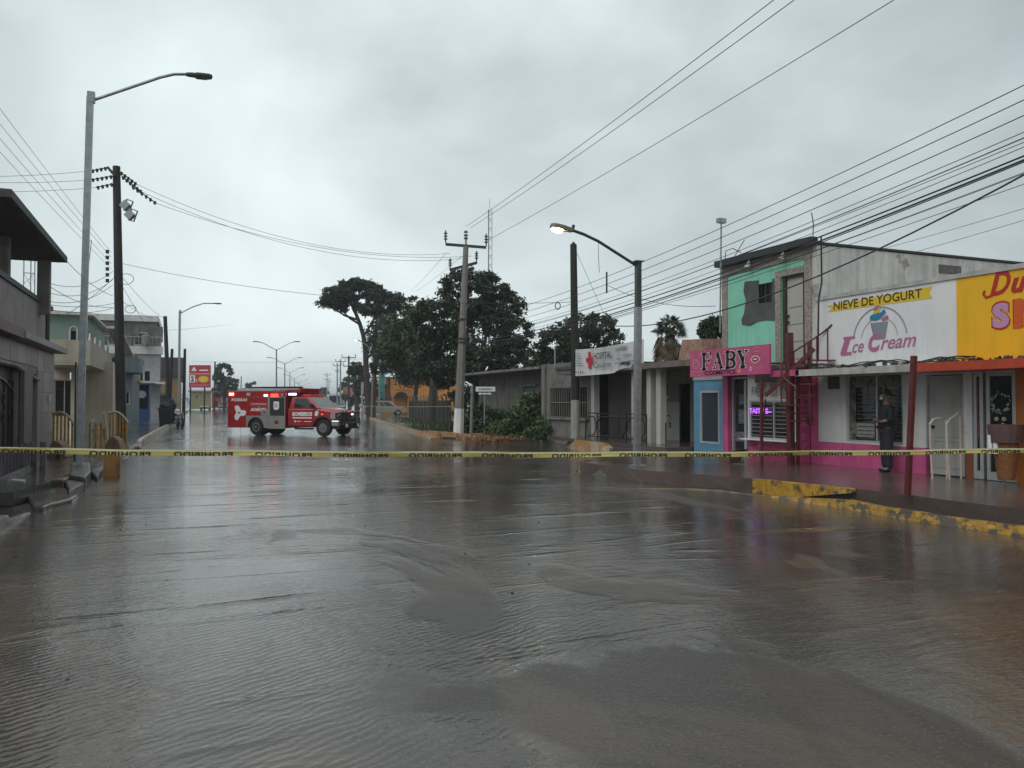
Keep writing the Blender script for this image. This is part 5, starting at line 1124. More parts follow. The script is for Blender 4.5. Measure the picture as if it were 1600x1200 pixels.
pan.poly([(Wb*.1, Hb*.74), (Wb*.36, Hb*.74), (Wb*.3, Hb*.84), (Wb*.23, Hb*.93), (Wb*.16, Hb*.84)], n=.03).build('house_mark', m_wpr, t); text('Pizza', pan, Wb*.48, Hb*.72, Wb*.42, Hb*.14, m_wpr, t, bold=.03, n=.03) if False else pan.rect(Wb*.48, Wb*.9, Hb*.74, Hb*.8, n=.03).build('white_mark', m_wpr, t)
pan.rect(Wb*.06, Wb*.94, Hb*.09, Hb*.13, n=.03).build('white_line', M('pale_red_print', (.55, .2, .2), .5), t)
for u in (.05, .72): p = pan.p(Wb*u, 0, -.15); MB().cyl((p.x, p.y, 0), (p.x, p.y, p.z+.3), .12).build('leg', m_black, t)
# ------------------------------------------------------------ orange footbridges
m_ora = M('orange_baluster', (.5, .27, .07), .5, var=.25, vs=6, stain=((.15, .09, .04), .7, 5, .55)); m_capy = M('pale_cap', (.45, .4, .28), .5, var=.15)
m_hump = M('brown_hump', (.25, .155, .1), .5, var=.25, vs=5, stain=((.12, .08, .05), .7, 4, .55), bump=.01, bs=20)
def footbridge(px0, px1, pytop, pybase, d, lab, second=None):
    a = at(px0, 620, d); b = at(px1, 620, d); a.z = b.z = 0; U = (b-a).normalized(); L = (b-a).length; zt = at(px0, pytop, d).z; t = thing('footbridge', lab, 'footbridge', (a+b)/2); pan = Pan(a, U, (0, 0, 1)); z0 = .1
    n = 6; f = lambda u: zt-.05-.33*max(0, (u-.35)/.65)**2-(.04*(1-u/.35) if u < .35 else 0)
    for i in range(n):
        u = (i+.5)/n; pan.rect(L*u-.022, L*u+.022, z0, f(u), n=.03, th=.03).build('baluster', m_ora, t)
    pan.rect(0, L, z0, z0+.22, n=-.03, th=.03).build('panel', m_ora, t)
    MB().tube([pan.p(L*i/10, f(i/10), .02) for i in range(11)], .035, 6).build('top_rail', m_capy, t)
    # hump deck in front
    P = [(L*.15, z0), (L*.22, z0+.3), (L*.4, z0+.52), (L*.62, z0+.56), (L*.88, z0+.42), (L*1.08, z0+.1), (L*.8, z0+.05), (L*.72, z0+.14), (L*.62, z0+.16), (L*.5, z0+.05)]
    MB().hexa([pan.p(u, v, .45) for u, v in P], [pan.p(u, v, .1) for u, v in P]).build('arched_deck', m_hump, t, bevel=.03)
    return t, pan, L, zt
footbridge(82, 117, 641, 703, 21.5, 'orange railed footbridge left of the tall lamp, hump in shade')
t, pan, L, zt = footbridge(170, 201, 641, 712, 24, 'orange railed footbridge right of the tall lamp with splayed front rail')
MB().tube([pan.p(-.05, .1, .9), pan.p(-.05, zt-.32, .9), pan.p(.02, zt-.05, .3), pan.p(L*.35, .55, .45)], .035, 6).build('side_rail', m_capy, t)
for i in range(3): pan.rect(-.14+.1*i, -.08+.1*i, -.0, zt-.38, n=.85-.12*i, th=.05).build('baluster', m_ora, t)
p_ = gp(168, 750, 0); tag(MB().box(p_.x-.17, p_.x+.17, p_.y+1, p_.y+1.3, 0, .5).build('bridge_post', M('orange_post', (.36, .17, .04), .4, var=.25, stain=((.12, .07, .03), .8, 5, .55))), 'square orange painted post standing in the water at the gutter', 'post')
# ------------------------------------------------------------ left black pole with transformer
pb = gp(190, 686, LZ); pt = tops(pb, 182, 260)
t = thing('utility_pole', 'tall black wooden pole at left carrying fuse cutouts and many wires', 'utility pole', pb)
MB().cyl(pb-Vector((0, 0, .3)), pt, .2, .14, n=10).build('shaft', m_creo, t)
for i in range(6): q = tops(pb, 181, 395+i*9); MB().cyl(q+Vector((-.3, -.05, -.05)), q+Vector((-.3, -.05, .08)), .07, n=6).build('insulator', m_ins, t)
D31 = pt.x*math.sin(YAW)+pt.y*math.cos(YAW)
def pxd(x, y, d=D31): return at(x, y, d)
def stringi(a, b, n, par):
    mb = MB().cyl(a, b, .022, n=5)
    for i in range(n): q = Vector(a).lerp(Vector(b), (i+.5)/n); mb.cyl(q+Vector((0, 0, .03)), q-Vector((0, 0, .1)), .065, .04, n=6)
    return mb.build('insulator_string', m_ins, par)
for (a, b_, n) in (((142, 267), (168, 262), 4), ((142, 281), (177, 275), 5), ((150, 293), (178, 287), 4), ((187, 268), (214, 288), 5), ((190, 275), (222, 300), 6), ((205, 290), (245, 318), 6)): stringi(pxd(*a), pxd(*b_), n, t)
MB().bar(pxd(168, 261), pxd(180, 275), .09).build('brace', m_ins, t)
for (x, y) in ((200, 321), (207, 336)):
    f = MB().bar(pxd(x-8, y-4), pxd(x, y+4), .22, .3).build('cutout_body', m_galv, t); MB().tube([pxd(x-2, y-10), pxd(x+8, y-6), pxd(x+2, y+10), pxd(x-6, y+8), pxd(x-2, y-10)], .035, 5).build('cutout_tube', m_galv, f)
# other poles and lamps along the left
def simplepole(lab, base, top, d, r=.14, arms=(), mat=None, z=0, group=None):
    b_ = at(base[0], 627, d); b_.z = z; p1 = at(top[0], top[1], d); t = thing('utility_pole', lab, 'utility pole', b_, group=group); MB().cyl(b_, p1, r, r*.75, n=8).build('shaft', mat or m_creo, t)
    for (dy, L_) in arms: xarm(at(top[0], top[1]+dy, d), UR, L_, 0, 0, m_ins, t, (-.95, .95), .45)
    return t
simplepole('black wooden pole rising from behind the bins', (265, 655), (258, 494), 57, .17)
simplepole('thinner black wooden pole crossing behind the one at the bins', (264, 655), (269, 545), 62, .14)
simplepole('black pole right of the parked motorcycle', (287, 655), (289, 545), 80, .17)
simplepole('dark pole behind the red billboard edge', (335, 640), (336, 565), 130, .16)
simplepole('short thin pole above the rescue truck body', (376, 640), (377, 588), 170, .12)
lb2 = gp(279, 660, .1)
lamp('street_lamp', 0, lb2, (281, 487), [(281, 490), (300, 480), (318, 474), (333, 474)], (1, .1), 'second galvanised street lamp on the left, behind the motorcycle', .1, head=.0001+.62)
# bins
for (px, d, lab, h, w_) in ((258, 50, 'open black rubbish bin, the wider one at the kerb', 1.1, .8), (268, 53, 'black bin and bag heap leaning at the pole, behind the wider bin', 1.35, .6)):
    b_ = at(px, 660, d); t = thing('rubbish_bin', lab, 'bin', (b_.x, b_.y, LZ)); w_ /= 2
    MB().hexa([(b_.x-w_*.8, b_.y-w_*.8, LZ), (b_.x+w_*.8, b_.y-w_*.8, LZ), (b_.x+w_*.8, b_.y+w_*.8, LZ), (b_.x-w_*.8, b_.y+w_*.8, LZ)], [(b_.x-w_, b_.y-w_, LZ+h), (b_.x+w_, b_.y-w_, LZ+h), (b_.x+w_, b_.y+w_, LZ+h), (b_.x-w_, b_.y+w_, LZ+h)]).build('bin_body', m_black, t, bevel=.03)
    lump('rubbish_bag', (b_.x, b_.y, LZ+h), w_*.8, w_*.8, .35, m_black, px, parent=t); MB().box(b_.x-w_-.03, b_.x+w_+.03, b_.y-w_-.03, b_.y-w_+.02, LZ+h-.1, LZ+h-.02).build('rim', m_black, t)
# motorcycle seen from behind
b_ = at(281, 660, 52); b_.z = .0; t = thing('motorcycle', 'parked motorcycle with black and white bodywork beside the kerb at left', 'motorcycle', b_, R(-78), local=True)
def wheel_local(mb, x, y, r, w, n=20): return mb.cyl((x, y-w/2, r), (x, y+w/2, r), r, n=n)
for x in (-.62, .68):
    w_ = MB().cyl((x, -.06, .31), (x, .06, .31), .31, n=18).build('wheel', m_blackrub, t); MB().cyl((x, -.065, .31), (x, .065, .31), .17, n=12).build('rim', m_alu, w_)
MB().tube([(.68, .1, .31), (.5, .1, .75), (.42, .08, 1.0)], .03).tube([(.68, -.1, .31), (.5, -.1, .75), (.42, -.08, 1.0)], .03).build('fork', m_alu, t)
MB().hexa([(-.35, -.14, .35), (.3, -.14, .35), (.3, .14, .35), (-.35, .14, .35)], [(-.3, -.12, .65), (.35, -.12, .65), (.35, .12, .65), (-.3, .12, .65)]).build('engine', M('engine_grey', (.12, .12, .12), .4, metal=.6), t)
lump('fuel_tank', (.15, 0, .8), .28, .17, .16, m_sgnw, 3, parent=t); MB().hexa([(-.7, -.12, .75), (0, -.14, .72), (0, .14, .72), (-.7, .12, .75)], [(-.75, -.1, .85), (0, -.12, .8), (0, .12, .8), (-.75, .1, .85)]).build('seat', m_black, t, bevel=.02)
MB().tube([(.35, .38, 1.05), (.42, .15, 1.03), (.42, -.15, 1.03), (.35, -.38, 1.05)], .02).build('handlebar', m_black, t)
MB().cyl((.5, 0, .92), (.6, 0, .9), .1, .09, n=12).build('headlight', m_alu, t); MB().hexa([(-.95, -.13, .62), (-.6, -.13, .55), (-.6, .13, .55), (-.95, .13, .62)], [(-.95, -.13, .68), (-.6, -.13, .68), (-.6, .13, .68), (-.95, .13, .68)]).build('mudguard', m_sgnw, t)
lump('top_box', (-.75, 0, .9), .2, .2, .3, m_sgnw, 8, parent=t); MB().cyl((-.85, -.2, .35), (-.1, -.2, .35), .05).build('exhaust', m_alu, t)
# left far trees
pxtree('broadleaf_tree', 'tall ragged far tree between red billboard and rescue truck', (350, 630), 150, [(350, 580, 0, 13), (345, 595, 0, 13), (358, 598, 0, 12), (348, 610, 0, 14), (364, 610, 0, 8)], .35, 3500, m_leaf, tr=.3, seed=31)
pxtree('broadleaf_tree', 'hazy tree over the roofs left of the thin grey lamp post', (262, 610), 120, [(262, 580, 0, 14), (250, 585, 0, 10), (275, 583, 0, 9)], .3, 1800, m_leaf2, tr=.25, seed=32)
pxtree('broadleaf_tree', 'small round far tree above the middle of the truck roof', (392, 640), 200, [(392, 602, 0, 7), (388, 612, 0, 8)], .4, 600, m_leaf, tr=.25, seed=33)
for i, (px, py, r, d, lab) in enumerate(((440, 623, 8, 300, 'far roadside tree above the truck roof, left one'), (455, 624, 7, 320, 'far roadside tree above the truck cab, tiny'), (478, 622, 9, 260, 'far hazy roadside tree above the truck windshield'), (495, 620, 10, 240, 'far rounded roadside tree just left of the bus'), (505, 612, 7, 250, 'far roadside tree behind the bus roof'), (548, 600, 14, 170, 'mid distance tree right behind the crossarm poles'), (560, 612, 16, 120, 'bushy tree above the far pink shop sign'), (556, 575, 9, 100, 'small dark tree crown left of the pine trunk'), (572, 600, 16, 100, 'dark tree mass left of the orange building'))):
    pxtree('roadside_tree', lab, (px, 640), d, [(px, py, 0, r), (px-r*.6, py+r*.6, 0, r*.8), (px+r*.7, py+r*.5, 0, r*.8)], .22+.0011*d, 1600, m_leaf if i > 5 else m_leaf2, tr=.2, seed=40+i)
pt_ = []
for i in range(70): x = rng.uniform(-200, 420); d = 420; pt_.append(cloud((x, 650+rng.uniform(-60, 60), rng.uniform(1, 4)), (12, 8, 4), 160, 30, 1.2, 200+i))
leafmesh('far_treeline', leaves(np.concatenate(pt_), .8, 77), m_leaf2, kind='stuff')
# ------------------------------------------------------------ far right: double arm lamps, poles, sign boards
def dbl_lamp(px, ptop, d, lab, half):
    b_ = at(px, 627, d); b_.z = 0; p1 = at(px, ptop, d); t = thing('median_lamp', lab, 'street lamp', b_, group='double arm lamps down the avenue'); MB().cyl(b_, p1, .11, .08, n=6).build('post', m_galv, t)
    for s_ in (-1, 1):
        e_ = p1+UR*(s_*half)+Vector((0, 0, half*.42)); q = p1+UR*(s_*half*.75)+Vector((0, 0, half*.36)); MB().tube([p1-Vector((0, 0, .1)), q, e_], .05, 5).build('arm', m_galv, t)
        MB().bar(e_-UR*(s_*.1), e_+UR*(s_*.6)+Vector((0, 0, .03)), .24, .1).build('lamp_head', MATS['lamp_grey_housing'], t)
for i, (px, py, d, hw) in enumerate(((432, 546, 95, 2.2), (445, 568, 125, 2.2), (453, 582, 158, 2.2), (460, 591, 200, 2.2), (467, 598, 250, 2.2), (473, 603, 310, 2.3), (478, 607, 380, 2.4))):
    dbl_lamp(px, py, d, ['nearest double arm lamp on the avenue median, above the truck body', 'second double arm lamp on the median, just right of the nearest one', 'third double arm lamp down the avenue median', 'fourth double arm lamp down the avenue median', 'fifth double arm lamp down the avenue, faded', 'sixth double arm lamp, very small and faded', 'farthest tiny double arm lamp of the avenue'][i], hw)
m_dp = M('dark_pole', (.03, .03, .032), .6)
for (px, pt_, d, arms, lab) in ((545, 556, 110, ((3, 1.0), (16, .8)), 'black crossarm pole standing before the far pink sign'), (532, 561, 140, ((4, .9),), 'grey crossarm pole behind and left of the black crossarm pole'), (527, 567, 150, ((4, .8), (14, .3)), 'crossarm pole with small lamp arm, left of the grey one'), (511, 583, 230, ((3, 1.0), (10, .8)), 'far crossarm pole just left of the bus'), (514, 594, 280, ((2, .9),), 'tiny far crossarm pole beside the bus roof')):
    simplepole(lab, (px, 640), (px, pt_), d, .16, arms, m_dp if px == 545 else m_galv)
simplepole('weathered grey pole against the trees left of the orange building', (582, 645), (586, 515), 76, .2, (), m_pole)
lbq = at(592, 648, 72); lbq.z = .05
lamp('street_lamp', 0, lbq, (594, 553), [(594, 555), (580, 545), (568, 536), (561, 532)], (-1, .3), 'small lit street lamp in front of the parked van', .09, head=.55, lit=True)
# billboards and signs at far right of avenue
def boardsign(name, lab, px0, px1, py0, py1, d, mat, legs=(), extra=None, cat='sign'):
    c = at((px0+px1)/2, 627, d); t = thing(name, lab, cat, (c.x, c.y, 0)); a = at(px0, py1, d); pan = Pan(a, UR, (0, 0, 1)); w_ = (px1-px0)*d/FOC; h_ = (py1-py0)*d/FOC
    pan.rect(0, w_, 0, h_, n=.02, th=.15).build('board', mat, t)
    for u in legs: p = pan.p(w_*u, 0, -.06); MB().cyl((p.x, p.y, 0), (p.x, p.y, p.z), .08, n=6).build('leg', m_dp, t)
    return t, pan, w_, h_
t, pan, w_, h_ = boardsign('shop_sign', 'pinkish faded shop sign on posts beyond the black crossarm pole', 545, 561, 606, 620, 112, M('faded_pink_print', (.3, .17, .16), .6, var=.6, vs=2.5), (.1, .9)); 
t, pan, w_, h_ = boardsign('shop_sign', 'stacked orange sign panels left of the black crossarm pole', 536, 543, 605, 616, 112, M('faded_orange_print', (.28, .16, .09), .6, var=.5, vs=3), (.5,))
for (x0, lab) in ((564, 'left one of two tall narrow white sign panels'), (570, 'right one of two tall narrow white sign panels')):
    t, pan, w_, h_ = boardsign('sign_panel', lab, x0, x0+4, 597, 615, 95, m_lil, ()); q = at(x0+2, 615, 95); MB().cyl((q.x, q.y+.1, 0), (q.x, q.y+.1, q.z), .12, n=8).build('leg', m_lil if x0 == 564 else m_dp, t)
# ------------------------------------------------------------ orange building with arch, teal tower, fence
YO = 101; m_oran = M('orange_stucco', (.6, .24, .06), .65, var=.12, streak=.2)
s10 = thing('orange_building', 'orange restaurant with arched doorway and teal sign tower', 'building', (onY(620, 0, YO).x, YO, .1))
x0, x1, x2, xe = onY(584, 0, YO).x, onY(612, 0, YO).x, onY(640, 0, YO).x, onY(720, 0, YO).x
zO = onY(620, 591, YO).z; a0, a1 = onY(618, 0, YO).x, onY(639, 0, YO).x; az = onY(628, 622, YO).z; ac = (a0+a1)/2; ar_ = (a1-a0)/2
MB().wall('y', YO, .3, x1, x2, .1, zO, [(a0, a1, .1, az)]).build('wall', m_oran, s10)
P = [(a0, YO-.001, az)]+[(ac-ar_*math.cos(math.pi*i/12), YO-.001, az+ar_*.85*math.sin(math.pi*i/12)) for i in range(13)]+[(a1, YO-.001, az)]
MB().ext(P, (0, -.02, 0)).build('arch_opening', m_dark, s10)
MB().tube([(ac-(ar_+.15)*math.cos(math.pi*i/12), YO-.05, az+(ar_*.85+.15)*math.sin(math.pi*i/12)) for i in range(13)], .08, 6).build('arch_moulding', m_oran, s10)
MB().box(a0+.2, a1, YO-.06, YO-.03, onY(628, 610, YO).z, onY(628, 609, YO).z).build('red_band', m_red, s10)
MB().box(x2, xe, YO+.5, YO+.8, .1, onY(690, 598, YO).z).build('wing_wall', m_oran, s10); MB().box(x0, x1, YO+2, YO+2.3, .1, onY(600, 600, YO).z).build('wing_wall', m_oran, s10); MB().box(a0, a1, YO+1.5, YO+1.6, .1, az).build('back_wall', m_dark, s10)
MB().box(x0, x2+.1, YO-.1, YO+2.5, zO+.001, zO+.18).build('roof_trim', M('grey_blue_trim', (.16, .2, .22), .6), s10); MB().box(x1, x2+7, YO+.9, YO+9, .1, zO-.02).build('back_block', m_oran, s10)
m_teal = M('teal_paint', (.02, .3, .26), .5, var=.2); tx0, tx1 = onY(595, 0, YO-.5).x, onY(603, 0, YO-.5).x
MB().box(tx0, tx1, YO-.6, YO+.0, onY(600, 622, YO).z, onY(600, 586, YO).z).build('sign_tower', m_teal, s10); MB().box(tx0+.1, tx1+.25, YO-.7, YO-.05, onY(600, 584, YO).z, onY(600, 570, YO).z).build('sign_tower', m_teal, s10)
MB().box(tx0-.1, tx1+.3, YO-.75, YO, onY(600, 586, YO).z, onY(600, 584.5, YO).z).build('tower_band', M('light_teal', (.05, .33, .4), .5), s10)
for px in (596, 605, 610): q = onY(px, 621, YO-.3); MB().cyl((q.x, YO-.3, q.z-.4), (q.x, YO-.3, q.z+.5), .22, .02, n=8).build('blue_finial', M('deep_blue', (.01, .03, .15), .5), s10)
MB().box(x0-.5, a0-.3, YO-1.0, YO-.7, .1, onY(600, 622, YO).z-.4).build('low_wall', m_oran, s10)
# picket fence
fA = gp(640, 658, .1); fB = gp(704, 668, .1); t = thing('picket_fence', 'tall dark fence of slender pale posts between van and concrete pole', 'fence', fA)
n_ = 13
for i in range(n_):
    p = fA.lerp(fB, i/(n_-1)); top = 1.95+.05*(i % 2); MB().cyl((p.x, p.y, 0), (p.x, p.y, top), .055, .05, n=6).cyl((p.x, p.y, top), (p.x-.08, p.y, top+.14), .05, .04, n=6).build('picket', M('pale_post', (.15, .145, .13), .7, var=.3), t)
MB().bar(Vector((fA.x, fA.y+.1, 1.35)), Vector((fB.x, fB.y+.1, 1.35)), .04).build('rail', m_galv, t); MB().bar(Vector((fA.x, fA.y+.2, .9)), Vector((fB.x, fB.y+.2, .9)), .03, 1.7).build('mesh_screen', M('dark_mesh', (.015, .016, .014), .8), t)
# brown tree stump trunk in front
q = gp(675, 664, .1); tag(MB().tube([q, q+Vector((0, 0, 1.2)), q+Vector((.2, 0, 3.5))], .4, 9, taper=.25).build('tree_trunk', m_bark), 'thick dark trunk standing before the picket fence', 'trunk')
q = gp(648, 655, .1); tag(MB().tube([q, q+Vector((0, 0, 2)), q+Vector((.3, 0, 4.5))], .14, 7, taper=.1).build('tree_trunk', M('red_brown_bark', (.1, .03, .02), .8)), 'slim reddish trunk at the left end of the picket fence', 'trunk')
# ------------------------------------------------------------ vehicles
m_tyre = M('tyre', (.012, .012, .012), .7, var=.2); m_chrome = M('chrome', (.55, .56, .58), .15, metal=1, var=.05)
m_tred = M('fire_red', (.33, .008, .014), .28, var=.05, vs=1, coat=.5, streak=.35); m_silver = M('silver_panel', (.36, .36, .35), .38, metal=.5, var=.08, streak=.15)
m_vglass = M('car_glass', (.012, .016, .017), .04, var=0, spec=.7)
def emit(name, col, s, base=None):
    m = M(name, col, .3, var=0, emis=s); return m
def wheel(parent, x, y, r, w, side, rimr=.55, name='wheel', dual=False):
    wb = MB(); k = 24
    y0, y1 = (y-w/2, y+w/2); wb.cyl((x, y0+.03, r), (x, y1-.03, r), r, n=k); wb.cyl((x, y0, r), (x, y1, r), r*.93, n=k)
    o = wb.build(name, m_tyre, parent, bevel=.01); s = side; yo = y+s*(w/2)
    MB().cyl((x, yo-s*.05, r), (x, yo+s*.004, r), r*rimr, r*(rimr*.96), n=k).build('rim', m_rim, o)
    h = MB(); 
    if dual: h.cyl((x, yo+s*.006, r), (x, yo-s*.06, r), r*.4, r*.2, n=k)
    for i in range(8):
        a = 2*math.pi*i/8; p = Vector((x+r*rimr*.62*math.cos(a), yo+s*.008, r+r*rimr*.62*math.sin(a))); h.cyl(p-Vector((0, s*.02, 0)), p+Vector((0, s*.004, 0)), r*.075, n=8)
    h.build('rim_holes', m_dark, o); MB().cyl((x, yo-s*.03, r), (x, yo+s*.05, r), r*.2, r*.15, n=12).build('hub', m_chrome if not dual else m_rim, o); return o
m_rim = M('rim_grey', (.3, .31, .32), .35, metal=.6, var=.1)
hd = math.atan2(-2.77, 2.93); off = .98
T0 = (3.29+.687*off-.02, 41.47+.727*off)
T = thing('rescue_truck', 'red fire rescue truck standing across the flooded street with warning lights on', 'rescue truck', (T0[0], T0[1], 0), hd, local=True)
bw = .98
# box body: side profile with rear wheel arch
def arch_profile(x0, x1, z0, z1, arches, top=None):
    P = [(x0, z0)]
    for (cx, r, n) in arches:
        zc = .4; dx = math.sqrt(max(0, r*r-(z0-zc)**2))
        a0 = math.atan2(z0-zc, -dx) % (2*math.pi); a1 = math.atan2(z0-zc, dx)
        for i in range(n+1): a = a0+(a1-a0)*i/n; P.append((cx+r*math.cos(a), zc+r*math.sin(a)))
    P.append((x1, z0)); P += top if top else [(x1, z1), (x0, z1)]
    return P
def sideext(P, y0, y1): return MB().ext([(x, y0, z) for x, z in P], (0, y1-y0, 0))
sideext(arch_profile(-1.76, 1.78, .37, 2.2, [(0, .5, 14)]), -bw, bw).build('rear_body', m_tred, T, bevel=.02)
MB().box(-1.7, 4.9, -.5, .5, .42, .62).build('chassis', m_black, T); MB().box(-1.85, -1.72, -bw, bw, .36, .44).build('rear_step', m_alu, T); MB().box(-1.78, -1.762, -bw+.03, bw-.03, .45, 2.15).build('rear_door', m_silver, T)
ps = Pan((0, -bw, 0), (1, 0, 0), (0, 0, 1))
SP = [(-.58, .37), (-.48, .4)]+[(.5*math.cos(R(180-10*i)), .4+.5*math.sin(R(180-10*i))) for i in range(19)]+[(.5, .37), (.7, .37), (.7, .97), (-.58, .97)]
ps.poly([(-.6, .37), (-.5, .37)]+[(.5*math.cos(R(180-10*i)), .4+.5*math.sin(R(180-10*i))) for i in range(19)]+[(.5, .37), (.72, .37), (.72, .98), (-.6, .98)], n=.012, th=.01).build('arch_panel', m_silver, T)
ps.rect(.73, 1.78, .34, .95, n=.014, th=.012).build('side_panel', m_silver, T); rs = ps.rect(.73, 1.78, .955, 1.93, n=.014, th=.012).build('locker_frame', m_silver, T)
ps.rect(.86, 1.73, .99, 1.88, n=.018).build('locker_recess', m_dark, rs)
for k in range(14): z = 1.0+.062*k; ps.rect(.88, 1.71, z, z+.052, n=.03, th=.01).build('shutter_slat', M('dark_slat', (.05, .052, .055), .4, metal=.3, var=.15), rs)
ps.poly([(1.1, 1.32), (1.1, 1.66), (1.13, 1.69), (1.4, 1.69), (1.43, 1.66), (1.43, 1.36), (1.35, 1.28), (1.18, 1.28)], n=.034).build('badge', m_wpr, rs)
for i, (u, v, w_) in enumerate(((1.16, 1.55, .2), (1.16, 1.48, .16), (1.16, 1.41, .2))): ps.rect(u, u+w_, v, v+.03, n=.037).build('badge_print', m_gp, rs)
ps.disc(1.27, .66, .12, .1, n=.018).build('emblem', M('dark_red_emblem', (.14, .02, .02), .5, var=.2), T)
ps.rect(-1.72, 1.76, 1.905, 1.92, n=.016, th=.014).build('trim', m_silver, T); ps.rect(-1.76, 1.78, 2.2, 2.24, n=.01, th=.25).build('roof_edge', m_silver, T)
ps.stroke([(-.64, .4), (-.64, 1.9)], .014, n=.004).build('panel_gap', m_dark, T)
text('PC033-01', ps, -1.5, 1.7, .95, .15, m_wpr, T, bold=.035, n=.006)
text('COAHUILA', ps, -.3, 1.51, .95, .11, m_wpr, T, n=.006, bold=.0); text('AVANZA', ps, -.33, 1.2, 1.0, .17, m_wpr, T, bold=.045, n=.006, shear=.12)
ps.poly([(.12, 1.4), (.2, 1.46), (.28, 1.4), (.2, 1.42)], n=.006).build('print_mark', m_wpr, T)
fr = ps.rect(.32, .74, .99, 1.29, n=.008).build('notice', m_silver, T); ps.rect(.42, .65, 1.08, 1.22, n=.012).build('notice_print', m_gp, fr)
EM = []
for i in range(3):
    a = R(115-120*i); c_, s_ = math.cos(a), math.sin(a)
    for (r, da) in ((.17, -60), (.34, -26), (.42, -14), (.4, 6), (.33, 24)): EM.append((-1.02+1.05*r*math.cos(a+R(-da)), 1.12+r*math.sin(a+R(-da))))
em = ps.poly(EM, n=.008).build('emblem', m_wpr, T); ps.poly([(-1.08, 1.18), (-.93, 1.12), (-1.08, 1.05)], n=.012).build('emblem_centre', m_dark, em)
L_ = emit('red_flash', (1, .04, .03), 4); L2 = emit('red_pink_flash', (1, .28, .2), 5); L3 = emit('pinkwhite_flash', (1, .6, .5), 5); L4 = emit('blue_flash', (.35, .55, 1), 5)
for (x, z, w_, h_, m, nm) in ((-1.5, 2.06, .26, .13, L2, 'warning_light'), (-.42, 2.05, .24, .15, m_alu, 'side_lamp'), (.62, 1.99, .18, .1, L3, 'warning_light'), (1.15, 1.99, .42, .15, L_, 'warning_light'), (1.62, 2.02, .12, .1, m_alu, 'side_lamp')):
    ps.rect(x-w_/2, x+w_/2, z-h_/2, z+h_/2, n=.05, th=.04).build(nm, m, T)
# roof gear
MB().box(-1.0, 1.85, -.35, .35, 2.36, 2.44).build('roof_rack', m_black, T); MB().box(-1.3, .9, -.8, -.72, 2.24, 2.32).box(-1.3, .9, .72, .8, 2.24, 2.32).build('roof_rail', m_alu, T)
lad = thing; 
for y in (-.6, -.25): MB().bar((-1.0, y, 2.34), (2.4, y, 2.3), .05, .07).build('ladder_rail', m_alu, T)
for k in range(11): MB().bar((-.8+.3*k, -.6, 2.33), (-.8+.3*k, -.25, 2.33), .03).build('ladder_rung', m_alu, T)
MB().box(1.3, 2.55, -.75, .75, 2.14, 2.28).build('cab_rack', m_tred, T); MB().box(2.45, 2.65, -.8, .8, 2.24, 2.34).build('rack_light', m_tred, T)
MB().box(1.79, 2.5, -.8, .8, 1.97, 2.13).build('cab_light_housing', m_black, T); Pan((0, -.8, 0), (1, 0, 0), (0, 0, 1)).rect(1.85, 2.3, 2.0, 2.1, n=.02, th=.015).build('warning_light', L4, T)
MB().box(2.42, 3.0, -.65, .65, 1.95, 2.04).build('light_bar', emit('red_lens', (.6, .01, .02), .25), T, bevel=.03)
# cab lower body
fx = 4.68; cw = .97
top = [(fx, .98), (fx-.04, 1.17), (fx-.35, 1.24), (3.62, 1.33), (1.92, 1.34)]
P = arch_profile(1.92, fx, .46, 1.3, [(3.95, .53, 14)], top); sideext(P, -cw, cw).build('cab_body', m_tred, T, bevel=.05)
MB().hexa([(3.62, -.78, 1.3), (fx-.25, -.72, 1.22), (fx-.25, .72, 1.22), (3.62, .78, 1.3)], [(3.65, -.7, 1.39), (fx-.35, -.62, 1.3), (fx-.35, .62, 1.3), (3.65, .7, 1.39)]).build('hood', m_tred, T, bevel=.03)
Bq = [(1.95, -.93, 1.33), (3.72, -.93, 1.33), (3.72, .93, 1.33), (1.95, .93, 1.33)]; Tq = [(2.02, -.77, 1.93), (2.98, -.77, 1.93), (2.98, .77, 1.93), (2.02, .77, 1.93)]
MB().hexa(Bq, Tq).build('cab_roof', m_tred, T, bevel=.04)
def quadpt(q, s, t): a = Vector(q[0]).lerp(Vector(q[1]), s); b = Vector(q[3]).lerp(Vector(q[2]), s); return a.lerp(b, t)
def pane(q, uv, out, name='window', mat=None, par=None):
    nrm = (Vector(q[1])-Vector(q[0])).cross(Vector(q[3])-Vector(q[0])).normalized(); nrm = nrm if nrm.dot(Vector(out)) > 0 else -nrm
    pts = [quadpt(q, *s) for s in uv]; return MB().hexa([p-nrm*.01 for p in pts], [p+nrm*.008 for p in pts]).build(name, mat or m_vglass, par or T)
for sgn_, i0, i1 in ((-1, 0, 1), (1, 3, 2)): pane([Bq[i0], Bq[i1], Tq[i1], Tq[i0]], [(.17, .1), (.84, .1), (.8, .85), (.22, .85)], (0, sgn_, 0), 'side_window')
pane([Bq[1], Bq[2], Tq[2], Tq[1]], [(.04, .06), (.96, .06), (.95, .93), (.05, .93)], (1, 0, .5), 'windshield', M('windshield_glass', (.05, .06, .06), .03, var=0, spec=1.0))
pc_ = Pan((0, -cw, 0), (1, 0, 0), (0, 0, 1)); nn = .006
pc_.stroke([(2.12, .5), (2.12, 1.34)], .012, n=nn).stroke([(3.36, .62), (3.42, 1.34)], .012, n=nn).stroke([(2.12, .52), (3.3, .52)], .012, n=nn).build('door_gap', m_dark, T); pc_.rect(2.2, 2.36, 1.2, 1.24, n=.03, th=.03).build('door_handle', m_tred, T)
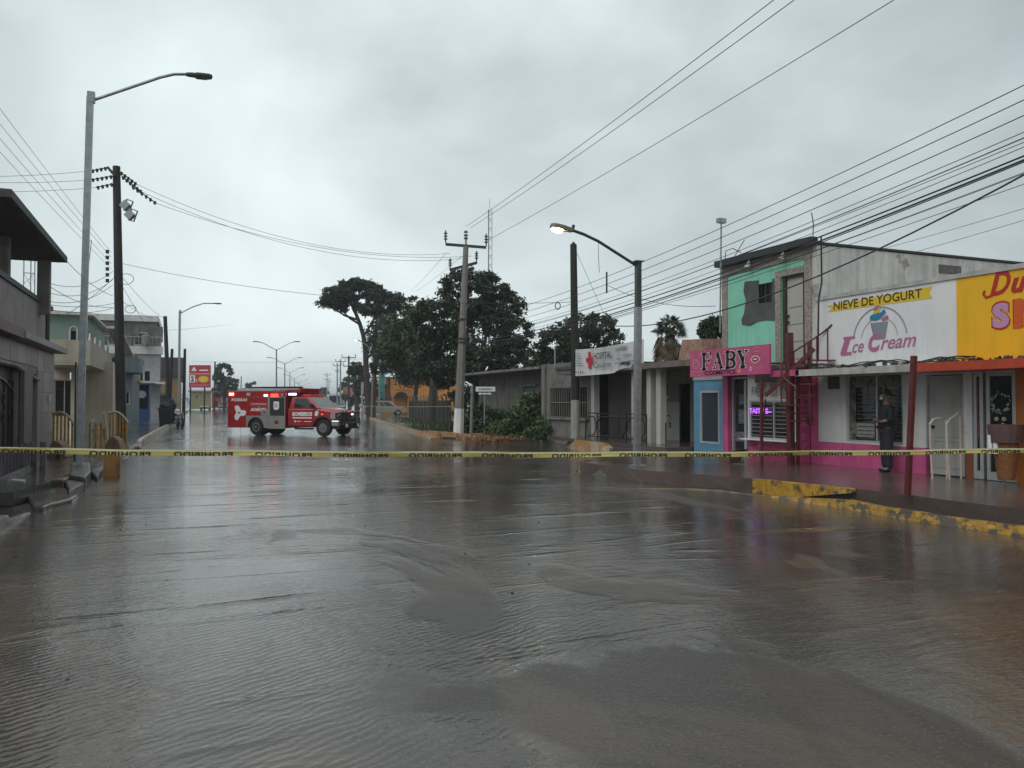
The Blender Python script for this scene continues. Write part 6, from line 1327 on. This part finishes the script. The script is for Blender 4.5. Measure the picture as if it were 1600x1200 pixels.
text('BOMBEROS', pc_, 2.2, .98, 1.15, .2, m_wpr, T, bold=.05, n=.008); pc_.rect(2.2, 3.33, .86, .92, n=.008).build('white_stripe', m_wpr, T); pc_.disc(2.36, .72, .05, n=.008).rect if False else pc_.disc(2.36, .72, .05, n=.008).build('white_mark', m_wpr, T)
pc_.rect(2.45, 2.7, .7, .73, n=.008).build('white_mark', m_wpr, T); pc_.rect(2.88, 3.3, .7, .73, n=.008).build('white_mark', m_wpr, T)
pc_.poly([(3.48, 1.0), (3.52, 1.22), (3.7, 1.24), (3.7, 1.08), (3.62, .97)], n=.008).build('badge', m_wpr, T); pc_.rect(3.88, 3.96, 1.05, 1.09, n=.02, th=.015).build('side_marker', emit('red_dot', (1, .03, .02), 5), T)
pc_.stroke([(3.95+.55*math.cos(R(a)), .4+.55*math.sin(R(a))) for a in range(5, 176, 10)], .07, n=.006).build('arch_lip', m_black, T)
MB().box(2.3, 3.3, -cw+.02, -cw+.2, .32, .4).build('running_board', m_black, T); MB().hexa([(3.35, -.98, 1.4), (3.5, -.98, 1.4), (3.5, -1.2, 1.38), (3.35, -1.2, 1.38)], [(3.35, -.98, 1.56), (3.45, -.98, 1.56), (3.45, -1.2, 1.58), (3.35, -1.2, 1.58)]).build('mirror', m_black, T, bevel=.02)
# front
pfr = Pan((fx, -cw, 0), (0, 1, 0), (0, 0, 1), (1, 0, 0)); Wf = 2*cw
pfr.rect(.5, Wf-.5, .78, 1.16, n=.01).build('grille', m_dark, T)
for v in (.8, .96, 1.13): pfr.rect(.1, Wf-.1, v, v+.045, n=.04, th=.04).build('grille_bar', m_chrome, T)
for u in (.05, Wf-.45): 
    h = pfr.rect(u, u+.4, .84, 1.14, n=.02).build('headlight', m_chrome, T); pfr.rect(u+.06, u+.3, 1.0, 1.1, n=.03).build('lens', M('lamp_lens', (.5, .5, .48), .1, var=0), h)
pc_.rect(fx-.28, fx-.02, .86, 1.12, n=.012).build('headlight', M('headlight_side', (.3, .3, .3), .15, var=.3, vs=8), T)
pfr.rect(Wf-.62, Wf-.5, 1.02, 1.1, n=.08, th=.05).build('warning_light', L2, T)
MB().box(fx-.25, fx+.2, -cw-.02, cw+.02, .5, .78).build('bumper', m_chrome, T, bevel=.05); MB().box(fx-.2, fx+.15, -cw+.1, cw-.1, .36, .499).build('air_dam', m_black, T)
Pan((fx+.2, -cw, 0), (0, 1, 0), (0, 0, 1), (1, 0, 0)).rect(.3, .5, .57, .7, n=.006).build('plate_badge', m_lip, T)
bx_ = fx+.27
for y in (-.62, -.3, .3, .62): MB().tube([(fx+.15, y, .5), (bx_, y, .5), (bx_+.05, y, .8), (bx_, y, 1.15), (fx+.12, y, 1.22)], .035, 8).build('bull_bar_upright', m_black, T)
for z in (.55, .85, 1.15): MB().tube([(fx+.05, -.9, z-.02), (bx_+.0, -.72, z), (bx_+.03, 0, z), (bx_, .72, z), (fx+.05, .9, z-.02)], .032, 8).build('bull_bar_rail', m_black, T)
MB().box(fx+.15, bx_+.1, -.35, .35, .42, .6).build('winch', m_black, T)
for y in (-.5, .5): MB().cyl((bx_-.02, y, .52), (bx_+.08, y, .52), .08, .09, n=12).build('fog_light', M('fog_white', (.7, .7, .7), .2, var=0), T)
for x, rr, w_, dl in ((0, .41, .3, True), (3.95, .41, .26, False)):
    for s in (-1, 1):
        yy = s*(.97-w_/2-.02); wheel(T, x, yy, rr, w_, s, .56, dual=dl)
        if dl: wheel(T, x, s*(.97-w_*1.5-.06), rr, w_, s, .56, dual=dl)
MB().cyl((0, -.8, .41), (0, .8, .41), .08).cyl((3.95, -.8, .41), (3.95, .8, .41), .07).build('axle', m_black, T)
# generic small vehicle from a side profile
def car(name, lab, cat, pos, rz, prof, cab, hw, wheels, r, paint, group=None, lights=False, roofw=.8, side=-1):
    t = thing(name, lab, cat, pos, rz, group=group, local=True)
    x0, x1 = prof[0][0], prof[-1][0]; P = []
    base = prof[0][1]; P.append((x0, base))
    for cx in sorted(wheels):
        for i in range(11): a = math.pi-math.pi*i/10; P.append((cx+(r+.07)*math.cos(a), max(base, r*.8+(r+.07)*math.sin(a))))
    P.append((x1, base)); P += prof[1:-1][::-1]
    sideext(P, -hw, hw).build('body', paint, t, bevel=.05)
    B = [(cab[0], -hw+.04, cab[4]), (cab[1], -hw+.04, cab[4]), (cab[1], hw-.04, cab[4]), (cab[0], hw-.04, cab[4])]; Tt = [(cab[2], -hw*roofw, cab[5]), (cab[3], -hw*roofw, cab[5]), (cab[3], hw*roofw, cab[5]), (cab[2], hw*roofw, cab[5])]
    MB().hexa(B, Tt).build('cabin', paint, t, bevel=.05)
    for s, i0, i1 in ((-1, 0, 1), (1, 3, 2)):
        q = [B[i0], B[i1], Tt[i1], Tt[i0]]
        for (a, b) in ((.05, .3), (.33, .63), (.66, .93)): pane(q, [(a, .12), (b, .12), (min(b, .9), .86), (max(a, .07), .86)], (0, s, 0), 'side_window', None, t)
    pane([B[1], B[2], Tt[2], Tt[1]], [(.06, .1), (.94, .1), (.9, .9), (.1, .9)], (1, 0, .3), 'windshield', None, t); pane([B[0], B[3], Tt[3], Tt[0]], [(.06, .15), (.94, .15), (.9, .85), (.1, .85)], (-1, 0, .3), 'rear_window', None, t)
    for x in wheels:
        for s in (-1, 1): wheel(t, x, s*(hw-.12), r, .2, s, .62)
    xf = prof[-1][0]; zf = prof[-2][1] if len(prof) > 3 else .7
    for s in (-1, 1):
        MB().box(xf-.06, xf+.015, s*hw*.9-.28*s, s*hw*.9, .62, .76).build('headlight', m_lit2 if lights else m_alu, t); MB().box(x0-.015, x0+.06, s*hw*.9-.2*s, s*hw*.9, .75, .95).build('tail_light', m_lip, t)
    MB().box(xf-.02, xf+.03, -hw*.75, hw*.75, .33, .55).build('grille', m_dark, t); MB().box(x0-.012, x0+.02, -.26, .26, .55, .66).build('number_plate', m_col, t)
    return t
m_lit2 = emit('headlight_on', (1, .95, .85), 12)
m_tan = M('tan_paint', (.3, .27, .24), .3, metal=.4, var=.05, coat=.5)
vz = gp(608, 649, 0); v0 = onY(578, 600, vz.y).x
car('parked_van', 'tan grey minivan parked across the kerb before the orange building', 'van', (vz.x-.6, vz.y, 0), R(-6), [(-2.55, .32), (-2.58, .7), (-2.5, 1.02), (1.3, 1.03), (2.2, .92), (2.5, .72), (2.55, .32)], (-2.45, 1.5, -2.15, .55, 1.0, 1.72), .95, (-1.55, 1.55), .33, m_tan)
m_slv = M('silver_paint', (.32, .36, .38), .3, metal=.3, var=.04, coat=.5); m_dk = M('dark_paint', (.03, .035, .045), .3, var=.05, coat=.5); m_wv = M('white_van_paint', (.5, .52, .55), .35, var=.04)
sed = [(-2.2, .3), (-2.25, .75), (-2.1, .92), (1.0, .92), (2.0, .8), (2.2, .6), (2.2, .3)]; sc_ = (-1.75, 1.0, -1.0, .15, .9, 1.4)
def cpos(px, py): q = gp(px, py, 0); return (q.x, q.y, 0)
car('parked_car', 'silver white sedan facing us under the red billboard', 'car', cpos(321, 640.5), R(-96), sed, sc_, .88, (-1.35, 1.35), .32, m_slv, 'cars in the far avenue')
car('parked_car', 'dark green sedan half hidden behind the back of the rescue truck', 'car', cpos(349, 640), R(-92), sed, sc_, .88, (-1.35, 1.35), .32, M('green_paint', (.1, .15, .12), .3, var=.04, coat=.5), 'cars in the far avenue')
car('parked_car', 'pale sedan right of the bus at the avenue edge', 'car', cpos(531, 640.8), R(-93), sed, sc_, .88, (-1.35, 1.35), .32, M('pale_blue_paint', (.22, .27, .28), .3, var=.04, coat=.5), 'cars in the far avenue')
car('oncoming_car', 'dark car with its headlights on left of the bus', 'car', cpos(510, 637.5), R(-95), sed, sc_, .88, (-1.35, 1.35), .32, m_dk, 'cars in the far avenue', lights=True)
# bus / box van with dark windscreen
q = cpos(522, 640.2); t = thing('white_bus', 'white bus with dark blue windscreen coming down the avenue', 'bus', q, R(-97), local=True)
MB().box(-6, 1.2, -1.2, 1.2, .35, 3.1).build('body', m_wv, t, bevel=.08); MB().box(1.202, 1.23, -1.0, 1.0, 1.4, 2.8).build('windshield', M('navy_glass', (.012, .018, .05), .1, var=0), t); MB().box(1.2, 1.24, -1.15, 1.15, .5, 1.1).build('grille', M('navy_front', (.03, .04, .08), .5), t)
for s in (-1, 1):
    for k in range(4): MB().box(-5.5+1.5*k, -4.3+1.5*k, s*1.2-.01, s*1.2+.01, 1.6, 2.6).build('side_window', m_vglass, t)
    for x in (-4.8, 0): wheel(t, x, s*1.05, .45, .25, s)
    MB().box(1.2, 1.26, s*.95-.12, s*.95+.12, .7, .85).build('headlight', m_alu, t)
q = gp(543, 640, 0)
# ------------------------------------------------------------ person by the shop window
pp = gp(1393, 737, FL); pp.x -= .12
PT = thing('person', 'person in dark clothes with arms folded, standing at the ice cream shop window', 'person', pp, R(-25), local=True)  # faces -X (street), turned to the left of view
def skin(name, V, E_, rad, mat, parent, root=0, sub=2):
    me = bpy.data.meshes.new(name); me.from_pydata(V, E_, []); o = bpy.data.objects.new(name, me); COL.objects.link(o); o.parent = parent
    s = o.modifiers.new('skin', 'SKIN'); s.use_smooth_shade = True
    for i, r in enumerate(rad): me.skin_vertices[0].data[i].radius = r if isinstance(r, tuple) else (r, r)
    for i in range(len(V)): me.skin_vertices[0].data[i].use_root = (i == root)
    u = o.modifiers.new('sub', 'SUBSURF'); u.levels = sub; u.render_levels = sub
    bpy.context.view_layer.update(); dg = bpy.context.evaluated_depsgraph_get(); m2 = bpy.data.meshes.new_from_object(o.evaluated_get(dg))
    o.modifiers.clear(); o.data = m2; m2.materials.clear(); m2.materials.append(mat); m2.polygons.foreach_set('use_smooth', [True]*len(m2.polygons)); return o
def skin_ok(*a, **k):
    me_name = a[0]
    me = bpy.data.meshes.new(me_name)
    return None
m_skin = M('skin', (.22, .12, .085), .5, var=.05); m_cloth = M('dark_cloth', (.014, .014, .017), .8, var=.3, vs=10); m_jean = M('dark_jeans', (.016, .018, .024), .85, var=.3, vs=12)
def skinmesh(name, V, E_, rad, mat, parent):
    me = bpy.data.meshes.new(name); me.from_pydata(V, E_, []); o = bpy.data.objects.new(name, me); COL.objects.link(o); o.parent = parent
    bpy.context.view_layer.objects.active = o; o.modifiers.new('skin', 'SKIN')
    if not me.skin_vertices:
        bm = bmesh.new(); bm.from_mesh(me); bm.verts.layers.skin.verify(); bm.to_mesh(me); bm.free()
    for i, r in enumerate(rad):
        d = me.skin_vertices[0].data[i]; d.radius = r if isinstance(r, tuple) else (r, r); d.use_root = (i == 0)
    u = o.modifiers.new('sub', 'SUBSURF'); u.levels = 2; u.render_levels = 2
    bpy.context.view_layer.update(); m2 = bpy.data.meshes.new_from_object(o.evaluated_get(bpy.context.evaluated_depsgraph_get()))
    o.modifiers.clear(); o.data = m2; m2.materials.clear(); m2.materials.append(mat); m2.polygons.foreach_set('use_smooth', [True]*len(m2.polygons)); return o
# local: faces -x ; y left/right ; z up. body height 1.66
V = [(0, 0, .88), (0, 0, 1.05), (.0, 0, 1.22), (.01, 0, 1.33), (0, 0, 1.42), (-.01, 0, 1.47), (-.015, 0, 1.57), (-.01, 0, 1.63),
     (0, .09, .86), (-.01, .1, .47), (.02, .1, .09), (-.12, .11, .035), (0, -.09, .86), (-.02, -.1, .47), (.0, -.1, .09), (-.14, -.12, .035),
     (.01, .17, 1.31), (-.0, .23, 1.08), (-.2, .1, 1.04), (-.24, -.06, 1.07), (.01, -.17, 1.31), (0, -.23, 1.08), (-.17, -.12, 1.03), (-.2, .05, 1.04)]
E_ = [(0, 1), (1, 2), (2, 3), (3, 4), (4, 5), (5, 6), (6, 7), (0, 8), (8, 9), (9, 10), (10, 11), (0, 12), (12, 13), (13, 14), (14, 15), (3, 16), (16, 17), (17, 18), (18, 19), (3, 20), (20, 21), (21, 22), (22, 23)]
Rr = [.12, .12, .12, .1, .055, .056, .095, .06, .085, .06, .045, .035, .085, .06, .045, .035, .06, .045, .034, .026, .06, .045, .034, .026]
try:
    body = skinmesh('body', V, E_, Rr, m_skin, PT)
except Exception as ex:
    print('skin failed', ex)
# clothes follow the body: sweater, trousers, shoes
V2 = [(0, 0, .8), V[1], V[2], V[3], V[16], V[17], (-.1, .165, 1.06), V[20], V[21], (-.09, -.175, 1.055), (0, 0, 1.38)]
skinmesh('sweater', V2, [(0, 1), (1, 2), (2, 3), (3, 4), (4, 5), (5, 6), (3, 7), (7, 8), (8, 9), (3, 10)], [.175, .175, .175, .15, .085, .068, .055, .085, .068, .055, .07], m_cloth, PT)
V3 = [(0, 0, 1.0), (0, .085, .84), (-.01, .1, .47), (.015, .1, .05), (0, -.085, .84), (-.02, -.1, .47), (.0, -.1, .05)]
skinmesh('trousers', V3, [(0, 1), (1, 2), (2, 3), (0, 4), (4, 5), (5, 6)], [.15, .12, .09, .075, .12, .09, .075], m_jean, PT)
for s, x in ((1, .02), (-1, 0)): skinmesh('shoe', [(x+.03, s*.1, .05), (x-.05, s*.105, .045), (x-.15, s*.115, .035)], [(0, 1), (1, 2)], [.055, .05, .038], m_black, PT)
lump('hair', (.02, 0, 1.56), .1, .098, .15, M('dark_hair', (.02, .014, .01), .6), 4, parent=PT)
fc = MB(); fc.cyl((-.105, 0, 1.555), (-.135, 0, 1.535), .018, .008, n=6); fc.build('nose', m_skin, PT)
for s in (-1, 1): MB().cyl((-.098, s*.035, 1.575), (-.104, s*.035, 1.575), .012, n=8).build('eye', m_wpr, PT); MB().cyl((-.01, s*.088, 1.545), (-.01, s*.1, 1.55), .028, .02, n=8).build('ear', m_skin, PT)
MB().hexa([(-.1, -.05, 1.48), (-.1, .05, 1.48), (-.1, .055, 1.545), (-.1, -.055, 1.545)], [(-.12, -.035, 1.485), (-.12, .035, 1.485), (-.128, .035, 1.54), (-.128, -.035, 1.54)]).build('face_mask', M('mask_white', (.6, .6, .62), .7, var=.05), PT, bevel=.008)
def hand(base, d, side, par):
    d = Vector(d).normalized(); up = Vector((0, 0, 1)); w_ = up
    skinmesh('palm', [base, base+d*.045, base+d*.08], [(0, 1), (1, 2)], [(.02, .03), (.018, .036), (.015, .034)], m_skin, par)
    nrm_ = d.cross(up).normalized()*side
    for i, (h, L__) in enumerate(((.027, .062), (.009, .07), (-.009, .066), (-.026, .052))):
        p0 = base+d*.08+up*h; p1 = p0+d*L__*.5-nrm_*.006; p2 = p1+d*L__*.4-nrm_*.018; skinmesh('finger', [p0-d*.02, p0, p1, p2], [(0, 1), (1, 2), (2, 3)], [.009, .009, .0085, .007], m_skin, par)
    p0 = base+d*.02+up*.03; skinmesh('thumb', [p0, p0+d*.03+up*.025, p0+d*.055+up*.03], [(0, 1), (1, 2)], [.011, .01, .008], m_skin, par)
hand(Vector((-.235, -.055, 1.07)), (-.25, -1, .1), 1, PT); hand(Vector((-.2, .05, 1.04)), (-.15, 1, 0), -1, PT)
# ------------------------------------------------------------ barrier tape
pA = at(-60, 703, 8.3); pB = at(1660, 702.5, 11.0); n_ = 160
tp = thing('barrier_tape', 'yellow barrier tape with black reversed lettering stretched across the whole street', 'barrier tape', (pA+pB)/2)
def tpt(t): p = pA.lerp(pB, t); return Vector((p.x, p.y, p.z-.235*t*(1-t)+.004*math.sin(37*t)+.002*math.sin(97*t)))
dT = (pB-pA); LT = dT.length; dU = Vector((dT.x, dT.y, 0)).normalized(); nT = Vector((dU.y, -dU.x, 0)); HW = .033
mb = MB(); L = []
for i in range(n_+1):
    t = i/n_; c = tpt(t); tw = .45*math.sin(19*t+1)+.3*math.sin(47*t); u_ = Vector((0, 0, math.cos(tw)))+nT*math.sin(tw)*.6
    L += [c-u_*HW, c+u_*HW*.2+nT*.003, c+u_*HW]
mb.add(L, [(3*i+j, 3*i+3+j, 3*i+4+j, 3*i+1+j) for i in range(n_) for j in (0, 1)])
sheet_o = mb.build('tape_strip', M('tape_yellow', (.5, .43, .11), .4, var=.12, vs=5), tp, smooth=True)
# upper fold is paler
mb = MB(); L = []
for i in range(n_+1):
    t = i/n_; c = tpt(t)+nT*.007; L += [c+Vector((0, 0, HW*.35)), c+Vector((0, 0, HW*1.02))]
mb.add(L, [(2*i, 2*i+2, 2*i+3, 2*i+1) for i in range(n_)]); mb.build('folded_edge', M('tape_pale', (.62, .6, .38), .45, var=.1, vs=4), tp)
c = bpy.data.curves.new('t', 'FONT'); c.body = 'PROHIBIDO'; c.offset = .03; c.space_character = 1.1; o_ = bpy.data.objects.new('t', c); COL.objects.link(o_); bpy.context.view_layer.update()
me = bpy.data.meshes.new_from_object(o_.evaluated_get(bpy.context.evaluated_depsgraph_get())); TV = np.array([tuple(v.co) for v in me.vertices]); TF = [tuple(p.vertices) for p in me.polygons]; bpy.data.objects.remove(o_)
lo, hi = TV.min(0), TV.max(0); pitch = .86; wl_ = .62; k = 0; s = .38
while s+wl_ < LT:
    vs = []
    for x, y, z in TV:
        a = s+wl_*(1-(x-lo[0])/(hi[0]-lo[0])); b = (y-lo[1])/(hi[1]-lo[1]); t = a/LT; p = tpt(t)+nT*.0095
        vs.append(p+Vector((0, 0, -HW*.98+max(b-.18, 0)*HW*1.65)))
    mb = MB(); mb.add(vs, TF); mb.build('lettering', m_text, tp); s += pitch
# ------------------------------------------------------------ wires
def wire(lab, p, q, sag=.3, r=.012, grp=None, n=24, mat=None):
    p = Vector(p); q = Vector(q); pts = []
    for i in range(n+1): t = i/n; v = p.lerp(q, t); v.z -= 4*sag*t*(1-t); pts.append(v)
    return tag(MB().tube(pts, r*.7, 5).build('wire', mat or m_wire), lab, 'wire', grp)
m_wire = M('wire_black', (.03, .03, .032), .6, var=0)
def ext2(x0, y0, x1, y1, k): return x1+(x1-x0)*k, y1+(y1-y0)*k
# high trio over the street to the concrete pole
for i, (x0, y0, x1, y1, lab) in enumerate(((728, 354, 1205, 0, 'left one of the three high wires rising from the concrete pole top'), (735, 356, 1237, 0, 'middle one of the three high wires rising from the concrete pole'), (757, 378, 1392, 0, 'right one of the three high wires rising from the concrete pole'))):
    ex, ey = ext2(x0, y0, x1, y1, .25); wire(lab, at(x0, y0, 38.2), at(ex, ey, 13), .12, .013)
# bundle over the right shops to the concrete pole
gR = 'bundle of wires over the right shops'
for i, (yf, yn, dn, r, sg_) in enumerate(((503, 130, 10, .011, .3), (511, 153, 10, .011, .3), (517, 177, 10, .011, .32), (523, 203, 10, .009, .32), (528, 212, 10.2, .013, .32), (534, 240, 10.4, .02, .34), (538, 246, 10.2, .022, .36), (541, 249, 10.5, .014, .36), (544, 266, 10.8, .008, .32), (547, 268, 10.9, .008, .3), (526, 219, 10, .008, .3), (531, 226, 10, .008, .34), (549, 285, 11, .008, .25))):
    yy = yn-(yf-yn)*.07; p_ = at(1600+60, yy, dn); q_ = at(721, yf, 38.5)
    wire(['topmost', 'second', 'third', 'fourth', 'fifth', 'thick upper', 'thickest', 'lower', 'faint', 'lowest faint', 'hair thin extra', 'hair thin middle', 'bottom hair thin'][i]+' wire of the bundle running over the right shops to the concrete pole', p_, q_, sg_*1.6, r, gR)
wire('thick black service cable crossing the mint green facade down to the black wooden pole', at(1650, 246, 9.5), at(903, 500, 28), .9, .02)
wire('faint wire high over the parapet, upper of two', at(1640, 314, 16), at(1130, 450, 30), .1, .008); wire('faint wire high over the parapet, lower of two', at(1640, 332, 16), at(1130, 470, 30), .1, .008)
wire('cable from the black pole to the mast beside the mint green house', at(948, 445, 27), at(1118, 478, 22), .25, .012); wire('thin diagonal stay from the black pole top into the tree', at(900, 392, 28), at(948, 500, 30), .0, .01)
wire('long thin wire crossing the sky from left pole through the trees', pxd(192, 412), at(892, 472, 28), .55, .012)
tag(MB().tube([at(871.5, 478, 28)+UR*(.09*math.cos(a))+Vector((0, 0, .12*math.sin(a))) for a in np.linspace(0, 6.28, 15)], .018, 5).build('cable_ring', m_wire), 'small ring of coiled cable hanging left of the black wooden pole', 'cable')
tag(MB().cyl(at(948, 425, 27), at(948, 458, 27), .03).build('wire_spacer', m_wire), 'short dark upright spacer on the wires right of the black pole', 'spacer')
# from left pole across to the concrete pole
for (a, b_, sg_, lab) in (((214, 288), (703, 396), 1.25, 'upper of three sagging wires between the left pole and the concrete pole'), ((222, 300), (722, 404), 1.3, 'middle of three sagging wires between the left pole and the concrete pole'), ((245, 318), (738, 400), 1.0, 'lowest of three sagging wires between the left pole and the concrete pole')):
    wire(lab, pxd(*a), at(*b_, 38.5), sg_*.75, .012)
# left fan toward the house side
for i, (y0, y1, lab) in enumerate(((168, 395), (197, 402), (222, 412), (243, 420)) and ((168, 395, 'topmost of four steep wires fanning from the left edge to the black pole'), (195, 402, 'second of four steep wires fanning from the left edge'), (220, 412, 'third of four steep wires fanning from the left edge'), (243, 420, 'lowest of four steep wires fanning from the left edge'))):
    wire(lab, at(-30, y0-38, 20), pxd(174, y1), .05, .009)
for (y0, x1, y1, lab) in ((276, 142, 267, 'upper of three nearly level wires leaving the left pole to the left edge'), (285, 142, 281, 'middle of three nearly level wires leaving the left pole to the left edge'), (300, 150, 293, 'lower of three nearly level wires leaving the left pole')):
    wire(lab, at(-30, y0, 29), pxd(x1, y1), .05, .011)
DR = [((69, 455), (176, 437), .35), ((72, 470), (176, 445), .3), ((60, 436), (176, 424), .4), ((-10, 330), (104, 408), .0), ((104, 408), (176, 462), .15), ((78, 448), (176, 480), .2), ((75, 476), (178, 474), .1), ((75, 483), (178, 481), .15), ((90, 500), (180, 432), .1), ((190, 432), (256, 498), .15), ((190, 470), (240, 498), .1), ((187, 440), (262, 555), .2)]
nm_ = ['from the balcony column to the black pole, upper', 'from the balcony column to the black pole, lower', 'from behind the canopy to the black pole', 'running down under the roof canopy edge', 'from the canopy tip to the black pole', 'slanting down to the black pole middle', 'low level one left of the black pole', 'lowest level one left of the black pole', 'rising from the sage green wall to the pole', 'from the black pole down to the pole at the bins', 'from the black pole to the white roofed grey building', 'from the black pole to the thin lamp post']
for ((a, b_, sg_), lb) in zip(DR, nm_):
    da = 24 if a[0] < 110 else D31; db = D31 if b_[0] < 200 else 57
    wire('loose service wire '+lb, at(*a, da), at(*b_, db if b_[0] > 110 else 24), sg_, .013)
for (x, y, r_, lab) in ((197, 436, .3, 'coil of spare cable right of the black pole, upper'), (204, 483, .22, 'coil of spare cable right of the black pole, lower')):
    c_ = at(x, y, D31-.1); tag(MB().tube([c_+UR*(r_*math.cos(a))+Vector((0, 0, r_*.7*math.sin(a))) for a in np.linspace(0, 6.28, 18)], .012, 5).build('cable_coil', m_wire), lab, 'cable')
wire('black cable loop hanging from the tall left lamp down the post', at(143, 375, 20.5), at(138, 420, 20.5), .0, .012)
for (x0, y0, x1, y1, d0, d1, lab) in ((205, 520, 360, 507, 60, 130, 'far level wire low in the sky left'), (300, 565, 545, 565, 120, 112, 'long faint level wire above the rescue truck'), (545, 562, 720, 545, 112, 39, 'wire from the black crossarm pole towards the trees'), (540, 605, 690, 560, 100, 39, 'drooping pale cable from the far signs to the concrete pole, upper'), (535, 603, 640, 590, 100, 60, 'drooping pale cable from the far signs, lower'), (697, 395, 642, 455, 38, 70, 'left one of two wires falling from the concrete pole into the pine'), (722, 400, 650, 455, 38, 70, 'right one of two wires falling from the concrete pole into the pine')):
    wire(lab, at(x0, y0, d0), at(x1, y1, d1), .8 if 'droop' in lab else .1, .02 if d0 > 50 else .011)
# yellow-white tape further back across the avenue
wire('thin second barrier tape far back across the side road before the fence', at(560, 634, 80), at(705, 635, 44), .05, .02, mat=M('tape_far', (.4, .38, .25), .5))
# roof antennas on the right
tag(MB().cyl(at(1127, 345, 20.8), at(1125, 520, 20.8), .022).box(*[v for c_, e_ in zip(at(1127, 345, 20.8), (.12, .06, .06)) for v in (c_-e_, c_+e_)]).build('antenna_mast', m_galv), 'thin steel antenna mast with small box left of the mint green house', 'mast')
tag(MB().tube([at(1270, 372, 18), at(1271, 350, 18), at(1268, 332, 18)], .012, 5).build('rebar', m_black), 'thin bent rebar sticking up at the roof corner of the mint green house', 'rebar')
tag(MB().tube([at(1133, 405, 21), at(1134, 392, 21), at(1145, 388, 21), at(1158, 395, 21)], .012, 5).tube([at(1148, 400, 21), at(1163, 375, 21)], .012, 5).build('rebar', m_black), 'bent rebar tangle on the left roof corner of the mint green house', 'rebar')
tag(MB().tube([onX(1278, 468, XL) if False else at(1283, 370, 18.2), at(1284, 440, 18.0), at(1279, 470, 17.9), at(1278, 565, 17.8)], .022, 6).build('cable_drop', m_black), 'black cable bundle dropping down the corner between white side wall and parapet', 'cable')
tag(MB().box(*[v for c_, e_ in zip(at(895, 573, 60), (0, 0, 0)) for v in (c_-.01, c_+.01)]).build('speck', m_black), 'x', 'x') if False else None
q = at(867, 520, 29); tag(MB().cyl((q.x, q.y, zg-.3), tops(Vector((q.x, q.y, 0)), 867, 542), .03).build('roof_pipe', m_galv), 'short thin pipe standing on the grey building roof', 'pipe')

mb = MB()
for i in range(16):
    x = random.uniform(-1, 7); y = random.uniform(4, 16); s_ = random.uniform(.006, .018); mb.cyl((x, y, 0), (x+random.uniform(-s_, s_), y, s_*.7), s_, s_*.5, 6)
tag(mb.build('road_debris', m_text), kind='stuff')
# ------------------------------------------------------------ damp air
hz = MB().box(-1600, 1600, -150, 2600, -1.1, 30).build('haze', None); hz['kind'] = 'stuff'
hm = bpy.data.materials.new('haze_air'); hm.use_nodes = True; hn = hm.node_tree; hn.nodes.clear()
ho = hn.nodes.new('ShaderNodeOutputMaterial'); hv = hn.nodes.new('ShaderNodeVolumePrincipled'); hv.inputs['Color'].default_value = (.9, .95, 1, 1); hv.inputs['Density'].default_value = .0007
hn.links.new(hv.outputs[0], ho.inputs['Volume']); hz.data.materials.append(hm)
